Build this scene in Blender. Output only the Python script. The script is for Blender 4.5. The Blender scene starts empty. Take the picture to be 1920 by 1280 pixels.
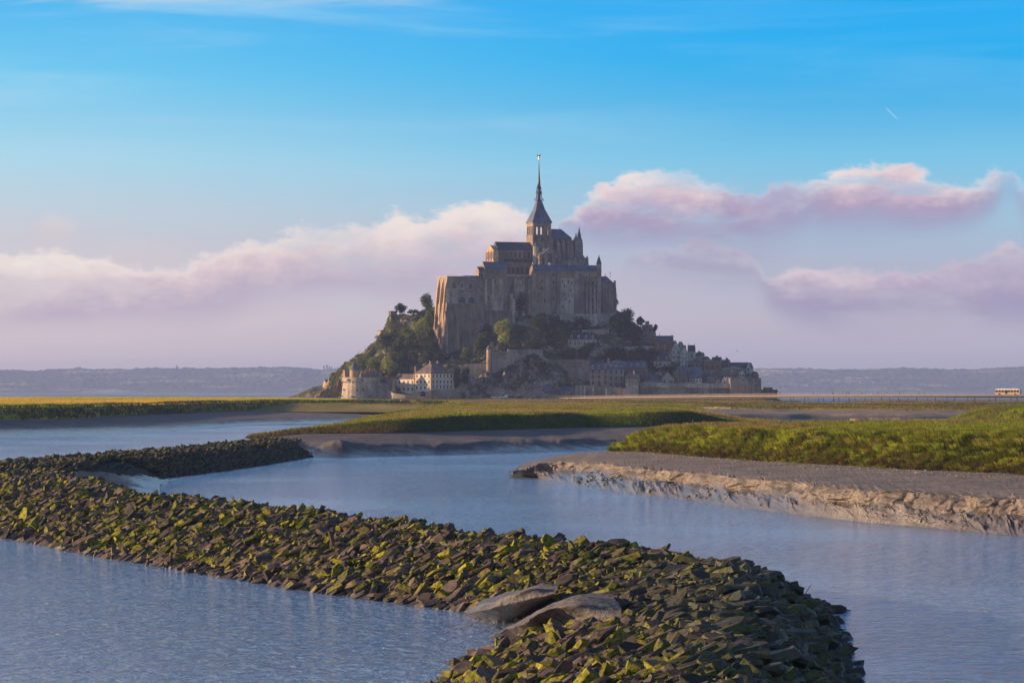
import bpy, bmesh, math, random
import numpy as np
from mathutils import Vector, Matrix

R = math.radians
random.seed(7)
rng = np.random.default_rng(11)
S = bpy.context.scene
COL = S.collection

# ------------------------------------------------------------------ camera
H = 10.0          # camera height above the river
F = 5800.0        # focal length in pixels of the 1920 px wide photograph
HY = 734.0        # pixel row of the horizon
cam_d = bpy.data.cameras.new("camera")
cam = bpy.data.objects.new("camera", cam_d)
COL.objects.link(cam)
cam.location = (0, 0, H)
cam.rotation_euler = (R(90), 0, 0)
cam_d.sensor_width = 36.0
cam_d.lens = F / 1920 * 36
cam_d.shift_y = (HY - 640) / 1920
cam_d.clip_start = 1.0
cam_d.clip_end = 60000
S.camera = cam


def srgb(r, g, b, k=1.0):
    f = lambda c: (c / 255 / 12.92) if c <= 10 else ((c / 255 + 0.055) / 1.055) ** 2.4
    return (f(r) * k, f(g) * k, f(b) * k, 1.0)


class NG:
    """small helper for node graphs"""
    def __init__(s, tree):
        s.t = tree; s.n = tree.nodes; s.l = tree.links

    def node(s, typ, **kw):
        n = s.n.new(typ)
        for k, v in kw.items():
            setattr(n, k, v)
        return n

    def inp(s, sock, v):
        if isinstance(v, bpy.types.NodeSocket):
            s.l.new(v, sock)
        elif v is not None:
            if hasattr(sock, 'default_value'):
                try:
                    sock.default_value = v
                except Exception:
                    sock.default_value = (v, v, v)

    def m(s, op, a, b=None, c=None, clamp=False):
        n = s.node('ShaderNodeMath', operation=op, use_clamp=clamp)
        s.inp(n.inputs[0], a)
        if b is not None: s.inp(n.inputs[1], b)
        if c is not None: s.inp(n.inputs[2], c)
        return n.outputs[0]

    def mr(s, v, a, b, c=0.0, d=1.0, smooth=True):
        n = s.node('ShaderNodeMapRange', interpolation_type='SMOOTHSTEP' if smooth else 'LINEAR')
        s.inp(n.inputs['Value'], v)
        n.inputs['From Min'].default_value = a; n.inputs['From Max'].default_value = b
        n.inputs['To Min'].default_value = c; n.inputs['To Max'].default_value = d
        return n.outputs['Result']

    def mix(s, f, a, b, blend='MIX'):
        n = s.node('ShaderNodeMix', data_type='RGBA', blend_type=blend)
        s.inp(n.inputs[0], f); s.inp(n.inputs[6], a); s.inp(n.inputs[7], b)
        return n.outputs[2]

    def xyz(s, x, y, z):
        n = s.node('ShaderNodeCombineXYZ')
        s.inp(n.inputs[0], x); s.inp(n.inputs[1], y); s.inp(n.inputs[2], z)
        return n.outputs[0]

    def sep(s, v):
        n = s.node('ShaderNodeSeparateXYZ'); s.inp(n.inputs[0], v)
        return n.outputs

    def noise(s, vec, scale, detail=4, rough=0.55, dist=0.0):
        n = s.node('ShaderNodeTexNoise')
        s.inp(n.inputs['Vector'], vec)
        n.inputs['Scale'].default_value = scale; n.inputs['Detail'].default_value = detail
        n.inputs['Roughness'].default_value = rough; n.inputs['Distortion'].default_value = dist
        return n.outputs[0]

    def ramp(s, f, stops, interp='LINEAR'):
        n = s.node('ShaderNodeValToRGB')
        n.color_ramp.interpolation = interp
        e = n.color_ramp.elements
        while len(e) > 1: e.remove(e[0])
        e[0].position = stops[0][0]; e[0].color = stops[0][1]
        for p, c in stops[1:]:
            x = e.new(p); x.color = c
        s.inp(n.inputs[0], f)
        return n.outputs[0]

    def curve(s, v, pts):
        n = s.node('ShaderNodeFloatCurve')
        c = n.mapping.curves[0]
        n.mapping.extend = 'HORIZONTAL'
        pts = sorted(pts)
        c.points[0].location = pts[0]; c.points[1].location = pts[-1]
        for p in pts[1:-1]: c.points.new(*p)
        for p in c.points: p.handle_type = 'AUTO_CLAMPED'
        n.mapping.update()
        s.inp(n.inputs['Value'], v)
        return n.outputs[0]


# ------------------------------------------------------------------ sun
SUN_EL = R(11.5)
SUN_BACK = R(7)       # degrees behind the plane of the picture
sdir = Vector((-math.cos(SUN_EL) * math.cos(SUN_BACK), math.cos(SUN_EL) * math.sin(SUN_BACK), math.sin(SUN_EL)))
sun_d = bpy.data.lights.new("sun", 'SUN')
sun_d.energy = 5.0
sun_d.color = (1.0, 0.67, 0.37)
sun_d.angle = R(0.5)
sun = bpy.data.objects.new("sun", sun_d)
COL.objects.link(sun)
sun.rotation_euler = sdir.to_track_quat('Z', 'Y').to_euler()
sun.location = (-500, 900, 400)

# ------------------------------------------------------------------ world
W = bpy.data.worlds.new("World")
S.world = W
W.use_nodes = True
g = NG(W.node_tree)
g.n.clear()
sky = g.node('ShaderNodeTexSky', sky_type='NISHITA', sun_disc=False)
sky.sun_elevation = SUN_EL
sky.sun_rotation = math.atan2(sdir.x, sdir.y)
sky.air_density = 1.0; sky.dust_density = 1.5; sky.ozone_density = 2.0
tc = g.node('ShaderNodeTexCoord')
dx, dy, dz = g.sep(tc.outputs['Generated'])
az = g.m('ARCTAN2', dx, dy)
el = g.m('ARCSINE', dz)
un = g.m('MULTIPLY_ADD', az, 1 / 0.4, 0.5)             # 0..1 over 23 degrees of azimuth
EM = 0.14
en = g.m('DIVIDE', el, EM)                             # 0..1 over 8 degrees above the horizon
UN = lambda px: math.atan((px - 960) / F) / 0.4 + 0.5
EN = lambda py: (HY - py) / F / EM

# clear-sky gradient
EE = lambda py: max(0.0, min(1.0, (HY - py) / F / 0.5))
en2 = g.m('DIVIDE', el, 0.5)
grad = g.ramp(en2, [
    (0.0, srgb(192, 180, 195)), (EE(690), srgb(195, 184, 199)), (EE(600), srgb(198, 192, 206)),
    (EE(500), srgb(180, 187, 208)), (EE(400), srgb(160, 200, 224)), (EE(300), srgb(120, 200, 236)),
    (EE(200), srgb(70, 182, 236)), (EE(110), srgb(0, 176, 242)), (EE(0), srgb(0, 172, 246)),
    (0.33, srgb(150, 200, 240)), (0.55, srgb(165, 202, 240)), (0.8, srgb(84, 126, 190)), (1.0, srgb(36, 58, 104))])
# the sky is paler and warmer towards the sun on the left
left = g.mr(az, 0.11, -0.20)
lift = g.ramp(en2, [(0.0, srgb(232, 206, 202)), (EE(600), srgb(236, 218, 216)), (EE(450), srgb(218, 212, 216)),
                    (EE(300), srgb(180, 222, 238)), (EE(150), srgb(120, 208, 244)), (EE(0), srgb(76, 186, 242)), (0.35, srgb(165, 208, 242)), (0.6, srgb(165, 202, 240)), (0.8, srgb(84, 126, 190)), (1.0, srgb(36, 58, 104))])
base = g.mix(g.m('MULTIPLY', left, 0.9), grad, lift)
# thin high streaks
vst = g.xyz(g.m('MULTIPLY', az, 3.0), g.m('MULTIPLY', el, 34.0), g.m('MULTIPLY', az, 1.0))
st = g.noise(vst, 1.6, 6, 0.6, 0.4)
stm = g.m('MULTIPLY', g.mr(st, 0.46, 0.72), g.mr(el, 0.03, 0.10))
base = g.mix(g.m('MULTIPLY', stm, g.mr(az, 0.12, -0.10, 0.12, 0.55)), base, srgb(176, 220, 244))
# wisps top left
vw = g.xyz(g.m('MULTIPLY', az, 7.0), g.m('MULTIPLY_ADD', el, 90.0, g.m('MULTIPLY', az, -6.0)), 3.3)
wn = g.noise(vw, 1.4, 6, 0.6, 0.3)
wm = g.m('MULTIPLY', g.mr(wn, 0.42, 0.66), g.m('MULTIPLY', g.mr(el, 0.1155, 0.1265), g.mr(az, 0.0, -0.075)))
base = g.mix(g.m('MULTIPLY', wm, 0.62), base, srgb(206, 216, 236))

# cloud banks: position follows direction, warped by noise
vc = g.xyz(g.m('MULTIPLY', az, 1.0), g.m('MULTIPLY', el, 1.7), 0.37)
n1 = g.noise(vc, 26, 8, 0.56)
n2 = g.noise(vc, 75, 6, 0.6)
n3 = g.noise(vc, 170, 5, 0.6)
nW = g.noise(g.xyz(g.m('MULTIPLY', az, 1.0), g.m('MULTIPLY', el, 3.2), 1.9), 12, 5, 0.55)
puff = g.m('ADD', g.m('MULTIPLY', g.m('SUBTRACT', n1, 0.5), 0.17), g.m('ADD', g.m('MULTIPLY', g.m('SUBTRACT', n2, 0.5), 0.15), g.m('MULTIPLY', g.m('SUBTRACT', n3, 0.5), 0.08)))


nB = g.noise(g.xyz(g.m('MULTIPLY', az, 1.0), g.m('MULTIPLY', el, 4.5), 7.7), 16, 6, 0.6, 0.4)
brk = g.mr(nB, 0.34, 0.54, 0.35, 1.0)
def bank(base, prof, soft_t, cols, veil=1.0, amp=1.0, lit=None):
    top = g.curve(un, [(UN(p[0]), EN(p[1])) for p in prof])
    bot = g.curve(un, [(UN(p[0]), EN(p[2])) for p in prof])
    den = g.curve(un, [(UN(p[0]), p[3]) for p in prof])
    e = g.m('ADD', en, g.m('MULTIPLY', puff, -amp))
    dt = g.m('SUBTRACT', top, e)
    up = g.mr(dt, -0.008, soft_t * 0.5)
    lo_e = g.m('ADD', en, g.m('MULTIPLY', g.m('SUBTRACT', nW, 0.5), 0.10))
    lo = g.mr(g.m('SUBTRACT', lo_e, bot), -0.07, 0.04)
    d = g.m('MULTIPLY', g.m('MULTIPLY', g.m('MULTIPLY', up, lo), den), brk)
    thick = g.m('MAXIMUM', g.m('SUBTRACT', top, bot), 0.03)
    h = g.m('DIVIDE', g.m('SUBTRACT', e, bot), thick)
    h = g.m('ADD', h, g.m('ADD', g.m('MULTIPLY', g.m('SUBTRACT', nW, 0.5), 0.9), g.m('MULTIPLY', g.m('SUBTRACT', n1, 0.5), 0.9)), clamp=True)
    c = g.ramp(h, cols)
    return g.mix(g.m('MULTIPLY', d, veil), base, c)


# low veils
vv = g.xyz(g.m('MULTIPLY', az, 2.2), g.m('MULTIPLY', el, 22.0), 5.1)
vn = g.noise(vv, 3.2, 6, 0.55, 0.5)
vm = g.m('MULTIPLY', g.mr(vn, 0.40, 0.66), g.m('MULTIPLY', g.mr(el, 0.002, 0.018), g.mr(el, 0.048, 0.028)))
base = g.mix(g.m('MULTIPLY', vm, 0.55), base, g.mix(left, srgb(202, 188, 203), srgb(226, 206, 208)))

warm = [(0.0, srgb(188, 172, 196)), (0.2, srgb(202, 184, 200)), (0.45, srgb(224, 202, 208)), (0.72, srgb(244, 226, 222)), (1.0, srgb(255, 242, 232))]
lav = [(0.0, srgb(160, 152, 184)), (0.3, srgb(170, 158, 188)), (0.6, srgb(194, 178, 200)), (0.85, srgb(226, 204, 212)), (1.0, srgb(242, 220, 220))]
pnk = [(0.0, srgb(164, 154, 188)), (0.28, srgb(178, 160, 190)), (0.5, srgb(206, 182, 200)), (0.75, srgb(232, 208, 212)), (1.0, srgb(252, 234, 228))]
blu = [(0.0, srgb(150, 140, 184)), (1.0, srgb(140, 158, 204))]
# distant right bank
base = bank(base, [(1150, 530, 545, 0), (1190, 470, 512, .35), (1300, 452, 510, .75), (1400, 460, 508, .7), (1428, 505, 545, .5), (1445, 520, 563, .95),
                   (1510, 496, 592, 1), (1640, 496, 600, 1), (1760, 498, 600, 1), (1840, 484, 600, 1), (1890, 466, 596, 1), (1930, 470, 596, 1), (2050, 494, 600, 1)],
            0.055, lav, 0.92, 0.7)
base = bank(base, [(-200, 498, 585, 1), (-20, 488, 588, 1), (60, 482, 588, 1), (140, 484, 586, 1), (240, 494, 584, 1), (330, 500, 582, 1),
                   (380, 486, 576, 1), (440, 456, 560, 1), (520, 440, 540, 1), (620, 418, 532, 1), (720, 392, 528, 1), (780, 388, 526, 1),
                   (880, 370, 520, 1), (930, 374, 512, 1), (985, 398, 496, .9), (1020, 420, 470, .55), (1050, 430, 450, .3), (1075, 440, 455, 0), (1300, 440, 450, 0)],
            0.05, warm, 0.96, 0.75)
base = bank(base, [(1020, 420, 440, 0), (1050, 408, 438, .5), (1090, 382, 440, .85), (1140, 348, 444, 1), (1215, 316, 446, 1), (1290, 334, 446, 1),
                   (1340, 358, 448, 1), (1420, 356, 450, .9), (1500, 362, 430, .75), (1530, 350, 422, .9), (1570, 332, 424, 1), (1640, 312, 424, 1), (1690, 306, 426, 1),
                   (1760, 330, 420, 1), (1820, 335, 412, .9), (1870, 312, 380, .75), (1895, 322, 360, .35), (1915, 350, 400, .4), (1950, 360, 410, .4), (2050, 380, 420, 0)],
            0.05, pnk, 0.97, 0.8)
base = bank(base, [(1300, 380, 400, 0), (1350, 362, 398, .5), (1400, 352, 400, .85), (1470, 358, 402, .8), (1520, 370, 400, .3), (1560, 380, 400, 0)], 0.06, blu, 0.75, 0.8)
base = bank(base, [(40, 435, 440, 0), (70, 420, 442, .5), (105, 410, 444, .75), (140, 418, 440, .5), (165, 430, 440, 0), (190, 462, 480, 0), (230, 455, 480, .28), (300, 458, 480, .28), (340, 470, 480, 0)],
            0.06, [(0.0, srgb(226, 204, 208)), (1.0, srgb(248, 230, 222))], 0.8, 0.35)
# aeroplane trails, far away and thin
for (ax, ay, bx, by, w) in ((1656, 206, 1681, 231, 1.3),):
    a0, e0, a1, e1 = (ax - 960) / F, (HY - ay) / F, (bx - 960) / F, (HY - by) / F
    L = math.hypot(a1 - a0, e1 - e0); ux, uy = (a1 - a0) / L, (e1 - e0) / L
    al = g.m('ADD', g.m('MULTIPLY', g.m('SUBTRACT', az, a0), ux), g.m('MULTIPLY', g.m('SUBTRACT', el, e0), uy))
    ac = g.m('ABSOLUTE', g.m('SUBTRACT', g.m('MULTIPLY', g.m('SUBTRACT', az, a0), uy), g.m('MULTIPLY', g.m('SUBTRACT', el, e0), ux)))
    k = g.m('MULTIPLY', g.m('MULTIPLY', g.mr(al, 0, L * .15), g.mr(al, L, L * .8)), g.mr(ac, w * 1.6 / F, 0.2 / F))
    base = g.mix(g.m('MULTIPLY', k, 0.3), base, srgb(225, 236, 246))

SKY_K = 1.0
sc_ = g.node('ShaderNodeVectorMath', operation='SCALE')
g.l.new(base, sc_.inputs[0]); sc_.inputs['Scale'].default_value = 10.0 * SKY_K
final = g.mix(0.025, sc_.outputs[0], sky.outputs[0])
bg = g.node('ShaderNodeBackground'); g.l.new(final, bg.inputs['Color']); bg.inputs['Strength'].default_value = 0.066
out = g.node('ShaderNodeOutputWorld'); g.l.new(bg.outputs[0], out.inputs['Surface'])

S.view_settings.view_transform = 'Standard'
S.view_settings.look = 'None'
S.view_settings.exposure = 0.62
S.view_settings.gamma = 1.0
S.view_settings.use_curve_mapping = False
S.render.engine = 'CYCLES'
S.cycles.use_denoising = True
S.cycles.denoiser = 'OPENIMAGEDENOISE'
S.cycles.denoising_prefilter = 'ACCURATE'
S.cycles.max_bounces = 5
S.cycles.sample_clamp_indirect = 3.0
S.cycles.sample_clamp_direct = 12.0
S.cycles.diffuse_bounces = 2
S.cycles.glossy_bounces = 3
S.cycles.transmission_bounces = 2
S.cycles.volume_bounces = 1
S.cycles.transparent_max_bounces = 8

# ------------------------------------------------------------------ helpers
def P(px, py, z):
    """ground point of height z seen at a pixel of the photograph"""
    d = (H - z) * F / (py - HY)
    return (px - 960) / F * d, d, z


def D(px, d, z):
    return (px - 960) / F * d, d, z


def _hash(ix, iy, iz, seed):
    h = (ix.astype(np.int64) * 374761393 + iy.astype(np.int64) * 668265263 + iz.astype(np.int64) * 2147483647 + seed * 974634777) & 0xFFFFFFFF
    h = ((h ^ (h >> 13)) * 1274126177) & 0xFFFFFFFF
    h = (h ^ (h >> 16)) & 0xFFFFFF
    return h / float(0xFFFFFF)


def vnoise(x, y, z=None, seed=0):
    x = np.asarray(x, float); y = np.asarray(y, float)
    z = np.zeros_like(x) if z is None else np.asarray(z, float)
    fx, fy, fz = np.floor(x), np.floor(y), np.floor(z)
    tx, ty, tz = x - fx, y - fy, z - fz
    tx = tx * tx * (3 - 2 * tx); ty = ty * ty * (3 - 2 * ty); tz = tz * tz * (3 - 2 * tz)
    r = 0
    for i in (0, 1):
        for j in (0, 1):
            for k in (0, 1):
                w = (tx if i else 1 - tx) * (ty if j else 1 - ty) * (tz if k else 1 - tz)
                r = r + w * _hash(fx + i, fy + j, fz + k, seed)
    return r * 2 - 1


def fbm(x, y, z=None, oct=4, seed=0, gain=0.5):
    a, s, r = 1.0, 0.0, 0
    for o in range(oct):
        f = 2.03 ** o
        r = r + a * vnoise(np.asarray(x) * f + 17.3 * o, np.asarray(y) * f - 9.1 * o, None if z is None else np.asarray(z) * f, seed + o)
        s += a; a *= gain
    return r / s


def tag(o, label=None, cat=None, group=None, kind=None):
    if label: o['label'] = label
    if cat: o['category'] = cat
    if group: o['group'] = group
    if kind: o['kind'] = kind
    return o


def mesh_np(name, V, T, mat, parent=None, colors=None, smooth=False, quads=False):
    V = np.asarray(V, np.float32).reshape(-1, 3); T = np.asarray(T, np.int32)
    k = T.shape[1]
    me = bpy.data.meshes.new(name)
    me.vertices.add(len(V)); me.vertices.foreach_set('co', V.ravel())
    me.loops.add(T.size); me.loops.foreach_set('vertex_index', T.ravel())
    me.polygons.add(len(T)); me.polygons.foreach_set('loop_start', np.arange(0, T.size, k, dtype=np.int32))
    me.polygons.foreach_set('use_smooth', np.full(len(T), smooth))
    if colors is not None:
        ca = me.color_attributes.new('Col', 'FLOAT_COLOR', 'POINT')
        c4 = np.ones((len(V), 4), np.float32); c4[:, :3] = colors
        ca.data.foreach_set('color', c4.ravel())
    me.update(calc_edges=True)
    me.validate()
    me.materials.append(mat)
    o = bpy.data.objects.new(name, me); COL.objects.link(o)
    if parent: o.parent = parent
    return o


def empty(name, loc=(0, 0, 0), rz=0.0):
    o = bpy.data.objects.new(name, None); COL.objects.link(o)
    o.location = loc; o.rotation_euler = (0, 0, rz); o.empty_display_size = 0.5
    return o


def copy_tree(o, parent=None, kids={}):
    c = o.copy(); COL.objects.link(c); c.parent = parent
    for ch in o.children: copy_tree(ch, c)
    return c


MATS = {}


def new_mat(name):
    m = bpy.data.materials.new(name); m.use_nodes = True
    gg = NG(m.node_tree); b = m.node_tree.nodes['Principled BSDF']
    MATS[name] = m
    return m, gg, b


def stone_mat(name, c1, c2, scale=0.15, rough=0.9, bump=0.3, streak=0.0, c3=None, fine=1.2):
    """mottled matt material; streak adds vertical weather stains"""
    m, gg, b = new_mat(name)
    geo = gg.node('ShaderNodeNewGeometry').outputs['Position']
    n = gg.noise(geo, scale, 6, 0.62)
    col = gg.mix(gg.mr(n, 0.38, 0.62), c1, c2)
    n3 = gg.noise(geo, fine, 3, 0.6)
    col = gg.mix(0.35, col, gg.mix(gg.mr(n3, 0.3, 0.7), srgb(60, 56, 52), srgb(235, 228, 215)), 'OVERLAY')
    if streak:
        mp = gg.node('ShaderNodeMapping'); gg.l.new(geo, mp.inputs[0]); mp.inputs['Scale'].default_value = (1, 1, 0.09)
        s2 = gg.noise(mp.outputs[0], 0.55, 5, 0.65)
        col = gg.mix(gg.m('MULTIPLY', gg.mr(s2, 0.42, 0.68), streak), col, c3 or srgb(60, 55, 52))
    gg.l.new(col, b.inputs['Base Color'])
    b.inputs['Roughness'].default_value = rough
    b.inputs['Specular IOR Level'].default_value = 0.25
    if bump:
        bn = gg.node('ShaderNodeBump'); bn.inputs['Strength'].default_value = bump; bn.inputs['Distance'].default_value = 0.3
        gg.l.new(gg.noise(geo, fine * 1.5, 5, 0.65), bn.inputs['Height'])
        gg.l.new(bn.outputs[0], b.inputs['Normal'])
    return m


def plain_mat(name, c, rough=0.7, metal=0.0, var=0.12):
    m, gg, b = new_mat(name)
    geo = gg.node('ShaderNodeNewGeometry').outputs['Position']
    n = gg.noise(geo, 0.9, 4, 0.6)
    dark = tuple(x * (1 - var * 2) for x in c[:3]) + (1,)
    lite = tuple(min(1, x * (1 + var)) for x in c[:3]) + (1,)
    gg.l.new(gg.mix(gg.mr(n, 0.3, 0.7), dark, lite), b.inputs['Base Color'])
    b.inputs['Roughness'].default_value = rough; b.inputs['Metallic'].default_value = metal
    b.inputs['Specular IOR Level'].default_value = 0.3
    return m


def leaf_mat(name, vary=0.0):
    m, gg, b = new_mat(name)
    at = gg.node('ShaderNodeAttribute', attribute_name='Col').outputs['Color']
    gg.l.new(at, b.inputs['Base Color'])
    b.inputs['Roughness'].default_value = 0.75
    b.inputs['Specular IOR Level'].default_value = 0.2
    tr = gg.node('ShaderNodeBsdfTranslucent'); gg.l.new(at, tr.inputs['Color'])
    mx = gg.node('ShaderNodeMixShader'); mx.inputs[0].default_value = 0.45
    o = m.node_tree.nodes['Material Output']
    gg.l.new(b.outputs[0], mx.inputs[1]); gg.l.new(tr.outputs[0], mx.inputs[2]); gg.l.new(mx.outputs[0], o.inputs['Surface'])
    return m


M_LEAF = leaf_mat('leaf_green')
M_GRASS = leaf_mat('grass_blade')
# ================================================================== GROUND AND WATER
# ---- water
mw, gg, b = new_mat('river_water')
geo = gg.node('ShaderNodeNewGeometry').outputs['Position']
b.inputs['Base Color'].default_value = srgb(182, 206, 238)
b.inputs['Roughness'].default_value = 0.08
b.inputs['IOR'].default_value = 1.6; b.inputs['Metallic'].default_value = 0.7
mp = gg.node('ShaderNodeMapping'); gg.l.new(geo, mp.inputs[0]); mp.inputs['Scale'].default_value = (0.9, 0.7, 1); mp.inputs['Rotation'].default_value = (0, 0, 0.3)
w1 = gg.m('ADD', gg.noise(mp.outputs[0], 1.3, 4, 0.6, 0.6), gg.m('MULTIPLY', gg.noise(mp.outputs[0], 4.2, 3, 0.6, 0.3), 0.32))
w2 = gg.noise(mp.outputs[0], 0.16, 4, 0.6, 0.4)
w3 = gg.noise(mp.outputs[0], 0.03, 3, 0.5, 0.2)
hgt = gg.m('ADD', gg.m('MULTIPLY', w1, 0.8), gg.m('MULTIPLY', w2, 0.9))
bn = gg.node('ShaderNodeBump'); bn.inputs['Distance'].default_value = 1.0
gg.l.new(gg.mr(w3, 0.36, 0.62, 0.5, 1.2), bn.inputs['Strength'])
gg.l.new(hgt, bn.inputs['Height']); gg.l.new(bn.outputs[0], b.inputs['Normal'])

def sheet(name, x0, x1, y0, y1, z, mat, n=2):
    V = [(x0, y0, z), (x1, y0, z), (x1, y1, z), (x0, y1, z)]
    return mesh_np(name, V, [(0, 1, 2, 3)], mat)

tag(sheet('river_water', -700, 700, 15, 1250, 0.0, mw), kind='structure')
# far bay: shallow water and wet sand
mb_, gg, b = new_mat('bay_water')
geo = gg.node('ShaderNodeNewGeometry').outputs['Position']
mp = gg.node('ShaderNodeMapping'); gg.l.new(geo, mp.inputs[0]); mp.inputs['Scale'].default_value = (0.0016, 0.0045, 1)
n = gg.noise(mp.outputs[0], 1.0, 5, 0.6)
gg.l.new(gg.mix(gg.mr(n, 0.4, 0.6), srgb(120, 112, 108), srgb(96, 100, 112)), b.inputs['Base Color'])
gg.l.new(gg.mr(n, 0.42, 0.58, 0.25, 0.6), b.inputs['Roughness'])
bn = gg.node('ShaderNodeBump'); bn.inputs['Strength'].default_value = 0.35; bn.inputs['Distance'].default_value = 1.0
gg.l.new(gg.noise(geo, 0.6, 3, 0.6), bn.inputs['Height']); gg.l.new(bn.outputs[0], b.inputs['Normal'])
tag(sheet('bay_water', -8000, 8000, 1240, 16800, 3.9, mb_), kind='structure')

# river bed below the water so that the place has a bottom
mbed = stone_mat('river_bed_mud', srgb(110, 100, 88), srgb(90, 82, 74), 0.1)
tag(sheet('river_bed', -8400, 8400, -200, 17600, -2.0, mbed), kind='structure')

# ---- mud
def mud_mat(name, ca, cb, wet_lo=None, wet_hi=None, bump=0.6, scale=0.6, pebble=False, wk=0.45, wc=(76, 72, 74), wr=0.6):
    m, gg, b = new_mat(name)
    geo = gg.node('ShaderNodeNewGeometry').outputs['Position']
    n = gg.noise(geo, 0.25, 6, 0.62)
    col = gg.mix(gg.mr(n, 0.35, 0.65), ca, cb)
    n2 = gg.noise(geo, 3.0 if pebble else 1.6, 4, 0.7)
    col = gg.mix(0.45, col, gg.mix(gg.mr(n2, 0.3, 0.7), srgb(70, 64, 60), srgb(220, 210, 196)), 'OVERLAY')
    rough = 0.85
    if wet_hi is not None:
        z = gg.sep(geo)[2]
        zz = gg.m('ADD', z, gg.m('MULTIPLY', gg.m('SUBTRACT', gg.noise(geo, 0.35, 5, 0.65), 0.5), (wet_hi - wet_lo) * 1.6))
        wet = gg.mr(zz, wet_hi, wet_lo)
        col = gg.mix(gg.m('MULTIPLY', wet, wk), col, srgb(*wc))
        rough = gg.m('SUBTRACT', 0.85, gg.m('MULTIPLY', wet, wr))
    gg.l.new(col, b.inputs['Base Color'])
    gg.inp(b.inputs['Roughness'], rough)
    bn = gg.node('ShaderNodeBump'); bn.inputs['Strength'].default_value = bump; bn.inputs['Distance'].default_value = 0.25
    h = gg.m('ADD', gg.noise(geo, scale, 6, 0.68), gg.m('MULTIPLY', gg.noise(geo, 4.0, 3, 0.6), 0.25))
    gg.l.new(h, bn.inputs['Height']); gg.l.new(bn.outputs[0], b.inputs['Normal'])
    return m

M_MUD_R = mud_mat('bank_mud', srgb(142, 131, 122), srgb(106, 99, 95), 0.9, 2.1, 1.0, 0.9, wk=.7, wc=(92, 84, 82))
M_MUD_TOP = mud_mat('gravelly_mud', srgb(142, 132, 126), srgb(116, 109, 106), None, None, 0.8, 0.8, True)
M_MUD_L = mud_mat('wet_mud', srgb(112, 104, 106), srgb(84, 80, 86), 0.3, 1.9, 1.0, 0.35, wk=.6, wc=(52, 52, 60))
M_MUD_M = mud_mat('tidal_mud', srgb(150, 136, 124), srgb(126, 116, 108), 3.5, 4.7, 0.9, 0.3, wk=.8, wc=(64, 58, 58), wr=.25)  # dark wet tone of the lower creek bank also paints in its shade

# turf base colours
def turf_mat(name, a, b_, c, sc=0.05):
    m, gg, b = new_mat(name)
    geo = gg.node('ShaderNodeNewGeometry').outputs['Position']
    mp = gg.node('ShaderNodeMapping'); gg.l.new(geo, mp.inputs[0]); mp.inputs['Scale'].default_value = (1.0, 0.45, 1)
    n = gg.noise(mp.outputs[0], sc, 7, 0.65)
    n2 = gg.noise(geo, 0.8, 4, 0.7)
    col = gg.mix(gg.mr(n, 0.42, 0.6), a, b_)
    col = gg.mix(gg.m('MULTIPLY', gg.mr(n2, 0.45, 0.7), 0.6), col, c)
    gg.l.new(col, b.inputs['Base Color']); b.inputs['Roughness'].default_value = 0.95
    b.inputs['Specular IOR Level'].default_value = 0.1
    bn = gg.node('ShaderNodeBump'); bn.inputs['Strength'].default_value = 1.0; bn.inputs['Distance'].default_value = 0.6
    gg.l.new(gg.noise(geo, 0.9, 5, 0.75), bn.inputs['Height']); gg.l.new(bn.outputs[0], b.inputs['Normal'])
    return m

M_TURF = turf_mat('turf', (0.062, 0.082, 0.016, 1), (0.10, 0.088, 0.022, 1), (0.035, 0.05, 0.012, 1))
M_TURF_DRY = turf_mat('dry_turf', (0.60, 0.41, 0.07, 1), (0.36, 0.31, 0.05, 1), (0.44, 0.31, 0.07, 1), 0.02)

def catmull(pts, t):
    """pts (K,3) sampled at parameters t in 0..K-1, monotone (cubic Hermite with limited tangents)"""
    pts = np.asarray(pts, float); K = len(pts)
    i = np.clip(np.floor(t).astype(int), 0, K - 2); u = (t - i)[:, None]
    d = np.diff(pts, axis=0)
    m = np.zeros_like(pts); m[0] = d[0]; m[-1] = d[-1]; m[1:-1] = (d[:-1] + d[1:]) / 2
    sgn = (d[:-1] * d[1:]) <= 0
    lim = 3 * np.minimum(np.abs(d[:-1]), np.abs(d[1:]))
    mid = np.sign(m[1:-1]) * np.minimum(np.abs(m[1:-1]), lim); mid[sgn] = 0
    m[1:-1] = mid
    h00 = 2 * u**3 - 3 * u**2 + 1; h10 = u**3 - 2 * u**2 + u; h01 = -2 * u**3 + 3 * u**2; h11 = u**3 - u**2
    return h00 * pts[i] + h10 * m[i] + h01 * pts[i + 1] + h11 * m[i + 1]

def loft(rows, nc, subs):
    """rows: list of K world points each; returns grid (NR, nc, 3) and row parameter"""
    t = np.linspace(0, len(rows[0]) - 1, nc)
    L = [catmull(r, t) for r in rows]
    out = []; rp = []
    for i, k in enumerate(subs):
        for j in range(k):
            u = j / k
            out.append(L[i] * (1 - u) + L[i + 1] * u); rp.append(i + u)
    out.append(L[-1]); rp.append(len(subs))
    return np.array(out), np.array(rp)

def grid_faces(nr, nc):
    i = np.arange(nr - 1)[:, None] * nc + np.arange(nc - 1)[None, :]
    i = i.ravel()
    return np.stack([i, i + 1, i + nc + 1, i + nc], 1)

def grid_obj(name, G, mat, smooth=True, kind='structure'):
    o = mesh_np(name, G.reshape(-1, 3), grid_faces(G.shape[0], G.shape[1]), mat, smooth=smooth)
    return tag(o, kind=kind)

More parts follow.
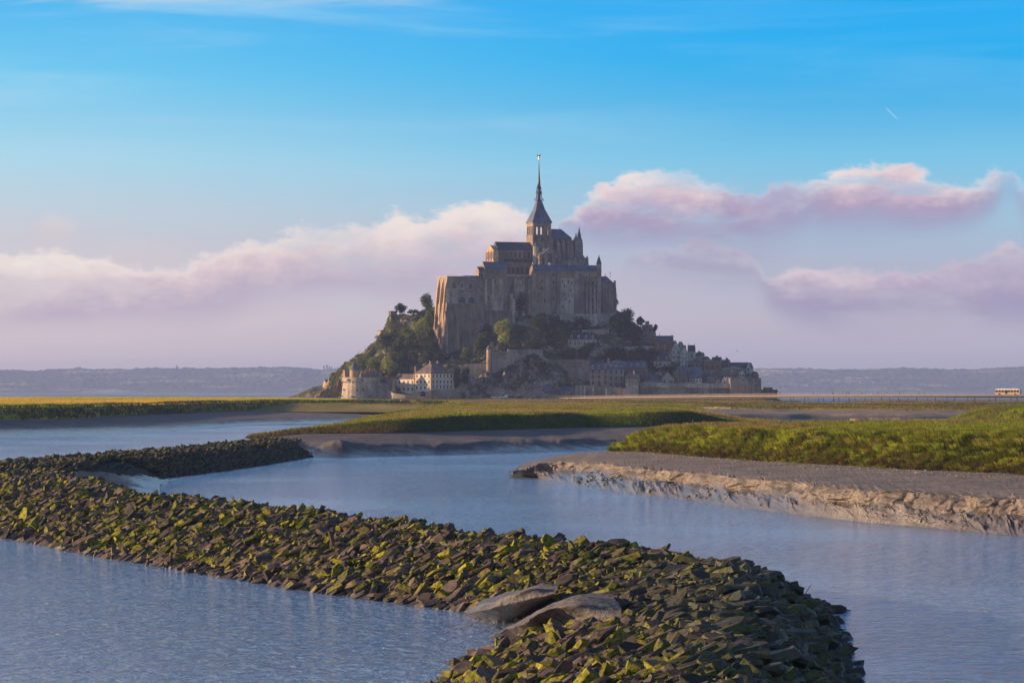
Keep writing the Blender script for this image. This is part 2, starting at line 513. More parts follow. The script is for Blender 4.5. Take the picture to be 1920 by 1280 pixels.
# ---------------------------------------------------------------- grass blades
def blades(Pn, h, w, lean, col, bend=0.5, per=1, spread=0.2):
    """one curved three-face blade per point; returns arrays"""
    Pn = np.repeat(np.asarray(Pn, float), per, 0); n = len(Pn)
    h = np.repeat(h, per) * rng.uniform(.6, 1.25, n); col = np.repeat(col, per, 0) * rng.uniform(.78, 1.25, (n, 1))
    lean = np.repeat(np.asarray(lean, float), per, 0)
    Pn = Pn + np.c_[rng.normal(0, spread, (n, 2)), np.zeros(n)]
    a = rng.uniform(0, np.pi * 2, n); wd = np.c_[np.cos(a), np.sin(a), np.zeros(n)] * (np.repeat(w, per) * .5)[:, None]
    ln = np.c_[lean + rng.normal(0, .28, (n, 2)), np.zeros(n)] * h[:, None]
    up = np.c_[np.zeros((n, 2)), h]
    mid = Pn + up * .6 + ln * .35
    tip = Pn + up * (1 - .45 * np.linalg.norm(lean, axis=1).clip(0, 1))[:, None] + ln
    V = np.stack([Pn - wd, Pn + wd, mid + wd * .7, mid - wd * .7, tip], 1).reshape(-1, 3)
    b0 = np.arange(n) * 5
    T = np.concatenate([np.stack([b0, b0 + 1, b0 + 2], 1), np.stack([b0, b0 + 2, b0 + 3], 1), np.stack([b0 + 3, b0 + 2, b0 + 4], 1)])
    C = np.repeat(col, 5, 0)
    return V, T, C

def grass_obj(name, parts, label, cat='grass'):
    V = []; T = []; C = []; o = 0
    for v, t, c in parts:
        V.append(v); T.append(t + o); C.append(c); o += len(v)
    ob = mesh_np(name, np.concatenate(V), np.concatenate(T), M_GRASS, colors=np.concatenate(C))
    return tag(ob, label, cat, kind='stuff')

def on_grid(G, r0, r1, n, jitter=True):
    """n random points on rows r0..r1 (indices) of a grid surface, bilinear; returns points, row, col"""
    nr, nc = G.shape[:2]
    r = rng.uniform(r0, r1 - 1e-3, n); c = rng.uniform(0, nc - 1.001, n)
    i = r.astype(int); j = c.astype(int); u = (r - i)[:, None]; v = (c - j)[:, None]
    p = (G[i, j] * (1 - u) * (1 - v) + G[i + 1, j] * u * (1 - v) + G[i, j + 1] * (1 - u) * v + G[i + 1, j + 1] * u * v)
    return p, r, c

def by_area(G, r0, r1, dens):
    """points with even density per square metre (or dens(d))"""
    nr, nc = G.shape[:2]
    A = G[r0:r1, :-1]; Bx = G[r0:r1, 1:] - A; By = G[r0 + 1:r1 + 1, :-1] - A
    ar = np.linalg.norm(np.cross(Bx, By), axis=2)
    dd = dens(A[..., 0], A[..., 1]) if callable(dens) else dens
    ex = ar * dd
    k = rng.poisson(ex)
    ii, jj = np.nonzero(k); rep = k[ii, jj]
    i = np.repeat(ii, rep); j = np.repeat(jj, rep); n = len(i)
    u = rng.uniform(0, 1, n)[:, None]; v = rng.uniform(0, 1, n)[:, None]
    i = i + r0
    p = (G[i, j] * (1 - u) * (1 - v) + G[i + 1, j] * u * (1 - v) + G[i, j + 1] * (1 - u) * v + G[i + 1, j + 1] * u * v)
    return p, i + u[:, 0], j + v[:, 0]

GREEN = np.array([0.16, 0.185, 0.024]); LIME = np.array([0.34, 0.37, 0.032]); STRAW = np.array([0.34, 0.24, 0.085])
BROWN = np.array([0.13, 0.085, 0.04]); DARK = np.array([0.04, 0.07, 0.015]); GOLD = np.array([0.72, 0.46, 0.05])

def mixc(a, b, t):
    t = np.clip(t, 0, 1)[:, None]
    return a * (1 - t) + b * t

# ---------------------------------------------------------------- RIGHT BANK (R)
px = [962, 1020, 1100, 1180, 1300, 1450, 1600, 1760, 1920, 2060, 2400]
wy = [886.5, 898, 915, 925, 940, 960, 977, 991, 1006, 1020, 1056]
ty = [881, 868, 866, 876, 886, 901, 916, 926, 935, 943, 965]
tz = [0.9, 1.7, 2.1, 2.25, 2.3, 2.35, 2.4, 2.4, 2.4, 2.4, 2.4]
water_r = [P(a, b_, -0.0) for a, b_ in zip(px, wy)]
under_r = [(x - 2.5, y - 1.5, -0.7) for x, y, z in water_r]
top_r = [P(a, b_, z) for a, b_, z in zip(px, ty, tz)]
bot_r = [(x - 0.5 - .25 * (k > 1), y - 0.5, max(0.5, z - 1.0 - 0.1 * (k > 3))) for k, (x, y, z) in enumerate(top_r)]
foot_px = [985, 1055, 1125, 1207, 1313, 1441, 1570, 1700, 1911, 2060, 2400]
foot_py = [868, 853, 846.5, 847, 856, 865, 872, 880, 889, 898, 918]
foot_z = [1.4, 2.1, 2.45, 2.7, 2.8, 2.8, 2.8, 2.8, 2.8, 2.8, 2.8]
foot_r = [P(a, b_, z) for a, b_, z in zip(foot_px, foot_py, foot_z)]
G1, rp1 = loft([under_r, water_r, bot_r, top_r, foot_r, [(x + 1.2, y + 3, z - .3) for x, y, z in foot_r]], 1500, [4, 30, 26, 34, 4])
g_ = G1.reshape(-1, 3); rr = np.repeat(rp1, G1.shape[1])
x, y = g_[:, 0].copy(), g_[:, 1].copy()
along = np.tile(np.linspace(0, 260, G1.shape[1]), G1.shape[0])
# scarp: broken, slumping lumps on the face; run-off grooves on the slope
face = np.clip(1 - abs(rr - 2.6) / 0.75, 0, 1)
slope = np.clip(1 - abs(rr - 1.6) / 0.7, 0, 1)
lump = fbm(along * .35, g_[:, 2] * 1.3, oct=5, seed=3, gain=.62)
bay = fbm(along * .16, rr * 0, oct=3, seed=5)
blocks = np.abs(vnoise(along * .5, g_[:, 2] * 1.4, seed=9)) + np.abs(vnoise(along * .25, g_[:, 2] * .7, seed=19))
g_[:, 0] += face * (lump * .4 + blocks * .3 - .15) + np.clip(1 - abs(rr - 2.6) / 1.4, 0, 1) * bay * 1.3
g_[:, 1] += face * fbm(along * .5, g_[:, 2] * 1.8, oct=4, seed=31, gain=.55) * .6
wrp = fbm(along * .12, rr * .5, oct=3, seed=20) * 7
groove = np.abs(vnoise(along * .2 + (rr - 1) * 1.2 + wrp * .5, rr * .8, seed=21)) + .6 * np.abs(vnoise(along * .5 + (rr - 1) * 2 + wrp, rr * 1.7, seed=22))
g_[:, 2] += slope * (groove - .55) * .24 * (.4 + np.clip(fbm(along * .07, rr * 0, oct=2, seed=23) * 2 + .6, 0, 1.4)) + slope * fbm(along * .3 + rr * 1.2, rr * 3.5, oct=5, seed=41, gain=.55) * .22
shelf = (rr > 3.0)
g_[:, 2] += shelf * fbm(x * .35, y * .35, oct=4, seed=6, gain=.6) * .10
fs = np.clip((rr - 1.75) / .25, 0, 1) * np.clip((3.12 - rr) / .12, 0, 1)
crk = np.clip(1 - np.abs(vnoise(along * .32 + .6 * vnoise(g_[:, 2] * 2, along * .4, seed=15), g_[:, 2] * .5, seed=14)) / .16, 0, 1)
cav = np.clip((fbm(along * .2, g_[:, 2] * .9, oct=3, seed=16) - .12) * 5, 0, 1)
chip = fbm(along * .7, g_[:, 2] * 1.8, oct=3, seed=17, gain=.65)
g_[:, 0] += fs * (crk * .5 + cav * .6 + chip * .2)
g_[:, 1] += fs * fbm(along * .6, g_[:, 2] * 2, oct=3, seed=18) * .4
slump = np.clip((fbm(along * .22, rr * 1.5, oct=3, seed=24) - .08) * 4, 0, 1) * np.clip(1 - abs(rr - 1.55) / .45, 0, 1)
g_[:, 2] += slump * (.28 + .5 * np.abs(fbm(along * 1.4, rr * 8, oct=4, seed=25, gain=.65)))
edge = np.clip(1 - abs(rr - 3.0) / 0.18, 0, 1)
g_[:, 2] += edge * (fbm(along * .5, rr * 0, oct=3, seed=77, gain=.5) * .10 - .05)
NS = 4 + 30 + 26
grid_obj('mud_bank', G1[:NS + 2], M_MUD_R)
grid_obj('mud_flat', G1[NS + 1:], M_MUD_TOP)

# grassed bank on top of it
crest_px = [1150, 1166, 1184, 1218, 1313, 1441, 1570, 1700, 1911, 2060, 2400]
crest_py = [846, 841, 832, 811, 812, 815.5, 818, 821, 824, 830, 845]
crest_z = [2.5, 2.7, 3.4, 4.9, 5.15, 5.4, 5.45, 5.5, 5.6, 5.6, 5.6]
crest_r = [P(a, b_, z) for a, b_, z in zip(crest_px, crest_py, crest_z)]
footg = [P(a, b_ + .5, z - .05) for a, b_, z in zip([1146, 1160, 1176, 1209, 1313, 1441, 1570, 1700, 1911, 2060, 2400], [846.8, 846.8, 847, 847.5, 856, 865, 872, 880, 889, 898, 918], [2.4, 2.4, 2.5, 2.7, 2.8, 2.8, 2.8, 2.8, 2.8, 2.8, 2.8])]
crest_r = [(c[0], max(c[1], f[1] + 3.5), c[2]) for c, f in zip(crest_r, footg)]
back_px = [1155, 1172, 1192, 1230, 1313, 1441, 1570, 1700, 1911, 2080, 2500]
back_d = [426, 426, 420, 408, 408, 412, 416, 420, 425, 430, 430]
back_z = [2.6, 2.8, 3.8, 5.3, 5.8, 5.95, 6.0, 6.05, 6.1, 6.15, 6.15]
back_r = [D(a, b_, z) for a, b_, z in zip(back_px, back_d, back_z)]
back2 = [(x + 1, y + 9, 2.4) for x, y, z in back_r]
back3 = [(x + 2, y + 30, 1.6) for x, y, z in back_r]
G2, rp2 = loft([footg, crest_r, back_r, back2, back3], 420, [14, 40, 6, 3])
g_ = G2.reshape(-1, 3); rr = np.repeat(rp2, G2.shape[1]); x, y = g_[:, 0].copy(), g_[:, 1].copy()
sl = np.clip(1 - abs(rr - .75) / .75, 0, 1)
hump = fbm(x * .16 + y * .1, y * .13, oct=4, seed=51, gain=.55)
g_[:, 2] += sl * hump * .75 + np.clip(rr - .9, 0, 1) * fbm(x * .06, y * .05, oct=4, seed=52) * .35
g_[:, 0] += sl * fbm(x * .22, y * .22, oct=3, seed=53) * 1.2
grid_obj('bank_ground', G2, M_TURF)
# tufts: hanging grass on the slope, finer on the flat
p, r, c = by_area(G2, 0, 17, 8.0)
n = len(p); n1_ = fbm(p[:, 0] * .3, p[:, 1] * .3, oct=3, seed=61); n2_ = fbm(p[:, 0] * .9, p[:, 1] * .7, oct=2, seed=62)
t = r / 14.0
col = mixc(mixc(GREEN, LIME, .55 + n1_ * 1.1), STRAW, (n2_ - .12) * 1.6)
col = mixc(col, BROWN, (0.55 - t) * 1.6 + n1_ * 1.3 - .05)
col = mixc(col, DARK, (n2_ * -1.8 - .45))
lean = np.c_[-0.55 + n1_ * .5, -0.45 + n2_ * .4]
hh = np.clip(.45 + .45 * t + n1_ * .35, .2, 1.1)
parts = [blades(p, hh, np.full(n, .055), lean, col * .62, per=7, spread=.16)]
p, r, c = by_area(G2, 0, 17, .75)
k = 76; nc_ = len(p); n1_ = fbm(p[:, 0] * .12, p[:, 1] * .12, oct=3, seed=65); cr = rng.uniform(0, 1, nc_)
ang = rng.uniform(0, 6.283, (nc_, k)); rad = rng.uniform(0, 1, (nc_, k)) ** .6 * .42
q = np.repeat(p, k, 0); q[:, 0] += (np.cos(ang) * rad).ravel(); q[:, 1] += (np.sin(ang) * rad).ravel(); q[:, 2] += .05
ln = np.c_[(np.cos(ang) * rad * 1.3).ravel() - .75, (np.sin(ang) * rad * 1.3).ravel() - .35]
tt = (r / 14.0)
cc = mixc(mixc(GREEN * 1.1, LIME * 1.8, .1 + cr * 1.1 + n1_ * .6), STRAW * 1.3, (cr - .68) * 2.4)
cc = mixc(cc, BROWN * 1.3, (.42 - tt) * 2.2 + (cr - .5) * 1.6)
parts.append(blades(q, np.repeat(rng.uniform(.5, 1.0, nc_) * (.55 + .6 * np.clip(tt, 0, 1)), k), np.full(nc_ * k, .042), ln, np.repeat(cc, k, 0), per=1, spread=.04))
p, r, c = by_area(G2, 15, 55, lambda X, Y: 2.0 + 0 * X)
n = len(p); n1_ = fbm(p[:, 0] * .07, p[:, 1] * .03, oct=4, seed=63); n2_ = fbm(p[:, 0] * .5, p[:, 1] * .3, oct=2, seed=64)
col = mixc(mixc(GREEN, LIME, .6 + n2_), STRAW, n1_ * 2.2 + .15)
col = mixc(col, BROWN, n2_ * 1.6 - .35)
parts.append(blades(p, .38 + .18 * n2_, np.full(n, .09), np.tile([-.25, -.1], (n, 1)), col, per=4, spread=.25))
grass_obj('bank_grass', parts, 'tall green and straw-coloured grass hanging over the near right bank')

# ---------------------------------------------------------------- CENTRAL SPIT (C)
cpx = [470, 560, 640, 740, 860, 1000, 1130, 1260, 1400, 1500]
w_c = [P(a, b_, 0) for a, b_ in zip(cpx, [852, 857, 857, 855.5, 852.5, 848.5, 844.5, 842, 840, 840])]
u_c = [(x + 1, y - 6, -.7) for x, y, z in w_c]
s_c = [P(a, b_, z) for a, b_, z in zip(cpx, [837, 834, 833, 832, 829.5, 826, 822.5, 820.5, 818.5, 818], [1.2, 1.7, 1.8, 1.8, 1.8, 1.8, 1.8, 1.8, 1.8, 1.8])]
f_c = [P(a, b_, z) for a, b_, z in zip(cpx, [823, 814, 812.5, 811.5, 808, 804, 801, 798, 796, 796], [2.3, 3.0, 3.1, 3.1, 3.1, 3.1, 3.1, 3.1, 3.0, 3.0])]
k_c = [P(a, b_, z) for a, b_, z in zip(cpx, [821, 807.5, 797, 787, 779, 777, 775.5, 772, 791, 797], [2.35, 3.6, 4.25, 5.2, 5.75, 5.6, 5.5, 5.85, 3.4, 3.0])]
k_c = [(a[0], max(a[1], b_[1] + 5), a[2]) for a, b_ in zip(k_c, f_c)]
b_c = [D(a, d, z) for a, d, z in zip(cpx, [590, 615, 660, 780, 1000, 1030, 1030, 980, 800, 780], [1.2, 2.2, 3.2, 4.9, 5.9, 6, 6, 5.95, 3.3, 3.0])]
e_c = [D(a, d, -.6) for a, d in zip(cpx, [612, 640, 690, 820, 1050, 1080, 1080, 1030, 850, 830])]
G3, rp3 = loft([u_c, w_c, s_c, f_c, k_c, b_c, e_c], 600, [2, 12, 10, 12, 50, 6])
g_ = G3.reshape(-1, 3); rr = np.repeat(rp3, G3.shape[1]); x, y = g_[:, 0].copy(), g_[:, 1].copy()
mudz = np.clip(1 - abs(rr - 1.9) / .9, 0, 1)
g_[:, 2] += mudz * (fbm(x * .12 + y * .02, y * .02, oct=5, seed=71, gain=.62) * .5 + (np.abs(vnoise(x * .30 + (rr - 2) * 3, rr * 1.0, seed=72)) - .4) * .55 * np.clip((x + 20) / 30, 0, 1))
g_[:, 1] += np.clip(1 - abs(rr - 2) / .5, 0, 1) * fbm(x * .1, y * 0, oct=4, seed=73) * 8
gz = np.clip((rr - 3.0) / 1.0, 0, 1) * (rr < 5.2)
g_[:, 2] += gz * fbm(x * .07, y * .03, oct=4, seed=74) * .55
g_[:, 1] += np.clip(1 - abs(rr - 4) / .9, 0, 1) * fbm(x * .1, y * .0, oct=4, seed=75) * 6
# slumped mud mound near the left end
mx_, my_, _ = P(637, 846, .8)
dd = ((g_[:, 0] - mx_) / 3.8) ** 2 + ((g_[:, 1] - my_) / 12.0) ** 2
g_[:, 2] += 1.3 * np.exp(-dd * 1.6) * (1 + .25 * fbm(x * .5, y * .2, oct=3, seed=76))
NM = 2 + 12 + 10
grid_obj('spit_mud', G3[:NM + 1], M_MUD_L)
grid_obj('spit_ground', G3[NM:], M_TURF)
p, r, c = by_area(G3, NM, NM + 14, 2.6)
n = len(p); n1_ = fbm(p[:, 0] * .12, p[:, 1] * .05, oct=3, seed=81); n2_ = fbm(p[:, 0] * .5, p[:, 1] * .2, oct=2, seed=82)
ppx = p[:, 0] / p[:, 1] * F + 960
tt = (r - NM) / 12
col = mixc(mixc(DARK * 1.2, GREEN, .5 + n1_), LIME, (tt - .75) * 2 + n1_)  # slope blades coloured dark as painted shade, crest blades as sunlit
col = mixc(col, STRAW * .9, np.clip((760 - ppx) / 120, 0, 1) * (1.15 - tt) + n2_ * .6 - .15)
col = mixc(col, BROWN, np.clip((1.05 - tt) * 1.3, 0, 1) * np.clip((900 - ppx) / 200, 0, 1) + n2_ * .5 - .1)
parts = [blades(p, np.clip(.45 + n1_ * .3, .2, .8), np.full(n, .13), np.tile([-.2, -.25], (n, 1)), col, per=4, spread=.3)]
p, r, c = by_area(G3, NM + 12, NM + 62, lambda X, Y: .55 * (650 / Y) ** 1.5)
n = len(p); n1_ = fbm(p[:, 0] * .03, p[:, 1] * .008, oct=4, seed=83); n2_ = fbm(p[:, 0] * .3, p[:, 1] * .1, oct=2, seed=84)
col = mixc(mixc(GREEN * .9, LIME * .9, .4 + n2_), STRAW * 1.1, n1_ * 2.6 + .15 + (p[:, 1] - 700) / 320)
parts.append(blades(p, .3 + .15 * n2_, np.full(n, .22), np.tile([-.2, -.1], (n, 1)), col, per=4, spread=.6))
grass_obj('spit_grass', parts, 'grass on the low spit of land in mid river, lit green and gold along its top')

# ---------------------------------------------------------------- LEFT MARSH (L)
lpx = [-400, -150, 0, 130, 300, 480, 620, 760, 890, 940]
u_l = [P(a, b_, -.6) for a, b_ in zip(lpx, [836, 831, 827, 824, 815, 800, 797, 794.5, 790, 789])]
w_l = [P(a, b_, 0.02) for a, b_ in zip(lpx, [830, 825, 821, 818, 810, 797, 795.5, 793, 789, 788])]
m_l = [P(a, b_, z) for a, b_, z in zip(lpx, [812, 809, 806, 803, 797, 784, 781, 779, 776, 776], [.8, .85, .9, .9, 1.1, 1.6, 1.6, 1.6, 1.6, 1.6])]
f_l = [P(a, b_, z) for a, b_, z in zip(lpx, [794, 790, 787.5, 785, 774, 769, 768, 766.5, 768, 770.5], [2.8, 2.8, 2.85, 2.9, 3.2, 3.2, 3.2, 3.2, 3.1, 3.0])]
k_l = [P(a, b_, z) for a, b_, z in zip(lpx, [768, 766, 764, 762, 757.5, 754.5, 753, 753.5, 760, 768], [5.95, 5.95, 5.95, 6.0, 6.1, 6.15, 6.2, 6.1, 5.2, 3.4])]
k_l = [(a[0], max(a[1], b_[1] + 6), a[2]) for a, b_ in zip(k_l, f_l)]
b_l = [D(a, d, z) for a, d, z in zip(lpx, [2300, 2300, 2300, 2300, 2300, 2250, 1900, 1500, 1200, 1120], [6.0, 6.0, 6.0, 6.0, 5.95, 5.9, 5.7, 5.6, 5.0, 3.4])]
e_l = [D(a, d * 1.03, 3) for a, d in zip(lpx, [2300, 2300, 2300, 2300, 2300, 2250, 1900, 1500, 1200, 1120])]
G4, rp4 = loft([u_l, w_l, m_l, f_l, k_l, b_l, e_l], 700, [2, 12, 10, 12, 70, 3])
g_ = G4.reshape(-1, 3); rr = np.repeat(rp4, G4.shape[1]); x, y = g_[:, 0].copy(), g_[:, 1].copy()
g_[:, 2] += np.clip(1 - abs(rr - 1.9) / .9, 0, 1) * (fbm(x * .05 + y * .03, y * .03, oct=5, seed=91, gain=.6) * .35)
gul = np.clip((np.tile(np.linspace(0, 1, G4.shape[1]), G4.shape[0]) - .45) * 5, 0, 1)
g_[:, 2] += np.clip(1 - abs(rr - 1.6) / .6, 0, 1) * gul * (np.abs(vnoise(x * .2 + (rr - 2) * 2.5, rr * .5, seed=92)) - .4) * .9
g_[:, 1] += np.clip(1 - abs(rr - 4) / .9, 0, 1) * fbm(x * .05, y * .0, oct=4, seed=93) * 16
g_[:, 2] += (rr > 3.05) * (rr < 5.2) * fbm(x * .03, y * .012, oct=4, seed=94) * .22
NL = 2 + 12 + 10
grid_obj('left_mud', G4[:NL + 1], M_MUD_L)
grid_obj('marsh_ground', G4[NL:], M_TURF_DRY)
p, r, c = by_area(G4, NL, NL + 13, .85)
n = len(p); n1_ = fbm(p[:, 0] * .1, p[:, 1] * .03, oct=3, seed=95); n2_ = fbm(p[:, 0] * .4, p[:, 1] * .1, oct=2, seed=96)
col = mixc(DARK * 1.1, GREEN, .45 + n1_)  # shade of the bank edge put into these dark blade colours
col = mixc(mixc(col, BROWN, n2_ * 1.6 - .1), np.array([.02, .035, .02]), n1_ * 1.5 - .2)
parts = [blades(p, np.clip(.9 + n1_ * .5, .4, 1.5), np.full(n, .28), np.tile([-.1, -.3], (n, 1)), col, per=4, spread=.5)]
p, r, c = by_area(G4, NL + 12, NL + 80, lambda X, Y: .10 * (900 / Y) ** 1.6)
n = len(p); n1_ = fbm(p[:, 0] * .02, p[:, 1] * .006, oct=4, seed=97); n2_ = fbm(p[:, 0] * .2, p[:, 1] * .05, oct=2, seed=98)
col = mixc(GOLD, LIME * 1.1, .35 + n1_ * 2.2 + n2_ * .5)
parts.append(blades(p, .45 + .2 * n2_, np.full(n, .35), np.tile([-.1, -.1], (n, 1)), col, per=7, spread=1.9))
grass_obj('marsh_grass', parts, 'golden salt-marsh grass on the flat left shore with a dark green shaded edge')

# ---------------------------------------------------------------- FAR MARSH (M), the ground round the mount
mpx = [-900, 0, 500, 800, 930, 1100, 1300, 1380, 1500, 1650, 1800, 1950, 2300, 3000]
near = [1150, 1150, 1150, 1120, 1100, 1090, 1010, 860, 835, 830, 820, 800, 780, 780]
e0 = [D(a, d - 45, 2.8) for a, d in zip(mpx, near)]
a0 = [D(a, d, 5.3) for a, d in zip(mpx, near)]
a1 = [D(a, 1500, 5.65) for a in mpx]
a2 = [D(a, 2250, 5.3) for a in mpx]
a3 = [D(a, 2500, 5.0) for a in mpx]
a4 = [D(a, 2560, 3) for a in mpx]
G5, rp5 = loft([e0, a0, a1, a2, a3, a4], 700, [5, 50, 20, 6, 3])
g_ = G5.reshape(-1, 3); rr = np.repeat(rp5, G5.shape[1]); x, y = g_[:, 0].copy(), g_[:, 1].copy()
g_[:, 2] += (rr > .8) * (rr < 3) * fbm(x * .03, y * .012, oct=5, seed=101, gain=.62) * .75 * np.clip((1900 - y) / 300, .1, 1)
g_[:, 1] += np.clip(1 - abs(rr - .6) / .7, 0, 1) * fbm(x * .03, y * .0, oct=4, seed=102) * 22
pq = x / y * F + 960
g_[:, 2] += np.clip((pq - 1430) / 60, 0, 1) * -2.6 * np.clip((y - 1370) / 60, 0, 1)     # the bay lies lower on the right
g_[:, 2] += np.clip((-280 - x) / 80, 0, 1) * -2.4 * np.clip((y - 2250) / 80, 0, 1)
grid_obj('far_marsh', G5, turf_mat('far_turf', (0.36, 0.28, 0.08, 1), (0.20, 0.19, 0.05, 1), (0.26, 0.18, 0.08, 1), 0.02))
p, r, c = by_area(G5, 4, 62, lambda X, Y: .045 * (1000 / Y) ** 1.5 * (np.abs(X / Y * F) < 1020))
n = len(p); n1_ = fbm(p[:, 0] * .02, p[:, 1] * .01, oct=4, seed=103); n2_ = fbm(p[:, 0] * .2, p[:, 1] * .05, oct=2, seed=104)
col = mixc(mixc(GREEN, STRAW, .55 + n1_ * 2.4), BROWN, n2_ * 1.4)
grass_obj('far_grass', [blades(p, .4 + .2 * n2_, np.full(n, .35), np.tile([-.1, -.1], (n, 1)), col * .8, per=7, spread=1.9)], 'low brown and olive grass on the flats in front of the mount')

# ---------------------------------------------------------------- MIDDLE MUD (E), creek behind the right bank
xs = np.linspace(0, 1, 300); ys = np.linspace(0, 1, 200)
U, Vv = np.meshgrid(xs, ys)
dd_ = 400 + (880 - 400) * Vv
pxx = 1180 + (2600 - 1180) * U
X = (pxx - 960) / F * dd_; Y = dd_ + 26 * fbm(X * .03, dd_ * 0, oct=4, seed=111)
prof = np.interp(dd_, [400, 560, 640, 665, 700, 748, 756, 800, 806, 850, 880], [1.2, 2.5, 3.0, 3.4, 3.5, 3.2, 4.6, 4.75, 5.15, 5.2, 4.6])
Z = prof + fbm(X * .05, Y * .012, oct=5, seed=112, gain=.6) * .4
# creek with a little water
ch = np.exp(-((dd_ - (705 - (pxx - 1580) * .05)) / 16) ** 2) * np.clip(1 - abs(pxx - 1560) / 70, 0, 1)
Z -= ch * 1.0
E = np.stack([X, Y, Z], 2)
grid_obj('creek_mud', E, M_MUD_M)
pw = [D(1530, 690, 3.05), D(1600, 680, 3.05), D(1610, 730, 3.05), D(1520, 735, 3.05)]
tag(mesh_np('creek_water', pw, [(0, 1, 2, 3)], mw), kind='structure')

# stony bars in the creek
def bar(name, pts, h, wid, label):
    pts = np.array(pts); t = np.linspace(0, len(pts) - 1, 120); c_ = catmull(pts, t)
    rows = []
    for v in np.linspace(-1, 1, 15):
        q = c_.copy(); q[:, 1] += v * wid * (1 + .2 * vnoise(t * 3, t * 0, seed=5))
        q[:, 2] += h * (1 - abs(v) ** 2.2) * np.minimum(1, np.minimum(np.arange(120) / 8, (119 - np.arange(120)) / 8)) + .35 * fbm(q[:, 0] * .6, q[:, 1] * .6, oct=4, seed=8, gain=.7) - .2
        rows.append(q)
    o = grid_obj(name, np.array(rows), stone_mat('bar_gravel', srgb(178, 160, 134), srgb(132, 118, 104), .5, .9, .8))
    return o
bar('gravel_bar', [D(1592, 662, 3.0), D(1640, 668, 3.1), D(1690, 668, 3.1)], 1.35, 14, '')
bar('gravel_bar', [D(1702, 668, 3.1), D(1760, 668, 3.1), D(1850, 672, 3.2)], 1.2, 14, '')

# grassy hummock at the right of the creek
V0 = []
hx = np.linspace(-1, 1, 120); hy = np.linspace(-1, 1, 60)
A_, B_ = np.meshgrid(hx, hy)
cx, cy, _ = D(1945, 700, 0)
X = cx + A_ * 17.5 + B_ * 1.5; Y = cy + B_ * 55
Zm = 3.0 + 3.3 * np.clip(1.15 - np.sqrt(A_ ** 2 + (B_ * .9) ** 2) ** 2.2, -.4, 1) + fbm(X * .15, Y * .06, oct=4, seed=121) * .5
Gm = np.stack([X, Y, Zm], 2)
grid_obj('hummock_ground', Gm, M_TURF)
p, r, c = by_area(Gm, 0, 58, 1.6)
p = p[p[:, 2] > 3.2]; n = len(p); n1_ = fbm(p[:, 0] * .2, p[:, 1] * .1, oct=3, seed=122)
col = mixc(mixc(GREEN, LIME, .5 + n1_ * 1.5), STRAW, n1_ * -1.6 - .2)
grass_obj('hummock_grass', [blades(p, .7 + .3 * n1_, np.full(n, .2), np.tile([-.3, -.2], (n, 1)), col, per=4, spread=.3)], 'green and tawny grass on the hummock at the right edge beyond the creek')
# ================================================================== ROCK DYKE
def off(p, dx, dy, z=0): return (p[0] + dx, p[1] + dy)
near_l = [P(-300, 948, 0), P(-150, 976, 0), P(0, 1004, 0), P(200, 1044, 0), P(420, 1080, 0), P(640, 1115, 0), P(830, 1139, 0),
          P(905, 1150, 0), P(965, 1168, 0), P(985, 1188, 0), P(955, 1212, 0), P(892, 1244, 0), P(838, 1284, 0), P(780, 1340, 0), P(650, 1500, 0)]
right_l = [P(1612, 1480, 0), P(1590, 1340, 0), P(1574, 1262, 0), P(1560, 1215, 0), P(1546, 1172, 0), P(1515, 1133, 0)]
zc = 2.1
far_l = [off(P(1440, 1092, 1.4), 3.0, 1.6), off(P(1300, 1058, zc), 4.0, 2), off(P(1150, 1038, zc), 4.2, 2), off(P(900, 1014, zc), 4.2, 2.1), off(P(700, 989, zc), 4.2, 2.1),
         off(P(520, 965, zc), 4.2, 2.1), off(P(400, 949, zc), 4.2, 2.1), off(P(270, 934, zc), 4.2, 2.1)]
inner_l = [P(205, 914, .8), P(172, 908, .8), P(200, 903, .6), P(262, 899, .2), P(330, 893, 0), P(450, 878, 0), P(560, 860, 0), P(603, 852, 0)]
outer_l = [P(618, 838, .6), off(P(575, 827, 2), -1.5, 6), off(P(480, 829, zc), -4, 3), off(P(330, 844, zc), -4, 1), off(P(220, 854, zc), -4, 1), off(P(100, 863, zc), -4, 1), off(P(0, 871, zc), -4, 1),
           off(P(-150, 886, zc), -4, 1), off(P(-300, 905, zc), -5, 0)]
DY = [('near', near_l), ('far', right_l), ('far', far_l), ('inner', inner_l), ('far', outer_l)]
segs = []; poly = []
prev = None
for k, L in DY:
    for q in L:
        if prev is not None: segs.append((prev, q[:2], k if prev is not None else k))
        poly.append(q[:2]); prev = q[:2]
segs.append((prev, poly[0], 'near'))
poly = np.array(poly)

def seg_dist(x, y, s):
    (ax, ay), (bx, by) = s[0], s[1]
    vx, vy = bx - ax, by - ay; L = vx * vx + vy * vy
    t = np.clip(((x - ax) * vx + (y - ay) * vy) / L, 0, 1)
    return np.hypot(x - ax - t * vx, y - ay - t * vy)

def inside(x, y, poly=poly):
    c = np.zeros(x.shape, bool); n = len(poly)
    for i in range(n):
        x0, y0 = poly[i]; x1, y1 = poly[(i + 1) % n]
        cond = ((y0 > y) != (y1 > y)) & (x < (x1 - x0) * (y - y0) / ((y1 - y0) if y1 != y0 else 1e-9) + x0)
        c ^= cond
    return c

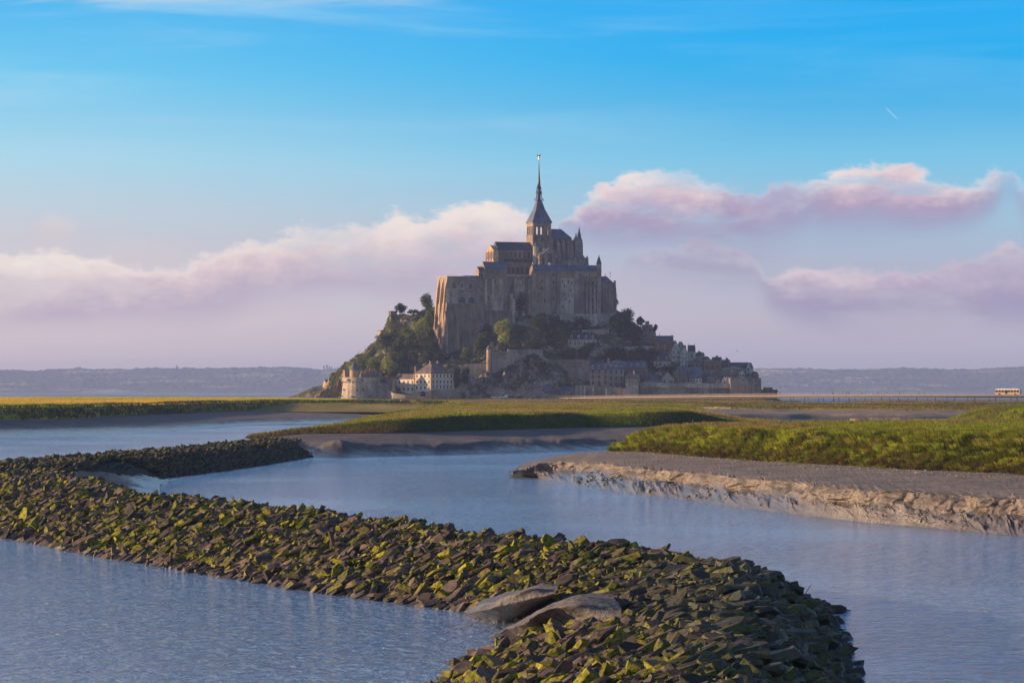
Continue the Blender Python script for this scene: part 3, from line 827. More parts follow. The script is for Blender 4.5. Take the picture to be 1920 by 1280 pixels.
WIDTH = {'near': 11.0, 'far': 4.2, 'inner': 6.5}
def dyke_h(x, y):
    x = np.asarray(x, float); y = np.asarray(y, float)
    dmin = {k: np.full(x.shape, 1e9) for k in WIDTH}
    for s in segs: dmin[s[2]] = np.minimum(dmin[s[2]], seg_dist(x, y, s))
    ins = inside(x, y)
    z = 2.2
    sm = 1.0
    for k, w in WIDTH.items():
        t = np.clip(dmin[k] / w, 0, 1)
        sm = sm * (1 - (1 - t) ** 1.7)
    d_all = np.minimum.reduce(list(dmin.values()))
    zz = z * sm + .22 * fbm(x * .25, y * .25, oct=3, seed=201)* np.clip(d_all/3,0,1)
    return np.where(ins, zz, -d_all * .35 - .02), d_all, ins

# core of the dyke under the stones
gx = np.arange(poly[:, 0].min() - 6, poly[:, 0].max() + 6, .9); gy = np.arange(55, poly[:, 1].max() + 6, .9)
X, Y = np.meshgrid(gx, gy)
Z, _, ins = dyke_h(X, Y)
Zc = np.clip(Z, -1.5, 9) - .22 * ins
keep = Zc > -1.4
fc = grid_faces(*X.shape); kf = keep.ravel()[fc].any(1)
V = np.stack([X, Y, Zc], 2).reshape(-1, 3)
used = np.unique(fc[kf]); re = np.full(len(V), -1); re[used] = np.arange(len(used))
M_CORE = mud_mat('dyke_core', srgb(40, 37, 34), srgb(28, 28, 24), None, None, 1.0, 1.2)  # near-black colour paints shade into the gaps between stones
tag(mesh_np('dyke_ground', V[used], re[fc[kf]], M_CORE, smooth=True), kind='structure')

# stone material: warm grey slabs, yellow-green moss on steep faces
m, gg, b = new_mat('mossy_stone')
gn = gg.node('ShaderNodeNewGeometry'); geo = gn.outputs['Position']
isl = gn.outputs['Random Per Island']; oi = gg.node('ShaderNodeObjectInfo').outputs['Random']
rnd = gg.m('FRACT', gg.m('ADD', isl, oi))
rnd2 = gg.m('FRACT', gg.m('MULTIPLY', rnd, 7.31))
sx, sy, sz = gg.sep(geo); nx, ny, nz = gg.sep(gn.outputs['True Normal'])
stone = gg.ramp(rnd, [(0, srgb(64, 57, 57)), (.3, srgb(104, 90, 84)), (.6, srgb(84, 77, 80)), (.85, srgb(138, 118, 108)), (1, srgb(58, 54, 55))])
stone = gg.mix(.5, stone, gg.mix(gg.mr(gg.noise(geo, 3.0, 5, .7), .3, .7), srgb(66, 60, 56), srgb(214, 204, 190)), 'OVERLAY')
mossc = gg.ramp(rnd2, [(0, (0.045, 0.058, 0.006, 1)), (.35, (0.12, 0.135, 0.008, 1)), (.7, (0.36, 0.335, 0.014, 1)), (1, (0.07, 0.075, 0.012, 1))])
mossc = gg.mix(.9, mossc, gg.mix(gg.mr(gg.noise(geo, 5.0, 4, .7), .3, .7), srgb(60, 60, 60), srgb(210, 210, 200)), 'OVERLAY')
mn = gg.noise(geo, 2.2, 6, .7)
big = gg.noise(geo, .09, 3, .5)
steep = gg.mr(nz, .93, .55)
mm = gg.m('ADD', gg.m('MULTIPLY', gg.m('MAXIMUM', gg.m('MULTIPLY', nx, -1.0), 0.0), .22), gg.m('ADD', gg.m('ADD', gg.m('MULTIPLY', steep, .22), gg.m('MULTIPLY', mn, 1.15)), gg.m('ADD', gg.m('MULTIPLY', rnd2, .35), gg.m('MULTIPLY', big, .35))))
# less moss near the water line (bare) and on the outer, wave-washed end
mm = gg.m('SUBTRACT', mm, gg.m('MULTIPLY', gg.mr(sz, .75, .1), .22))
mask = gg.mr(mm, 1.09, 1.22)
weed = gg.m('MULTIPLY', gg.mr(sx, 2.0, 7.5), gg.mr(sy, 158, 130))
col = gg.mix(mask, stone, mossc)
col = gg.mix(gg.m('MULTIPLY', weed, .72), col, gg.mix(rnd, (0.018, 0.028, 0.012, 1), (0.045, 0.05, 0.03, 1)))
far_shade = gg.mr(sy, 262, 320)  # shade of the far branch painted in as darker stone
col = gg.mix(gg.m('MULTIPLY', far_shade, .62), col, gg.mix(rnd, (0.02, 0.028, 0.012, 1), (0.06, 0.058, 0.05, 1)))
wetl = gg.mr(sz, .34, .12)
col = gg.mix(gg.m('MULTIPLY', wetl, .6), col, (0.035, 0.033, 0.028, 1))
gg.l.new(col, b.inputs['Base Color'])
gg.l.new(gg.m('SUBTRACT', .88, gg.m('MULTIPLY', gg.m('MAXIMUM', wetl, gg.m('MULTIPLY', weed, .8)), .35)), b.inputs['Roughness'])
b.inputs['Specular IOR Level'].default_value = .35
bn = gg.node('ShaderNodeBump'); bn.inputs['Strength'].default_value = .7; bn.inputs['Distance'].default_value = .08
gg.l.new(gg.noise(geo, 5.0, 5, .7), bn.inputs['Height']); gg.l.new(bn.outputs[0], b.inputs['Normal'])
M_ROCK = m

# angular slab shapes
def slab(seed, bev=True):
    r = random.Random(seed)
    bm = bmesh.new()
    tx = r.uniform(.85, 1.1); ty = r.uniform(.42, .72); tz = r.uniform(.15, .30)
    k = r.randint(5, 8); ph = r.uniform(0, 6.28); sh = r.uniform(-.12, .12)
    for i in range(k):
        th = ph + 6.283 * (i + r.uniform(-.28, .28)) / k; rad = r.uniform(.82, 1.08)
        cx_, cy_ = math.cos(th) * tx * rad * .6, math.sin(th) * ty * rad * .6
        bm.verts.new((cx_, cy_, -tz * .5 * r.uniform(.7, 1.1)))
        q = r.uniform(.78, 1.0)
        bm.verts.new((cx_ * q + sh, cy_ * q, tz * .5 * r.uniform(.55, 1.15)))
    res = bmesh.ops.convex_hull(bm, input=bm.verts)
    bmesh.ops.delete(bm, geom=[e for e in res['geom_interior'] if isinstance(e, bmesh.types.BMVert)], context='VERTS')
    bmesh.ops.dissolve_limit(bm, angle_limit=R(9), verts=bm.verts, edges=bm.edges)
    if bev: bmesh.ops.bevel(bm, geom=list(bm.edges), offset=.015, segments=1, affect='EDGES')
    bmesh.ops.triangulate(bm, faces=bm.faces)
    bm.verts.index_update()
    V = np.array([v.co[:] for v in bm.verts]); T = np.array([[v.index for v in f.verts] for f in bm.faces])
    bm.free()
    return V, T
SL = [slab(900 + i) for i in range(28)]
SLF = [slab(900 + i, False) for i in range(28)]

# positions: jittered grid
sp = .45
ux, uy = np.meshgrid(np.arange(poly[:, 0].min() - 2, poly[:, 0].max() + 2, sp), np.arange(76, poly[:, 1].max() + 1, sp))
ux = ux.ravel() + rng.uniform(-.42, .42, ux.size) * sp; uy = uy.ravel() + rng.uniform(-.42, .42, uy.size) * sp
z_, d_, in_ = dyke_h(ux, uy)
ok = in_ | (d_ < .5)
ux, uy, z_, d_ = ux[ok], uy[ok], z_[ok], d_[ok]

# mud tongues over the notch and in the corner
def tongue(name, rows, mat, nc=90, amp=.12, seed=1, lift=0.0, bulge=0.0):
    rows = [[(q[0], q[1], q[2] - lift) for q in r_] for r_ in rows]
    G, _ = loft(rows, nc, [12] * (len(rows) - 1))
    q = G.reshape(-1, 3); a_, b_ = np.meshgrid(np.linspace(0, 1, G.shape[1]), np.linspace(0, 1, G.shape[0]))
    q[:, 2] += bulge * (np.sin(np.pi * b_) * np.clip((1 - a_) * 3, 0, 1)).ravel()
    q[:, 2] += fbm(q[:, 0] * .5, q[:, 1] * .35, oct=5, seed=seed, gain=.6) * amp
    return grid_obj(name, G, mat), G
M_TONGUE = mud_mat('silt', srgb(124, 118, 118), srgb(98, 94, 97), 0.3, 1.5, 1.0, 1.6, wk=.6)
# rows run from the left/near lower edge to the right/upper edge
t1 = [[P(835, 1141, -.25), P(880, 1158, -.25), P(925, 1166, -.2), P(985, 1140, .5), P(1030, 1110, 1.1)],
      [P(850, 1134, .1), P(885, 1146, .22), P(930, 1150, .3), P(985, 1128, .9), P(1035, 1102, 1.5)],
      [P(868, 1125, .7), P(900, 1121, 1.1), P(945, 1112, 1.4), P(1000, 1100, 1.75), P(1040, 1090, 2.0)],
      [P(890, 1113, 1.1), P(922, 1104, 1.5), P(965, 1092, 1.9), P(1005, 1082, 2.15), P(1045, 1081, 2.15)],
      [P(905, 1104, 1.0), P(935, 1096, 1.2), P(970, 1086, 1.6), P(1010, 1076, 1.9), P(1050, 1074, 1.7)]]
t2 = [[P(872, 1192, -.3), P(940, 1196, -.3), P(1000, 1192, -.1), P(1040, 1165, 1.0), P(1110, 1150, 1.6), P(1165, 1140, 1.8)],
      [P(880, 1183, .0), P(940, 1180, .25), P(990, 1172, .8), P(1040, 1145, 1.5), P(1100, 1128, 2.0), P(1165, 1122, 2.2)],
      [P(900, 1168, .35), P(935, 1155, 1.0), P(985, 1135, 1.75), P(1035, 1116, 2.2), P(1090, 1104, 2.5), P(1165, 1108, 2.4)],
      [P(915, 1166, .2), P(945, 1152, .8), P(985, 1130, 1.6), P(1035, 1104, 2.25), P(1095, 1092, 2.5), P(1150, 1093, 2.4)],
      [P(925, 1162, -.1), P(960, 1146, .3), P(1000, 1128, .9), P(1040, 1104, 1.6), P(1095, 1088, 2.0), P(1160, 1088, 1.9)]]
_, T1 = tongue('silt_bank', t1, M_TONGUE, seed=301, lift=.5, amp=.16)
_, T2 = tongue('silt_bank', t2, M_TONGUE, seed=302, amp=.22, lift=.6)
t3 = [[P(180, 924, .0), P(240, 934, -.1), P(300, 940, -.2), P(330, 935, -.3)],
      [P(118, 915, 1.9), P(180, 914, 1.2), P(240, 916, .55), P(300, 926, .05)],
      [P(118, 900, 1.9), P(165, 897, 1.1), P(230, 899, .5), P(300, 908, .08)],
      [P(140, 890, 1.7), P(185, 888, 1.0), P(250, 892, .4), P(322, 902, -.05)],
      [P(150, 882, 1.6), P(200, 882, .8), P(260, 886, .2), P(330, 897, -.2)]]
M_CORNER = mud_mat('corner_silt', srgb(150, 134, 124), srgb(120, 110, 106), 0.3, 1.3, .7, .5)
_, T3 = tongue('silt_bank', t3, M_CORNER, seed=303, amp=.3, bulge=.35)
polys = [np.array([G[0, :, :2], ]).reshape(-1, 2) for G in ()]
def border(G, m=2):
    return np.concatenate([G[m, m:-m, :2], G[m:-m, -m - 1, :2], G[-m - 1, m:-m, :2][::-1], G[m:-m, m, :2][::-1]])
for G in (T1[8:-10, :-12], T2[6:-12, :-34], T3[4:-4]):
    b_in = inside(ux, uy, border(G)[::2])
    keep = ~b_in | (rng.uniform(0, 1, len(ux)) < .05)
    ux, uy, z_, d_ = ux[keep], uy[keep], z_[keep], d_[keep]

n = len(ux)
vpx = ux / uy * F + 960; vpy = HY + (H - z_) * F / uy
size = np.exp(rng.normal(-.42, .46, n)) * np.where(uy > 260, 1.15, 1.0) * (1 + .25 * (d_ < 1.5))
size = np.clip(np.where(rng.uniform(0, 1, n) < .10, size * 1.25, size), .3, 1.45)
flat = np.clip((ux - 2.0) / 6, 0, 1)           # flatter paving towards the outer end
tilt = -(R(30) * (1 - flat) + R(8) * flat) + np.where(rng.uniform(0, 1, n) < .12, rng.normal(0, R(28), n), rng.normal(0, R(9), n))
yaw = rng.normal(R(10), R(32), n)
yaw = np.where(rng.uniform(0, 1, n) < .15, rng.uniform(0, 6.28, n), yaw)
roll = rng.normal(0, R(16), n) - R(12) * (uy < 260)
var = rng.integers(0, len(SL), n)

def rot_m(yaw, tilt, roll):
    return Matrix.Rotation(yaw, 3, 'Z') @ Matrix.Rotation(tilt, 3, 'Y') @ Matrix.Rotation(roll, 3, 'X')

vis = (vpx > 4) & (vpx < 1905) & (vpy < 1276) & (d_ > .2)
order = np.argsort(np.where(vis, uy / size, 1e9))
pick = set(order[:300].tolist())
rock_me = []
for i, (V, T) in enumerate(SL):
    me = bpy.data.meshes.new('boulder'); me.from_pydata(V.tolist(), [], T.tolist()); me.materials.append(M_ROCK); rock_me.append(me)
Vs = []; Ts = []; o_ = 0
for i in range(n):
    s = size[i]; zz = max(z_[i], -.1) + .02 * s + .07 * rng.normal()
    Mx = rot_m(yaw[i], tilt[i], roll[i])
    if i in pick:
        ob = bpy.data.objects.new('boulder', rock_me[var[i]]); COL.objects.link(ob)
        ob.location = (ux[i], uy[i], zz); ob.rotation_euler = Mx.to_euler(); ob.scale = (s, s * .95, s * .95)
        tag(ob, 'angular moss-stained slab of rock packed into the nearest part of the stone dyke', 'boulder', 'boulders of the near stone dyke')
        continue
    V, T = (SL if uy[i] < 175 else SLF)[var[i]]
    Vs.append(V * (s * np.array([1, .95, .95])) @ np.array(Mx).T + (ux[i], uy[i], zz)); Ts.append(T + o_); o_ += len(V)
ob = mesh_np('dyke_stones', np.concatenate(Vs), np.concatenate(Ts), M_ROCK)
tag(ob, 'thousands of mossy angular stones covering the long curved dyke away into the river', 'stones', kind='stuff')
# a few stones standing in the water beside the dyke
for j, (a, b_, s, lab) in enumerate([(897, 1240, 1.25, 'small mossy boulder alone in the water left of the near dyke end'),
                        (1552, 1149, 1.1, 'low dark flat stone awash in the river right of the dyke, farther of the pair'),
                        (1566, 1226, 1.1, 'large dark wet boulder jutting into the river at the right edge of the dyke'),
                        (478, 822, 2.6, 'dark boulder on the left end of the mid-river mud spit')]):
    x0, y0, _ = P(a, b_, 0 if j < 3 else 2.2)
    ob = bpy.data.objects.new('boulder', rock_me[(j * 5 + 3) % 28]); COL.objects.link(ob)
    ob.location = (x0, y0, .12 if j < 3 else 2.5); ob.rotation_euler = (.1, -.1, .4 + j); ob.scale = (s, s, s * (.55 if j == 1 else 1))
    tag(ob, lab, 'boulder')

# small stuff lying about: rubble between the dyke stones, clods under the mud scarp, shingle along the grass foot
def litter(name, label, cat, pts, size, mat, flat=.7):
    Vs = []; Ts = []; o_ = 0; n = len(pts)
    sz = size * np.exp(rng.normal(0, .4, n))
    for i in range(n):
        V, T = SLF[int(rng.integers(0, len(SLF)))]
        Mx = rot_m(rng.uniform(0, 6.28), rng.normal(0, .25), rng.normal(0, .25))
        Vs.append((V * np.array([1, 1.1, flat * 2.2]) * sz[i]) @ np.array(Mx).T + pts[i]); Ts.append(T + o_); o_ += len(V)
    ob = mesh_np(name, np.concatenate(Vs), np.concatenate(Ts), mat); tag(ob, label, cat, kind='stuff')
bx_ = rng.uniform(poly[:, 0].min(), poly[:, 0].max(), 60000); by_ = rng.uniform(84, 235, 60000)
zz_, dd2, in2 = dyke_h(bx_, by_); k2 = in2 & (dd2 > .1); k2 &= (np.arange(60000) % 3 > 0) | (dd2 < 2)
q = np.c_[bx_, by_, zz_ + .12][k2][:9000]
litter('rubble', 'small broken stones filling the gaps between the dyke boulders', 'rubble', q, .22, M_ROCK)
p, r, c = by_area(G1, 8, 34, .55)
n1_ = fbm(p[:, 0] * .25, p[:, 1] * .12, oct=3, seed=601); p = p[n1_ > .02]; p[:, 2] += .03
litter('mud_clods', 'clods of fallen mud scattered on the slope below the right bank scarp', 'clods', p, .30, M_MUD_R)
nr1 = G1.shape[0]
p, r, c = by_area(G1, nr1 - 14, nr1 - 5, 2.2)
litter('shingle', 'line of pale shell and shingle along the foot of the right grassy bank', 'shingle', p, .10, stone_mat('pale_shingle', srgb(190, 176, 160), srgb(130, 118, 110), 2.0))
# ================================================================== MOUNT: helpers
class MB:
    def __init__(s): s.V = []; s.F = []
    def add(s, V, Fs):
        o = len(s.V); s.V += [tuple(v) for v in V]; s.F += [tuple(i + o for i in f) for f in Fs]; return s
    def box(s, x0, x1, y0, y1, z0, z1, bat=0.0):
        """bat: outward batter at the bottom"""
        return s.add([(x0 - bat, y0 - bat, z0), (x1 + bat, y0 - bat, z0), (x1 + bat, y1 + bat, z0), (x0 - bat, y1 + bat, z0), (x0, y0, z1), (x1, y0, z1), (x1, y1, z1), (x0, y1, z1)],
                     [(3, 2, 1, 0), (4, 5, 6, 7), (0, 1, 5, 4), (1, 2, 6, 5), (2, 3, 7, 6), (3, 0, 4, 7)])
    def prism(s, pts, z0, z1, k=1.0, cx=0, cy=0):
        n = len(pts)
        top = [(cx + (x - cx) * k, cy + (y - cy) * k, z1) for x, y in pts]
        return s.add([(x, y, z0) for x, y in pts] + top, [tuple(range(n))[::-1], tuple(range(n, 2 * n))] + [(i, (i + 1) % n, n + (i + 1) % n, n + i) for i in range(n)])
    def cyl(s, cx, cy, r0, r1, z0, z1, n=16):
        p = [(math.cos(2 * math.pi * i / n), math.sin(2 * math.pi * i / n)) for i in range(n)]
        if r1 < 1e-3:
            return s.add([(cx + a * r0, cy + b * r0, z0) for a, b in p] + [(cx, cy, z1)], [tuple(range(n))[::-1]] + [(i, (i + 1) % n, n) for i in range(n)])
        return s.add([(cx + a * r0, cy + b * r0, z0) for a, b in p] + [(cx + a * r1, cy + b * r1, z1) for a, b in p],
                     [tuple(range(n))[::-1], tuple(range(n, 2 * n))] + [(i, (i + 1) % n, n + (i + 1) % n, n + i) for i in range(n)])
    def gable(s, x0, x1, y0, y1, ze, zr, axis='x', t=0.25, ov=0.4):
        """solid gable roof; ridge along axis"""
        if axis == 'x':
            x0 -= ov * .6; x1 += ov * .6; m = (y0 + y1) / 2; dz = ov * (zr - ze) / max(.1, (y1 - y0) / 2); y0 -= ov; y1 += ov; ze -= dz
            V = [(x0, y0, ze), (x1, y0, ze), (x1, y1, ze), (x0, y1, ze), (x0, m, zr), (x1, m, zr)]
            Fs = [(3, 2, 1, 0), (0, 1, 5, 4), (2, 3, 4, 5), (0, 4, 3), (1, 2, 5)]
        else:
            y0 -= ov * .6; y1 += ov * .6; m = (x0 + x1) / 2; dz = ov * (zr - ze) / max(.1, (x1 - x0) / 2); x0 -= ov; x1 += ov; ze -= dz
            V = [(x0, y0, ze), (x1, y0, ze), (x1, y1, ze), (x0, y1, ze), (m, y0, zr), (m, y1, zr)]
            Fs = [(3, 2, 1, 0), (3, 0, 4, 5), (1, 2, 5, 4), (0, 1, 4), (2, 3, 5)]
        return s.add(V, Fs)
    def hip(s, x0, x1, y0, y1, ze, zr, k=1.0, ov=0.4, flat=0.0):
        x0 -= ov; x1 += ov; y0 -= ov; y1 += ov; ze -= .2
        w = min(x1 - x0, y1 - y0) / 2 * k * (1 - flat)
        a0, a1, b0, b1 = x0 + w, x1 - w, y0 + w, y1 - w
        if a1 - a0 < .05: a0 = (x0 + x1) / 2 - .03; a1 = a0 + .06
        if b1 - b0 < .05: b0 = (y0 + y1) / 2 - .03; b1 = b0 + .06
        return s.add([(x0, y0, ze), (x1, y0, ze), (x1, y1, ze), (x0, y1, ze), (a0, b0, zr), (a1, b0, zr), (a1, b1, zr), (a0, b1, zr)],
                     [(3, 2, 1, 0), (4, 5, 6, 7), (0, 1, 5, 4), (1, 2, 6, 5), (2, 3, 7, 6), (3, 0, 4, 7)])
    def bar(s, p, q, r=.15):
        p = Vector(p); q = Vector(q); d = (q - p).normalized(); u = d.orthogonal().normalized() * r; v = d.cross(u).normalized() * r
        V = [p + u, p + v, p - u, p - v, q + u, q + v, q - u, q - v]
        return s.add([tuple(x) for x in V], [(3, 2, 1, 0), (4, 5, 6, 7)] + [(i, (i + 1) % 4, 4 + (i + 1) % 4, 4 + i) for i in range(4)])
    def build(s, name, mat, parent=None, loc=None, smooth=False):
        me = bpy.data.meshes.new(name); me.from_pydata(s.V, [], s.F); me.materials.append(mat)
        bmx = bmesh.new(); bmx.from_mesh(me); bmesh.ops.recalc_face_normals(bmx, faces=bmx.faces); bmx.to_mesh(me); bmx.free()
        if smooth: me.polygons.foreach_set('use_smooth', [True] * len(me.polygons))
        o = bpy.data.objects.new(name, me); COL.objects.link(o)
        if parent is not None:
            o.parent = parent
            if loc is None: loc = OFF.get(parent.name, (0, 0, 0))
        if loc is not None: o.location = loc
        return o

OFF = {}
SHARED = {}
def thing(name, label, cat, loc, rz=0.0, group=None, off=(0, 0, 0)):
    o = empty(name, loc, rz); tag(o, label, cat, group); OFF[o.name] = off
    return o

def win(parent, x, y, z, w, h, nrm='front', mat=None, name='window', d=.10):
    """window pane at local point (bottom centre) on a face; shared meshes"""
    mat = mat or MATS['window_glass']
    key = (name, round(w, 2), round(h, 2), nrm in ('left', 'right'), mat.name)
    if key not in SHARED:
        if key[3]: m = MB().box(-d, d, -w / 2, w / 2, 0, h)
        else: m = MB().box(-w / 2, w / 2, -d, d, 0, h)
        me = bpy.data.meshes.new(name); me.from_pydata(m.V, [], m.F); me.materials.append(mat); SHARED[key] = me
    o = bpy.data.objects.new(name, SHARED[key]); COL.objects.link(o); o.parent = parent
    q = OFF.get(parent.name, (0, 0, 0))
    o.location = (x + q[0], y + q[1], z + q[2])
    return o

# materials
M_ST = stone_mat('granite_wall', srgb(172, 150, 134), srgb(126, 109, 100), .06, streak=.55, c3=srgb(86, 74, 66))
M_ST2 = stone_mat('grey_granite', srgb(172, 158, 150), srgb(128, 116, 112), .08, streak=.5, c3=srgb(92, 82, 76))
M_STP = stone_mat('pale_granite', srgb(204, 188, 174), srgb(160, 146, 136), .07, streak=.5, c3=srgb(110, 98, 90))
M_STD = stone_mat('dark_granite', srgb(132, 110, 98), srgb(92, 77, 72), .10, streak=.75, c3=srgb(156, 142, 132))
M_WARM_LIT_ST = stone_mat('warm_sunlit_granite', srgb(204, 176, 140), srgb(168, 144, 116), .1, streak=.2)  # warm stone with golden sunlight put into its colour
M_SLATE = stone_mat('slate', srgb(102, 110, 136), srgb(80, 86, 108), .2, rough=.6, bump=.1, fine=2.0)
M_SLATE_D = stone_mat('dark_slate', srgb(80, 84, 104), srgb(62, 66, 84), .2, rough=.6, bump=.1, fine=2.0)
M_SLATE_B = stone_mat('brown_slate', srgb(132, 114, 108), srgb(104, 92, 90), .2, rough=.7, bump=.1, fine=2.0)
M_TILE = stone_mat('red_tile', srgb(150, 92, 72), srgb(116, 80, 68), .3, rough=.8, bump=.2, fine=2.0)
M_WHITE = stone_mat('white_render', srgb(238, 222, 208), srgb(218, 202, 188), .15, streak=.15, c3=srgb(170, 150, 120))
M_TIMBER = stone_mat('half_timber', srgb(206, 200, 192), srgb(170, 166, 164), .5)
M_RED = stone_mat('red_wall', srgb(146, 112, 98), srgb(116, 96, 88), .3)
M_LEAD = plain_mat('lead_spire', srgb(48, 52, 64), .45, .3)
M_GILT = plain_mat('gilding', srgb(214, 158, 66), .5, 1.0, .03)
M_WOOD = plain_mat('weathered_wood', srgb(150, 124, 100), .9)
M_WOODL = plain_mat('pale_timber', srgb(176, 156, 144), .8)
M_STEEL = plain_mat('painted_steel', srgb(70, 66, 66), .6)
M_GLASS, gg, b = new_mat('window_glass')
b.inputs['Base Color'].default_value = srgb(40, 40, 46); b.inputs['Roughness'].default_value = .25
M_SHUT = plain_mat('window_shutter', srgb(96, 70, 58), .7)
M_BARK = stone_mat('bark', srgb(92, 76, 60), srgb(66, 56, 46), .6)
M_ROAD = stone_mat('causeway_asphalt', srgb(150, 142, 138), srgb(128, 122, 120), .05, streak=0, bump=.1)

# ---------------------------------------------------------------- hill of the mount
HC = {  # px: [(Y, py)...] front to ridge and down behind
    520: [(1990, 751), (2020, 750), (2060, 750), (2140, 751)],
    585: [(1990, 750), (2010, 747), (2060, 746), (2140, 751)],
    600: [(1975, 749), (1995, 743), (2015, 738), (2060, 733), (2150, 751)],
    625: [(1960, 749), (1980, 735), (2005, 716), (2055, 706), (2170, 751)],
    650: [(1955, 749), (1975, 722), (2000, 700), (2050, 686), (2180, 751)],
    675: [(1955, 749), (1975, 716), (2000, 690), (2055, 666), (2185, 751)],
    700: [(1955, 749), (1972, 720), (1998, 690), (2060, 643), (2190, 751)],
    716: [(1955, 749), (1972, 718), (1998, 686), (2062, 624), (2190, 751)],
    733: [(1955, 749), (1972, 716), (2000, 680), (2045, 622), (2062, 594), (2110, 596), (2190, 751)],
    765: [(1955, 749), (1972, 712), (2000, 676), (2040, 620), (2064, 590), (2120, 590), (2190, 751)],
    800: [(1955, 749), (1972, 708), (2000, 672), (2035, 622), (2064, 584), (2120, 580), (2190, 751)],
    815: [(1955, 749), (1972, 706), (2000, 676), (2022, 648), (2062, 586), (2120, 575), (2190, 751)],
    832: [(1955, 749), (1970, 704), (1995, 682), (2018, 668), (2030, 650), (2070, 580), (2120, 570), (2190, 751)],
    880: [(1950, 749), (1966, 702), (1990, 682), (2018, 662), (2030, 655), (2060, 570), (2120, 560), (2190, 751)],
    915: [(1946, 749), (1956, 712), (1966, 690), (1990, 672), (2025, 650), (2045, 600), (2120, 560), (2190, 751)],
    950: [(1946, 749), (1956, 706), (1966, 680), (1985, 662), (2010, 640), (2036, 595), (2120, 560), (2190, 751)],
    1000: [(1946, 749), (1956, 700), (1966, 672), (1985, 657), (2010, 640), (2040, 590), (2120, 560), (2190, 751)],
    1030: [(1946, 749), (1958, 706), (1968, 682), (1985, 664), (2010, 642), (2042, 590), (2120, 560), (2190, 751)],
    1075: [(1946, 749), (1966, 716), (1976, 690), (1992, 664), (2012, 640), (2046, 590), (2120, 560), (2190, 751)],
    1120: [(1942, 748), (1970, 714), (1986, 690), (2004, 664), (2020, 640), (2052, 590), (2120, 565), (2190, 751)],
    1165: [(1940, 747), (1970, 712), (1986, 692), (2006, 664), (2022, 638), (2056, 596), (2100, 585), (2190, 751)],
    1200: [(1940, 747), (1970, 712), (1986, 692), (2006, 668), (2026, 645), (2060, 618), (2100, 620), (2190, 751)],
    1240: [(1940, 746), (1968, 716), (1990, 696), (2015, 672), (2045, 652), (2070, 645), (2190, 751)],
    1280: [(1942, 746), (1968, 718), (1990, 700), (2020, 682), (2060, 668), (2180, 751)],
    1320: [(1944, 746), (1968, 719), (1990, 706), (2020, 692), (2060, 682), (2170, 751)],
    1370: [(1946, 746), (1968, 719), (1990, 710), (2020, 700), (2055, 690), (2160, 751)],
    1415: [(1950, 746), (1970, 722), (1990, 714), (2030, 708), (2150, 751)],
    1432: [(1955, 749), (1975, 742), (1995, 738), (2030, 738), (2140, 751)],
    1480: [(1960, 754), (2000, 754), (2060, 754), (2140, 754)],
}
_hp = np.array(sorted(HC)); _Y = np.linspace(1930, 2230, 301)
def _col(k):
    pts = HC[k]; Ys = [q[0] for q in pts]; Z = [H - (q[1] - HY) * q[0] / F for q in pts]
    c = np.interp(_Y, Ys, Z, left=4.2, right=4.2)
    return np.convolve(np.pad(c, 3, 'edge'), np.ones(7) / 7, 'valid')
_HT = np.stack([_col(k) for k in _hp])           # [col, Y]
def hill_z(X, Y):
    X = np.asarray(X, float); Y = np.asarray(Y, float)
    px_ = X / Y * F + 960
    fc_ = np.interp(px_, _hp, np.arange(len(_hp))); fy = (np.clip(Y, 1930, 2229.9) - 1930)
    i = np.clip(fc_.astype(int), 0, len(_hp) - 2); j = fy.astype(int); u = fc_ - i; v = fy - j
    u = u * u * (3 - 2 * u)
    return (_HT[i, j] * (1 - u) + _HT[i + 1, j] * u) * (1 - v) + (_HT[i, j + 1] * (1 - u) + _HT[i + 1, j + 1] * u) * v
def hit(px, py, lo=1940, hi=2180):
    Ys = np.linspace(lo, hi, 961); Xs = (px - 960) / F * Ys
    zr = H - (py - HY) * Ys / F
    k = np.nonzero(hill_z(Xs, Ys) >= zr)[0]
    return float(Ys[k[0]]) if len(k) else 2060.0

xs = np.linspace(-152, 182, 620); ys = np.linspace(1934, 2215, 420)
X, Y = np.meshgrid(xs, ys); Z = hill_z(X, Y)
up = np.clip((Z - 5) / 6, 0, 1)
crag = np.abs(fbm(X * .07, Y * .06, Z * .05, oct=6, seed=401, gain=.62))
Zr = Z + up * (fbm(X * .05, Y * .05, oct=6, seed=402, gain=.62) * 4.0 + (crag - .2) * 4.5)
ppx = X / Y * F + 960
outc = np.exp(-((ppx - 965) / 85) ** 2) * np.clip((1985 - Y) / 15, 0, 1) * up
Zr += outc * (np.abs(fbm(X * .16, Y * .16, oct=5, seed=403, gain=.65)) * 7 - 1.8)
Xr = X + up * fbm(X * .12, Y * .1, Z * .15, oct=4, seed=404) * 2.0
m, gg, b = new_mat('mount_rock')
gn = gg.node('ShaderNodeNewGeometry'); geo = gn.outputs['Position']; nz = gg.sep(gn.outputs['Normal'])[2]
n = gg.noise(geo, .09, 7, .66); n2 = gg.noise(geo, .45, 5, .7); n3 = gg.noise(geo, .05, 3, .5)
rock = gg.mix(gg.mr(n, .38, .6), srgb(156, 134, 120), srgb(108, 94, 88))
rock = gg.mix(gg.mr(n2, .52, .68), rock, srgb(214, 198, 186))
rock = gg.mix(gg.mr(gg.noise(geo, .25, 4, .6), .55, .7), rock, srgb(140, 92, 62))
gr = gg.mix(gg.mr(n2, .35, .65), (.045, .062, .016, 1), (.10, .10, .03, 1))
mk = gg.mr(gg.m('ADD', gg.m('MULTIPLY', nz, .35), n), .66, .82)
gg.l.new(gg.mix(mk, rock, gr), b.inputs['Base Color']); b.inputs['Roughness'].default_value = .92
bn = gg.node('ShaderNodeBump'); bn.inputs['Strength'].default_value = 1; bn.inputs['Distance'].default_value = 1.4
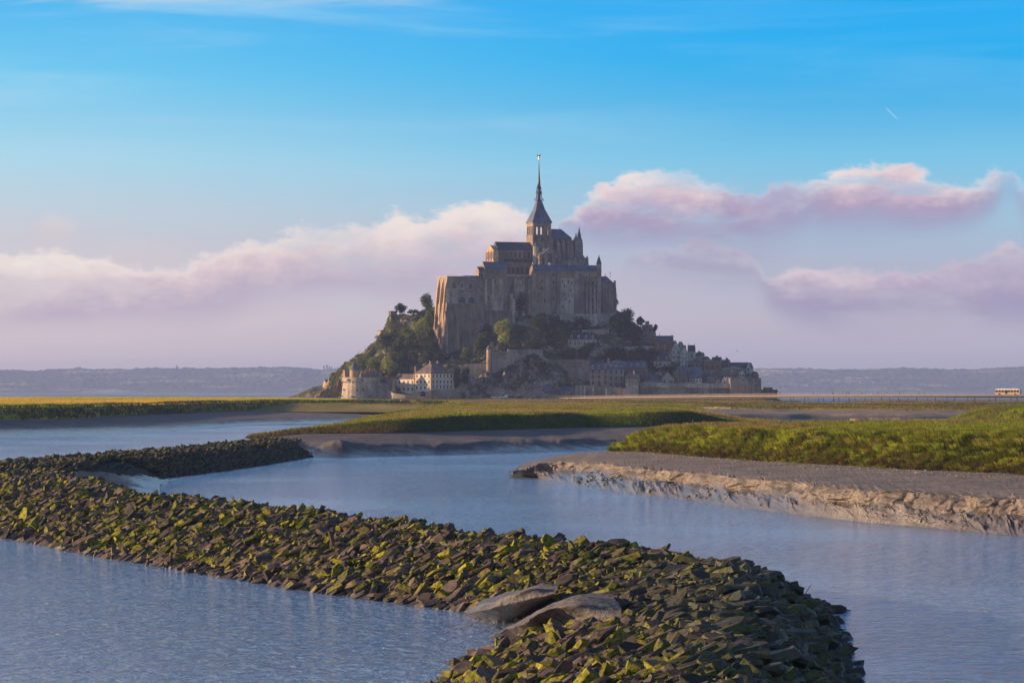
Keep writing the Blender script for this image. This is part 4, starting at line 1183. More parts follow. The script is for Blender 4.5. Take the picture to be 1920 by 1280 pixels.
gg.l.new(gg.m('ADD', gg.noise(geo, .35, 7, .72), gg.m('MULTIPLY', n2, .6)), bn.inputs['Height']); gg.l.new(bn.outputs[0], b.inputs['Normal'])
M_HILL = m
grid_obj('mount_hill', np.stack([Xr, Y, Zr], 2), M_HILL)
# rocky islet ridge at the far left, beyond the mount
xs = np.linspace(-1, 1, 160); ys = np.linspace(-1, 1, 80); A_, B_ = np.meshgrid(xs, ys)
sI = 2330 / F
X = (600 - 960) * sI + A_ * 27; Y = 2330 + B_ * 40
Zi = 3.6 + np.interp(A_, [-1, -.7, -.2, .25, .5, 1], [0, 3, 9.5, 11.8, 11, 8]) * np.clip(1 - B_ ** 2 * 1.1, 0, 1) + fbm(X * .12, Y * .1, oct=5, seed=411) * 1.8
grid_obj('islet', np.stack([X, Y, Zi], 2), M_HILL)
# ledges of reddish rock on the shore left of the round tower
for (a, b_, w, h, d, sd) in ((606, 747.5, 5.0, 7.5, 6, 1), (614, 746, 4.5, 8.5, 6, 2), (622, 747, 4.0, 6.5, 5, 3), (629, 744, 4.5, 9.5, 5, 4), (636, 738, 4.5, 11, 5, 6), (596, 749, 4.0, 3.4, 5, 5)):
    Yh = 1962 if a > 600 else 1975; s = Yh / F; z0 = H - (b_ - HY) * s - .6
    u, v = np.meshgrid(np.linspace(-1, 1, 26), np.linspace(-1, 1, 26)); rr = np.maximum(abs(u), abs(v))
    q = np.stack([(a - 960) * s + u * w * .62, Yh + 6 + v * d * .7, z0 + h * (1 - rr ** 3) * (.75 + .45 * fbm(u * 2 + sd, v * 2, oct=4, seed=420 + sd, gain=.7))], 2)
    grid_obj('shore_rock', q, stone_mat('red_rock', srgb(138, 110, 88), srgb(96, 78, 66), .25, bump=.8), smooth=False)

# road and car park at the foot of the mount
road = [D(700, 1930, 5.75), D(860, 1930, 5.85), D(1090, 1930, 5.9), D(1240, 1925, 5.9)], [D(700, 1975, 5.75), D(860, 1965, 5.85), D(1090, 1958, 5.9), D(1240, 1945, 5.9)]
tag(mesh_np('car_park', road[0] + road[1], [(0, 1, 5, 4), (1, 2, 6, 5), (2, 3, 7, 6)], M_ROAD), kind='structure')
rows = []
for k, (dz, dy) in enumerate([(-1.6, -14), (-.9, -10), (-.1, -5), (.0, -1)]):
    xs_ = np.linspace(900, 1170, 200)
    q = np.array([D(a, 1932 + dy, 5.85 + dz) for a in xs_]); q[:, 2] += fbm(xs_ * .3, xs_ * 0 + k, oct=4, seed=430, gain=.7) * .5 * (k < 3); q[:, 1] += fbm(xs_ * .2, xs_ * 0 + k * 3, oct=4, seed=431) * 3 * (k < 3)
    rows.append(q)
grid_obj('revetment', np.array(rows), stone_mat('revetment_stone', srgb(176, 150, 118), srgb(84, 70, 58), 1.2, bump=1.0), smooth=False)

# ---------------------------------------------------------------- trees
def make_tree(name, label, px, pyb, w, h, colr, Y=None, n=900, leaf=.75, trunk=.3, lobes=8, group=None, cat='tree', seed=None, crown='crown', airy=1.0):
    """w,h in photo pixels for the whole plant; pyb is its foot"""
    r = np.random.default_rng(seed if seed is not None else int(px * 7 + pyb * 13))
    if Y is None: Y = hit(px, pyb)
    s = Y / F; W = w * s / 2; Ht = h * s
    x0 = (px - 960) * s; z0 = H - (pyb - HY) * s
    t = thing(name, label, cat, (x0, Y, z0), 0, group)
    cz = Ht * (trunk + (1 - trunk) / 2); rz = Ht * (1 - trunk) / 2
    C = []
    for i in range(lobes):
        th = r.uniform(0, 6.283); q = r.uniform(.15, .62); zz = r.uniform(-.6, .62)
        C.append((math.cos(th) * q * W, math.sin(th) * q * W, cz + zz * rz, r.uniform(.36, .56), r.uniform(.72, 1.3)))
    C.append((0, 0, cz, .62, 1.0))
    k = r.integers(0, len(C), n); C = np.array(C)
    d = r.normal(size=(n, 3)); d /= np.linalg.norm(d, axis=1)[:, None]; rad = r.uniform(.35, 1.0, n) ** .5
    c = C[k]
    pos = c[:, :3] + d * np.c_[W * c[:, 3], W * c[:, 3], rz * c[:, 3] * 1.15] * (rad * r.uniform(.85, 1.18, n))[:, None]
    pos[:, 2] = np.clip(pos[:, 2], Ht * trunk * .5, Ht * 1.02)
    u = r.normal(size=(n, 3)); u /= np.linalg.norm(u, axis=1)[:, None]
    v = np.cross(u, d); v /= np.linalg.norm(v, axis=1)[:, None] + 1e-9
    L = (leaf * r.uniform(.5, 1.25, n))[:, None] * .6
    V = np.stack([pos - u * L - v * L * .6, pos + u * L - v * L * .5, pos + u * L * .7 + v * L, pos - u * L * .8 + v * L * .8], 1).reshape(-1, 3)
    T = np.arange(n * 4).reshape(-1, 4)
    cc = np.array(colr) * c[:, 4:5] * r.uniform(.7, 1.3, (n, 1)) * np.c_[r.uniform(.9, 1.15, n), np.ones(n), np.ones(n)]
    mesh_np(crown, V, T, M_LEAF, t, colors=np.repeat(np.clip(cc, 0, 1), 4, 0))
    m = MB(); R0 = max(.18, W * .075)
    m.cyl(0, 0, R0 * 1.3, R0 * .7, -1.2, Ht * .55, 7)
    for i in range(3):
        a, b_, c_ = C[i][:3]
        m.bar((0, 0, Ht * .35), (a * .8, b_ * .8, c_), R0 * .4)
    m.build('trunk', M_BARK, t)
    return t

TG = (.14, .18, .04); TD = (.036, .055, .026); TL = (.30, .34, .06); TB = (.16, .11, .05); TP = (.045, .028, .028)  # leaf colours: sunlight put into TL, shade into TD
for row in [
    ('broad_tree', 'tall airy tree standing against the sky just left of the abbey west wall', 800, 604, 34, 56, TG, 1100),
    ('broad_tree', 'round tree on the cliff top beside the small ruined wall left of the abbey', 750, 592, 28, 24, TD, 700),
    ('shrub', 'dark low hedge on the cliff top between the round tree and the airy tree', 775, 592, 34, 12, TD, 400),
    ('broad_tree', 'bushy green tree hugging the foot of the abbey west wall', 806, 626, 26, 42, TG, 800),
    ('broad_tree', 'sunlit leafy tree on the cliff slope left of the abbey base wall', 786, 636, 36, 40, TL, 900),
    ('broad_tree', 'green sloping thicket of trees above the bare rock left of the abbey base', 768, 648, 40, 34, TG, 800),
    ('pine_tree', 'dark green fir-like tree half way up the left slope under the brick wall block', 724, 662, 40, 40, TD, 900),
    ('pine_tree', 'dark spreading tree right of the fir on the left slope', 746, 668, 34, 34, TD, 800),
    ('broad_tree', 'bright green round tree low on the left slope above the long white wing', 728, 712, 38, 52, TL, 1200),
    ('broad_tree', 'olive-green tree left of the bright round tree on the left slope', 702, 710, 36, 42, TG, 900),
    ('broad_tree', 'green tree on the left slope directly behind the cone-roofed turret', 682, 704, 32, 34, TG, 800),
    ('broad_tree', 'small yellowish tree at the left edge of the wooded slope above the round tower', 660, 700, 24, 24, TL, 600),
    ('broad_tree', 'rust-brown tree behind the tall chimney of the white barracks', 776, 706, 26, 50, TB, 900),
    ('broad_tree', 'dark tree in the shade left of the rust-brown tree', 755, 708, 30, 50, TD, 900),
    ('broad_tree', 'dark green tree right of the rust-brown tree under the rock face', 800, 690, 34, 34, TD, 800),
    ('shrub', 'dark bushes under the tall base wall of the abbey', 822, 678, 44, 18, TD, 600),
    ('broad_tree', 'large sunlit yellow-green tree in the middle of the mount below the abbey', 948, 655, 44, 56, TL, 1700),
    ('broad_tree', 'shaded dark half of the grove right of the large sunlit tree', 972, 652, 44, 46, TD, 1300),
    ('shrub', 'pale olive bush at the foot of the large sunlit tree', 941, 660, 26, 20, (.12, .12, .05), 600),
    ('broad_tree', 'tall sunlit tree immediately left of the stone watch turret', 898, 682, 34, 60, (.08, .10, .025), 1300),
    ('broad_tree', 'brownish thin tree behind the tree left of the watch turret', 906, 650, 34, 44, TB, 900),
    ('broad_tree', 'small green tree at the right end of the cemetery below the abbey base wall', 876, 680, 24, 30, TG, 700),
    ('shrub', 'green bush on the terrace under the small cemetery tree', 888, 686, 26, 12, TG, 400),
    ('shrub', 'dark shrubs growing in the angle of the arched abbey wall', 975, 592, 34, 44, TD, 700),
    ('shrub', 'ivy-dark shrub below the round buttress of the abbey', 925, 588, 22, 22, TD, 400),
    ('broad_tree', 'dark tree left of centre under the long abbey lodging', 1012, 640, 50, 46, TD, 1300),
    ('broad_tree', 'dark tree in the grove under the middle of the long abbey lodging', 1045, 630, 52, 36, TD, 1200),
    ('broad_tree', 'deep green tree above the terrace house left side', 1062, 650, 44, 40, TD, 1100),
    ('broad_tree', 'dark tree filling the slope between the sloping wall and the grove', 1000, 662, 46, 30, TD, 900),
    ('broad_tree', 'dark tree on the slope left of the slate-roofed terrace house', 1040, 660, 40, 40, TD, 1000),
    ('broad_tree', 'dark tree above the terrace house under the pale rock', 1090, 618, 44, 24, TD, 800),
    ('shrub', 'small golden-yellow bush on the upper terrace path', 1087, 619, 12, 11, (.30, .22, .03), 250),
    ('broad_tree', 'dense dark tree against the foot of the abbey east building', 1146, 590, 36, 44, TD, 1300),
    ('broad_tree', 'spreading tree on the skyline right of the abbey east building', 1176, 612, 30, 34, TD, 900),
    ('broad_tree', 'massive dark tree crown on the right shoulder of the mount', 1168, 648, 62, 60, TD, 2000),
    ('broad_tree', 'dark tree below the massive crown and left of the tall narrow house', 1194, 648, 40, 46, TD, 1100),
    ('broad_tree', 'small round tree on the skyline left of the tall narrow house', 1202, 616, 18, 22, TD, 450),
    ('broad_tree', 'thin upright tree just right of the tall narrow house', 1228, 628, 11, 20, TD, 300),
    ('broad_tree', 'round green tree in front of the terrace house', 1100, 676, 44, 36, (.045, .062, .02), 1200),
    ('broad_tree', 'dark green bush-like tree left of the round tree below the terrace house', 1064, 676, 46, 22, TD, 900),
    ('copper_beech', 'purple-leaved tree between two green trees above the mansard hotel', 1152, 678, 46, 30, TP, 1100),
    ('broad_tree', 'green tree right of the purple-leaved tree above the long slate roof', 1196, 684, 54, 36, (.045, .062, .02), 1300),
    ('broad_tree', 'dark tree to the left of the small slate-roofed cottage', 1218, 690, 22, 40, TD, 700),
    ('shrub', 'dark hedge under the small slate-roofed cottage', 1250, 698, 44, 12, TD, 500),
    ('shrub', 'ivy bush at the right side of the white barracks', 856, 728, 18, 44, TD, 700),
    ('shrub', 'ivy over the low wall left of the rock outcrop', 872, 722, 18, 34, (.045, .06, .02), 600),
    ('shrub', 'dark bush at the foot of the watch turret', 930, 686, 16, 8, TD, 250),
    ('shrub', 'small bushes at the right end of the outcrop wall', 1012, 664, 22, 10, TD, 300),
]:
    nm, lb, a, b_, w, h, c, n_ = row
    kw = dict(trunk=.05, lobes=7, cat='bush') if nm == 'shrub' else dict(trunk=.22)
    if 'airy' in lb: kw = dict(trunk=.38, lobes=6)
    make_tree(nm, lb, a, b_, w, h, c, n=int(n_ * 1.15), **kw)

# low scrub over the slopes: leafy clumps on the hill surface
def scrub(name, label, n, region, colf, size):
    px_ = rng.uniform(region[0], region[1], n); Y_ = rng.uniform(1950, 2075, n); X_ = (px_ - 960) / F * Y_
    z = hill_z(X_, Y_); nn = fbm(X_ * .045, Y_ * .05, oct=4, seed=440)
    ok = (z > 7) & (nn > region[2])
    X_, Y_, z, nn = X_[ok], Y_[ok], z[ok], nn[ok]; n = len(X_)
    pos = np.c_[X_, Y_, z + fbm(X_ * .05, Y_ * .05, oct=6, seed=402, gain=.62) * 4.0 + rng.uniform(-.3, 1.6, n)]
    u = rng.normal(size=(n, 3)); u /= np.linalg.norm(u, axis=1)[:, None]; v = rng.normal(size=(n, 3)); v = np.cross(u, v); v /= np.linalg.norm(v, axis=1)[:, None]
    L = (size * rng.uniform(.5, 1.3, n))[:, None]
    V = np.stack([pos - u * L - v * L * .6, pos + u * L - v * L * .5, pos + u * L * .7 + v * L, pos - u * L * .8 + v * L * .8], 1).reshape(-1, 3)
    col = np.clip(colf(px_[ok], nn)[:, :] * rng.uniform(.6, 1.35, (n, 1)), 0, 1)
    o = mesh_np(name, V, np.arange(n * 4).reshape(-1, 4), M_LEAF, colors=np.repeat(col, 4, 0))
    tag(o, label, 'scrub', kind='stuff')
scrub('hillside_scrub', 'low green and brown scrub covering the left slopes of the mount', 26000, (618, 832, -.12),
      lambda p, q: mixc(np.array(TG) * 1.1, np.array([.13, .125, .035]), .5 + q * 1.5), .55)
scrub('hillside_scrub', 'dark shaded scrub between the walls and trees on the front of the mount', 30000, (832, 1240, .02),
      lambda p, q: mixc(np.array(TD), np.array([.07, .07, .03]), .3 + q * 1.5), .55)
# ================================================================== ABBEY
TH = R(19); CN, SN = math.cos(TH), math.sin(TH)
OX, OY = (1010.5 - 960) / F * 2075, 2075.0
def A(px, b):
    k = (px - 960) / F
    return (k * (OY + b * CN) - OX + b * SN) / (CN - k * SN)
def Zp(py, a, b):
    return H - (py - HY) * (OY + a * SN + b * CN) / F
def athing(name, label, cat, a, b, z):
    return thing(name, label, cat, (OX + a * CN - b * SN, OY + a * SN + b * CN, z), TH, off=(-a, -b, -z))

# ---- church
ch = athing('abbey_church', 'abbey church with square tower, tall dark spire and bristling pinnacled choir on the summit', 'church', 0, 0, Zp(500, 0, -6))
z = lambda py, a=0, b=-6: Zp(py, a, b)
aw = A(934, -6)
t0, t1_ = A(999.3, -6.3), A(1034, -6.3)
tw = t1_ - t0; tb0, tb1 = -6.3, -6.3 + tw; tc, tbc = (t0 + t1_) / 2, (tb0 + tb1) / 2
m = MB().box(t0, t1_, tb0, tb1, z(505), z(441)); m.box(t0 + .15, t1_ - .15, tb0 + .15, tb1 - .15, z(424), z(417.3))
m.box(t0 - .35, t1_ + .35, tb0 - .35, tb1 + .35, z(441), z(440)); m.box(t0 - .4, t1_ + .4, tb0 - .4, tb1 + .4, z(418.2), z(417))
pw_ = 1.75
for u in np.linspace(0, 1, 4):                      # piers between the open belfry arches
    w2 = 2.2 if u in (0, 1) else pw_
    c = t0 + .15 + (tw - .3) * u; x0 = min(max(c - w2 / 2, t0 + .15), t1_ - .15 - w2)
    for y0, y1 in ((tb0 + .15, tb0 + 1.0), (tb1 - 1.0, tb1 - .15)): m.box(x0, x0 + w2, y0, y1, z(440), z(424))
    c = tb0 + .15 + (tw - .3) * u; y0 = min(max(c - w2 / 2, tb0 + .15), tb1 - .15 - w2)
    if u not in (0, 1):
        for x0, x1 in ((t0 + .15, t0 + 1.0), (t1_ - 1.0, t1_ - .15)): m.box(x0, x1, y0, y0 + w2, z(440), z(424))
tower = m.build('tower', M_ST, ch)
for u in (.17, .5, .83):
    win(ch, t0 + tw * u, tb0, z(452), 1.2, 3.2, 'front')
hw = tw / 2
rf = MB().prism([(tc - hw - .5, tbc - hw - .5), (tc + hw + .5, tbc - hw - .5), (tc + hw + .5, tbc + hw + .5), (tc - hw - .5, tbc + hw + .5)], z(417), z(394), .50, tc, tbc)
rf.prism([(tc - hw * .52, tbc - hw * .52), (tc + hw * .52, tbc - hw * .52), (tc + hw * .52, tbc + hw * .52), (tc - hw * .52, tbc + hw * .52)], z(394), z(377), .50, tc, tbc)
roof_t = rf.build('tower_roof', M_SLATE, ch)
ln = MB(); ln.cyl(tc, tbc, 1.9, 1.8, z(377), z(374), 8); ln.cyl(tc, tbc, 3.3, 3.3, z(375.4), z(374.6), 8)
for k in range(8):
    th = k * math.pi / 4 + .2
    for (ra, za, zb) in ((1.75, 374.5, 362), (1.45, 361, 352)):
        ln.bar((tc + math.cos(th) * ra, tbc + math.sin(th) * ra, z(za)), (tc + math.cos(th) * ra, tbc + math.sin(th) * ra, z(zb)), .2)
    ln.cyl(tc + math.cos(th) * 2.9, tbc + math.sin(th) * 2.9, .22, 0, z(374.6), z(368.5), 5)
    ln.cyl(tc + math.cos(th) * 1.9, tbc + math.sin(th) * 1.9, .18, 0, z(362), z(356), 5)
ln.cyl(tc, tbc, .8, .75, z(375), z(345), 8); ln.cyl(tc, tbc, 2.3, 2.2, z(362.5), z(361.2), 8); ln.cyl(tc, tbc, 1.9, 1.3, z(352.5), z(349), 8)
ln.build('lantern', M_LEAD, ch)
sp_ = MB(); sp_.cyl(tc, tbc, 1.15, .5, z(349.5), z(322), 8); sp_.cyl(tc, tbc, .5, .12, z(322), z(297), 8)
for k in range(4):
    th = k * math.pi / 2 + .4; sp_.cyl(tc + math.cos(th) * 1.25, tbc + math.sin(th) * 1.25, .25, 0, z(350), z(341), 5)
spire = sp_.build('spire', M_LEAD, ch)
# gilded archangel statue: body, wings, raised sword
st_ = MB(); zs = z(298)
st_.cyl(tc, tbc, .45, .3, zs, zs + 1.0, 8); st_.cyl(tc, tbc, .5, .28, zs + 1.0, zs + 2.2, 8); st_.cyl(tc, tbc, .3, .45, zs + 2.2, zs + 2.9, 8); st_.cyl(tc, tbc, .22, .22, zs + 2.9, zs + 3.4, 8)
st_.bar((tc + .35, tbc, zs + 2.7), (tc + .9, tbc, zs + 3.3), .12); st_.bar((tc + .9, tbc, zs + 3.2), (tc + 1.1, tbc, zs + 4.6), .07)
for sg in (-1, 1): st_.add([(tc + sg * .2, tbc + .15, zs + 2.8), (tc + sg * 1.5, tbc + .25, zs + 3.7), (tc + sg * 1.1, tbc + .25, zs + 2.3), (tc + sg * .3, tbc + .15, zs + 1.9), (tc + sg * .2, tbc + .3, zs + 2.8), (tc + sg * 1.5, tbc + .4, zs + 3.7), (tc + sg * 1.1, tbc + .4, zs + 2.3), (tc + sg * .3, tbc + .3, zs + 1.9)],
        [(0, 1, 2, 3), (7, 6, 5, 4), (0, 4, 5, 1), (1, 5, 6, 2), (2, 6, 7, 3), (3, 7, 4, 0)])
st_.build('gilded_statue', M_GILT, ch)
# nave
nv = MB().box(aw, t0, -6, 6, z(500), z(469)); 
nv.add([(aw, -6, z(469)), (aw, 6, z(469)), (aw, 0, z(454.3)), (aw + .5, -6, z(469)), (aw + .5, 6, z(469)), (aw + .5, 0, z(454.3))], [(0, 1, 2), (5, 4, 3), (0, 2, 5, 3), (1, 4, 5, 2)])
nv.box(aw, t0 - .5, -11, -6, z(517), z(492.3))
nv.box(aw, t0, 6, 11, z(517), z(492.3))
for i in range(7):
    a_ = aw + 4 + i * (t0 - aw - 5) / 6; nv.box(a_ - .35, a_ + .35, -6.5, -6, z(486), z(470))
    nv.box(a_ - .4, a_ + .4, -11.7, -11, z(517), z(494))
nave = nv.build('nave', M_ST, ch)
MB().gable(aw + .1, t0, -6, 6, z(469), z(453.8), 'x').build('nave_roof', M_SLATE_D, ch)
m = MB().add([(aw + 4, -11.4, z(492.6)), (t0 - .4, -11.4, z(492.6)), (t0 - .4, -6.05, z(485.8)), (aw + 4, -6.05, z(485.8)), (aw + 4, -11.4, z(493.1)), (t0 - .4, -11.4, z(493.1)), (t0 - .4, -6.05, z(493.1)), (aw + 4, -6.05, z(493.1))],
             [(0, 1, 2, 3), (4, 5, 1, 0), (7, 6, 5, 4), (1, 5, 6, 2), (4, 0, 3, 7), (3, 2, 6, 7)])
m.build('aisle_roof', M_SLATE_D, ch)
for i in range(6):
    a_ = aw + 4 + (i + .5) * (t0 - aw - 5) / 6
    win(ch, a_, -6, z(484), 1.2, 3.6); win(ch, a_, -11, z(514), 1.5, 3.9)
# west front
wa = A(935, -8.6)
m = MB().box(wa - 3.2, wa, -8, 8, z(494), z(471)); m.add([(wa - 3.2, -8, z(471)), (wa - 3.2, 8, z(471)), (wa - 3.2, 0, z(460.8)), (wa, -8, z(471)), (wa, 8, z(471)), (wa, 0, z(460.8))], [(0, 1, 2), (5, 4, 3), (0, 2, 5, 3), (1, 4, 5, 2)])
for b_ in (-7.6, -2.6, 2.6, 7.6): m.box(wa - 3.7, wa - 3.2, b_ - .45, b_ + .45, z(490), z(472))
m.build('west_front', M_WARM_LIT_ST, ch)
for b_ in (-5.1, 0, 5.1): win(ch, wa - 3.2, b_, z(486), 1.3, 4.2, 'left')
# transept
tf = -23.0; x0, x1 = A(1011.5, tf), A(1051, tf); xm = (x0 + x1) / 2; zz = lambda py: Zp(py, 8, tf)
m = MB().box(x0, x1, tf, -6.5, zz(503), zz(481))
m.add([(x0, tf, zz(481)), (x1, tf, zz(481)), (xm, tf, zz(463.6)), (x0, tf + .8, zz(481)), (x1, tf + .8, zz(481)), (xm, tf + .8, zz(463.6))], [(0, 1, 2), (5, 4, 3), (0, 2, 5, 3), (1, 4, 5, 2)])
for a_ in (x0 + .5, x1 - .5): m.box(a_ - .9, a_ + .9, tf - 1, tf + 1, zz(503), zz(477)); m.cyl(a_, tf, 1.1, 0, zz(477), zz(472), 4)
m.build('transept', M_ST, ch)
MB().gable(x0, x1, tf + .9, -6.2, zz(481), zz(464.6), 'y').build('transept_roof', M_SLATE, ch)
for r_, hh in ((2.6, 5.8),):
    p = [(xm + r_ * math.cos(q), q) for q in ()]
    win(ch, xm, tf, zz(494), 3.4, 6.6, name='great_window')
for dx_ in (-4.6, 4.6): win(ch, xm + dx_, tf, zz(496), 1.4, 4.5)
# stair turret left of the transept
ta, tb_ = A(1005, -15), -15
tt = MB().cyl(ta, tb_, 2.1, 2.1, Zp(512, ta, tb_), Zp(462, ta, tb_), 10).build('stair_turret', M_STP, ch)
MB().cyl(ta, tb_, 2.4, 0, Zp(462, ta, tb_), Zp(453, ta, tb_), 10).build('turret_roof', M_SLATE, tt)
# choir with rings of pinnacled buttresses
ca = 16.5; zc_ = lambda py, a=16, b=-6: Zp(py, a, b)
m = MB().box(t1_, ca, -6.5, 6.5, zc_(505), zc_(446)); 
pts = [(ca + 6.5 * math.sin(q), 6.5 * math.cos(q)) for q in np.linspace(0, math.pi, 7)]
m.prism([(ca - .5, 6.5)] + pts + [(ca - .5, -6.5)], zc_(505), zc_(446.2))
pts = [(ca + 12 * math.sin(q), 12 * math.cos(q)) for q in np.linspace(0, math.pi, 9)]
m.prism([(t1_, 12)] + pts + [(t1_, -12)], zc_(505), zc_(474))
pts = [(ca + 17.5 * math.sin(q), 16.5 * math.cos(q)) for q in np.linspace(0, math.pi, 11)]
m.prism([(t1_ + 3, 16.5)] + pts + [(t1_ + 3, -16.5)], zc_(520), zc_(489))
m.build('choir', M_ST, ch)
e_ = A(1052, 0)
m = MB().gable(t1_, e_, -6.5, 6.5, zc_(446), zc_(428.8), 'x', ov=.3)
m.add([(e_, -6.8, zc_(446)), (e_, 6.8, zc_(446)), (e_, 0, zc_(428.8)), (e_ + 6.8, 3.2, zc_(446)), (e_ + 6.8, -3.2, zc_(446))], [(0, 2, 4), (2, 3, 4), (1, 3, 2), (0, 4, 3, 1)])
m.bar((e_ - 1, 0, zc_(429)), (e_ - 1, 0, zc_(424)), .12)
m.build('choir_roof', M_SLATE, ch)
PIN = []
for a_ in np.linspace(t1_ + 3, ca, 3): PIN.append((a_, -12.4, 448 - (a_ - t1_) * .15, 1.0, 474))
for q, y in zip(np.linspace(100, 190, 6), (447, 435, 424, 441, 446, 452)):
    PIN.append((ca + 12.6 * math.sin(R(q - 90 + 0) + math.pi / 2 * 0 + math.pi * .0) if False else ca + 12.6 * math.cos(R(q - 180)), 12.6 * math.sin(R(q - 180)), y, 1.1, 474))
for q, y in ((10, 438), (25, 444), (40, 452)): PIN.append((ca + 12.6 * math.cos(R(q)), 12.6 * math.sin(R(q)), y, 1.0, 474))
for q in range(-78, 70, 15): PIN.append((ca + 17 * math.cos(R(q)), 16 * math.sin(R(q)), 478 + abs(q) * .03 + (q % 2) * 3, .62, 491))
for q in range(-70, 60, 21): PIN.append((ca + 9.4 * math.cos(R(q)), 9.4 * math.sin(R(q)), 441 + (q % 3) * 2, .6, 474))
for (a_, b_, y, r_, yb) in PIN:
    zt, zb_ = Zp(y, a_, b_), Zp(yb, a_, b_)
    m = MB().box(a_ - r_, a_ + r_, b_ - r_, b_ + r_, zb_ - 5, zb_ + (zt - zb_) * .52, .25)
    m.box(a_ - r_ * .72, a_ + r_ * .72, b_ - r_ * .72, b_ + r_ * .72, zb_ + (zt - zb_) * .52, zb_ + (zt - zb_) * .7)
    m.cyl(a_, b_, r_ * .95, 0, zb_ + (zt - zb_) * .68, zt, 6)
    for sx_, sy_ in ((-1, -1), (1, -1), (1, 1), (-1, 1)): m.cyl(a_ + sx_ * r_ * .75, b_ + sy_ * r_ * .75, r_ * .3, 0, zb_ + (zt - zb_) * .5, zb_ + (zt - zb_) * .8, 4)
    m.build('pinnacle', M_ST2, ch)
m = MB()
for (a_, b_, y, r_, yb) in PIN[:12]:
    tx, ty_ = (a_, -6.5) if b_ < -12 and a_ < ca else (ca + (a_ - ca) * .5, b_ * .5)
    for dz in (0, 4): m.bar((a_, b_, Zp(458 + dz * 2, a_, b_)), (tx, ty_, Zp(450 + dz * 2, a_, b_)), .45)
m.build('flying_buttresses', M_ST2, ch)
for i, q in enumerate((-75, -55, -35, -15, 5)):
    win(ch, ca + 11.9 * math.cos(R(q)), 11.9 * math.sin(R(q)), zc_(484), 1.4, 3.4, 'left' if q > -30 else 'front', d=.5)
for a_ in np.linspace(t1_ + 2, ca, 3): win(ch, a_, -12, zc_(486), 1.4, 4); win(ch, a_, -6.5, zc_(462), 1.6, 5)

# ---- long lodging in front of the choir
lf = -34.0; l0, l1 = A(1001, lf), A(1127.5, lf); zl = lambda py, a=20: Zp(py, a, lf)
lg = athing('abbey_lodging', 'long tall granite lodging with a continuous dark slate roof standing below the church choir', 'abbey wing', (l0 + l1) / 2, lf, zl(592))
m = MB().box(l0, l1, lf, lf + 9, zl(600), zl(507.5), 0)
m.add([(l0, lf, zl(507.5)), (l0, lf + 9, zl(507.5)), (l0, lf + 4.5, zl(497)), (l0 + .6, lf, zl(507.5)), (l0 + .6, lf + 9, zl(507.5)), (l0 + .6, lf + 4.5, zl(497))], [(0, 2, 1), (5, 3, 4), (0, 3, 5, 2), (1, 2, 5, 4)])
x0, x1 = A(1089, lf - 1.6), A(1125, lf - 1.6); m.box(x0, x1, lf - 1.6, lf, zl(600), zl(510))
m.build('wall', M_ST, lg)
x0, x1 = A(1049.5, lf), A(1079, lf)
MB().box(x0, x1, lf - .35, lf, zl(594), zl(522)).build('pale_bay', M_STP, lg)
for p_, w_, yt in ((1001.5, 1.0, 512), (1027.5, 1.3, 510), (1033, .5, 512), (1047.5, .9, 514), (1081, 1.0, 512), (1087, 1.6, 509), (1091, .8, 512), (1099, .5, 524), (1106, .6, 520), (1114, .5, 526), (1121, .8, 514)):
    x = A(p_, lf - 1.7); y0 = lf - (3.0 if p_ > 1088 else 1.3)
    MB().box(x - w_, x + w_, y0, lf - (1.55 if p_ > 1088 else -.1), zl(598), zl(yt + 2), .35).add([], []).build('buttress', M_ST2, lg)
MB().gable(l0 + .7, l1, lf, lf + 9, zl(507.5), zl(496.5), 'x').build('roof', M_SLATE, lg)
rnd_ = random.Random(5)
for p_, y_ in [(1016, 528), (1016, 541), (1010, 552), (1021, 564), (1038, 516), (1043, 540), (1043, 546), (1055, 528), (1058, 536), (1058, 552), (1066, 528), (1070, 544), (1072, 530), (1061, 561), (1068, 565), (1094, 520), (1100, 520), (1104, 531), (1111, 531), (1117, 520), (1104, 545), (1111, 545), (1104, 561), (1111, 562), (1094, 534), (1117, 536), (1094, 550), (1117, 556), (1038, 560), (1038, 530), (1055, 575), (1094, 570), (1111, 575)]:
    yb_ = lf - (1.6 if p_ > 1088 else .35 if 1049 < p_ < 1080 else 0)
    x = A(p_, yb_); win(lg, x, yb_, zl(y_ + 3.2), .75, 1.9)
for i in range(9):
    x = A(1091 + i * 3.9, lf - 1.7); win(lg, x, lf - 1.62, zl(517), .7, .9, name='corbel', mat=M_STP)
tm = A(1123.5, lf - 2); ty = lf - 1.5
tu = MB().cyl(tm, ty, 1.75, 1.7, zl(598), zl(495), 10).build('turret', M_ST2, lg)
MB().cyl(tm, ty, 1.95, 0, zl(495), zl(477), 10).build('turret_roof', M_SLATE_D, tu)
for p_ in (1000, 1031, 1068): 
    x = A(p_, lf + 4.5); MB().box(x - .6, x + .6, lf + 3.9, lf + 5.1, zl(503), zl(492.5)).build('chimney', M_STP, lg)

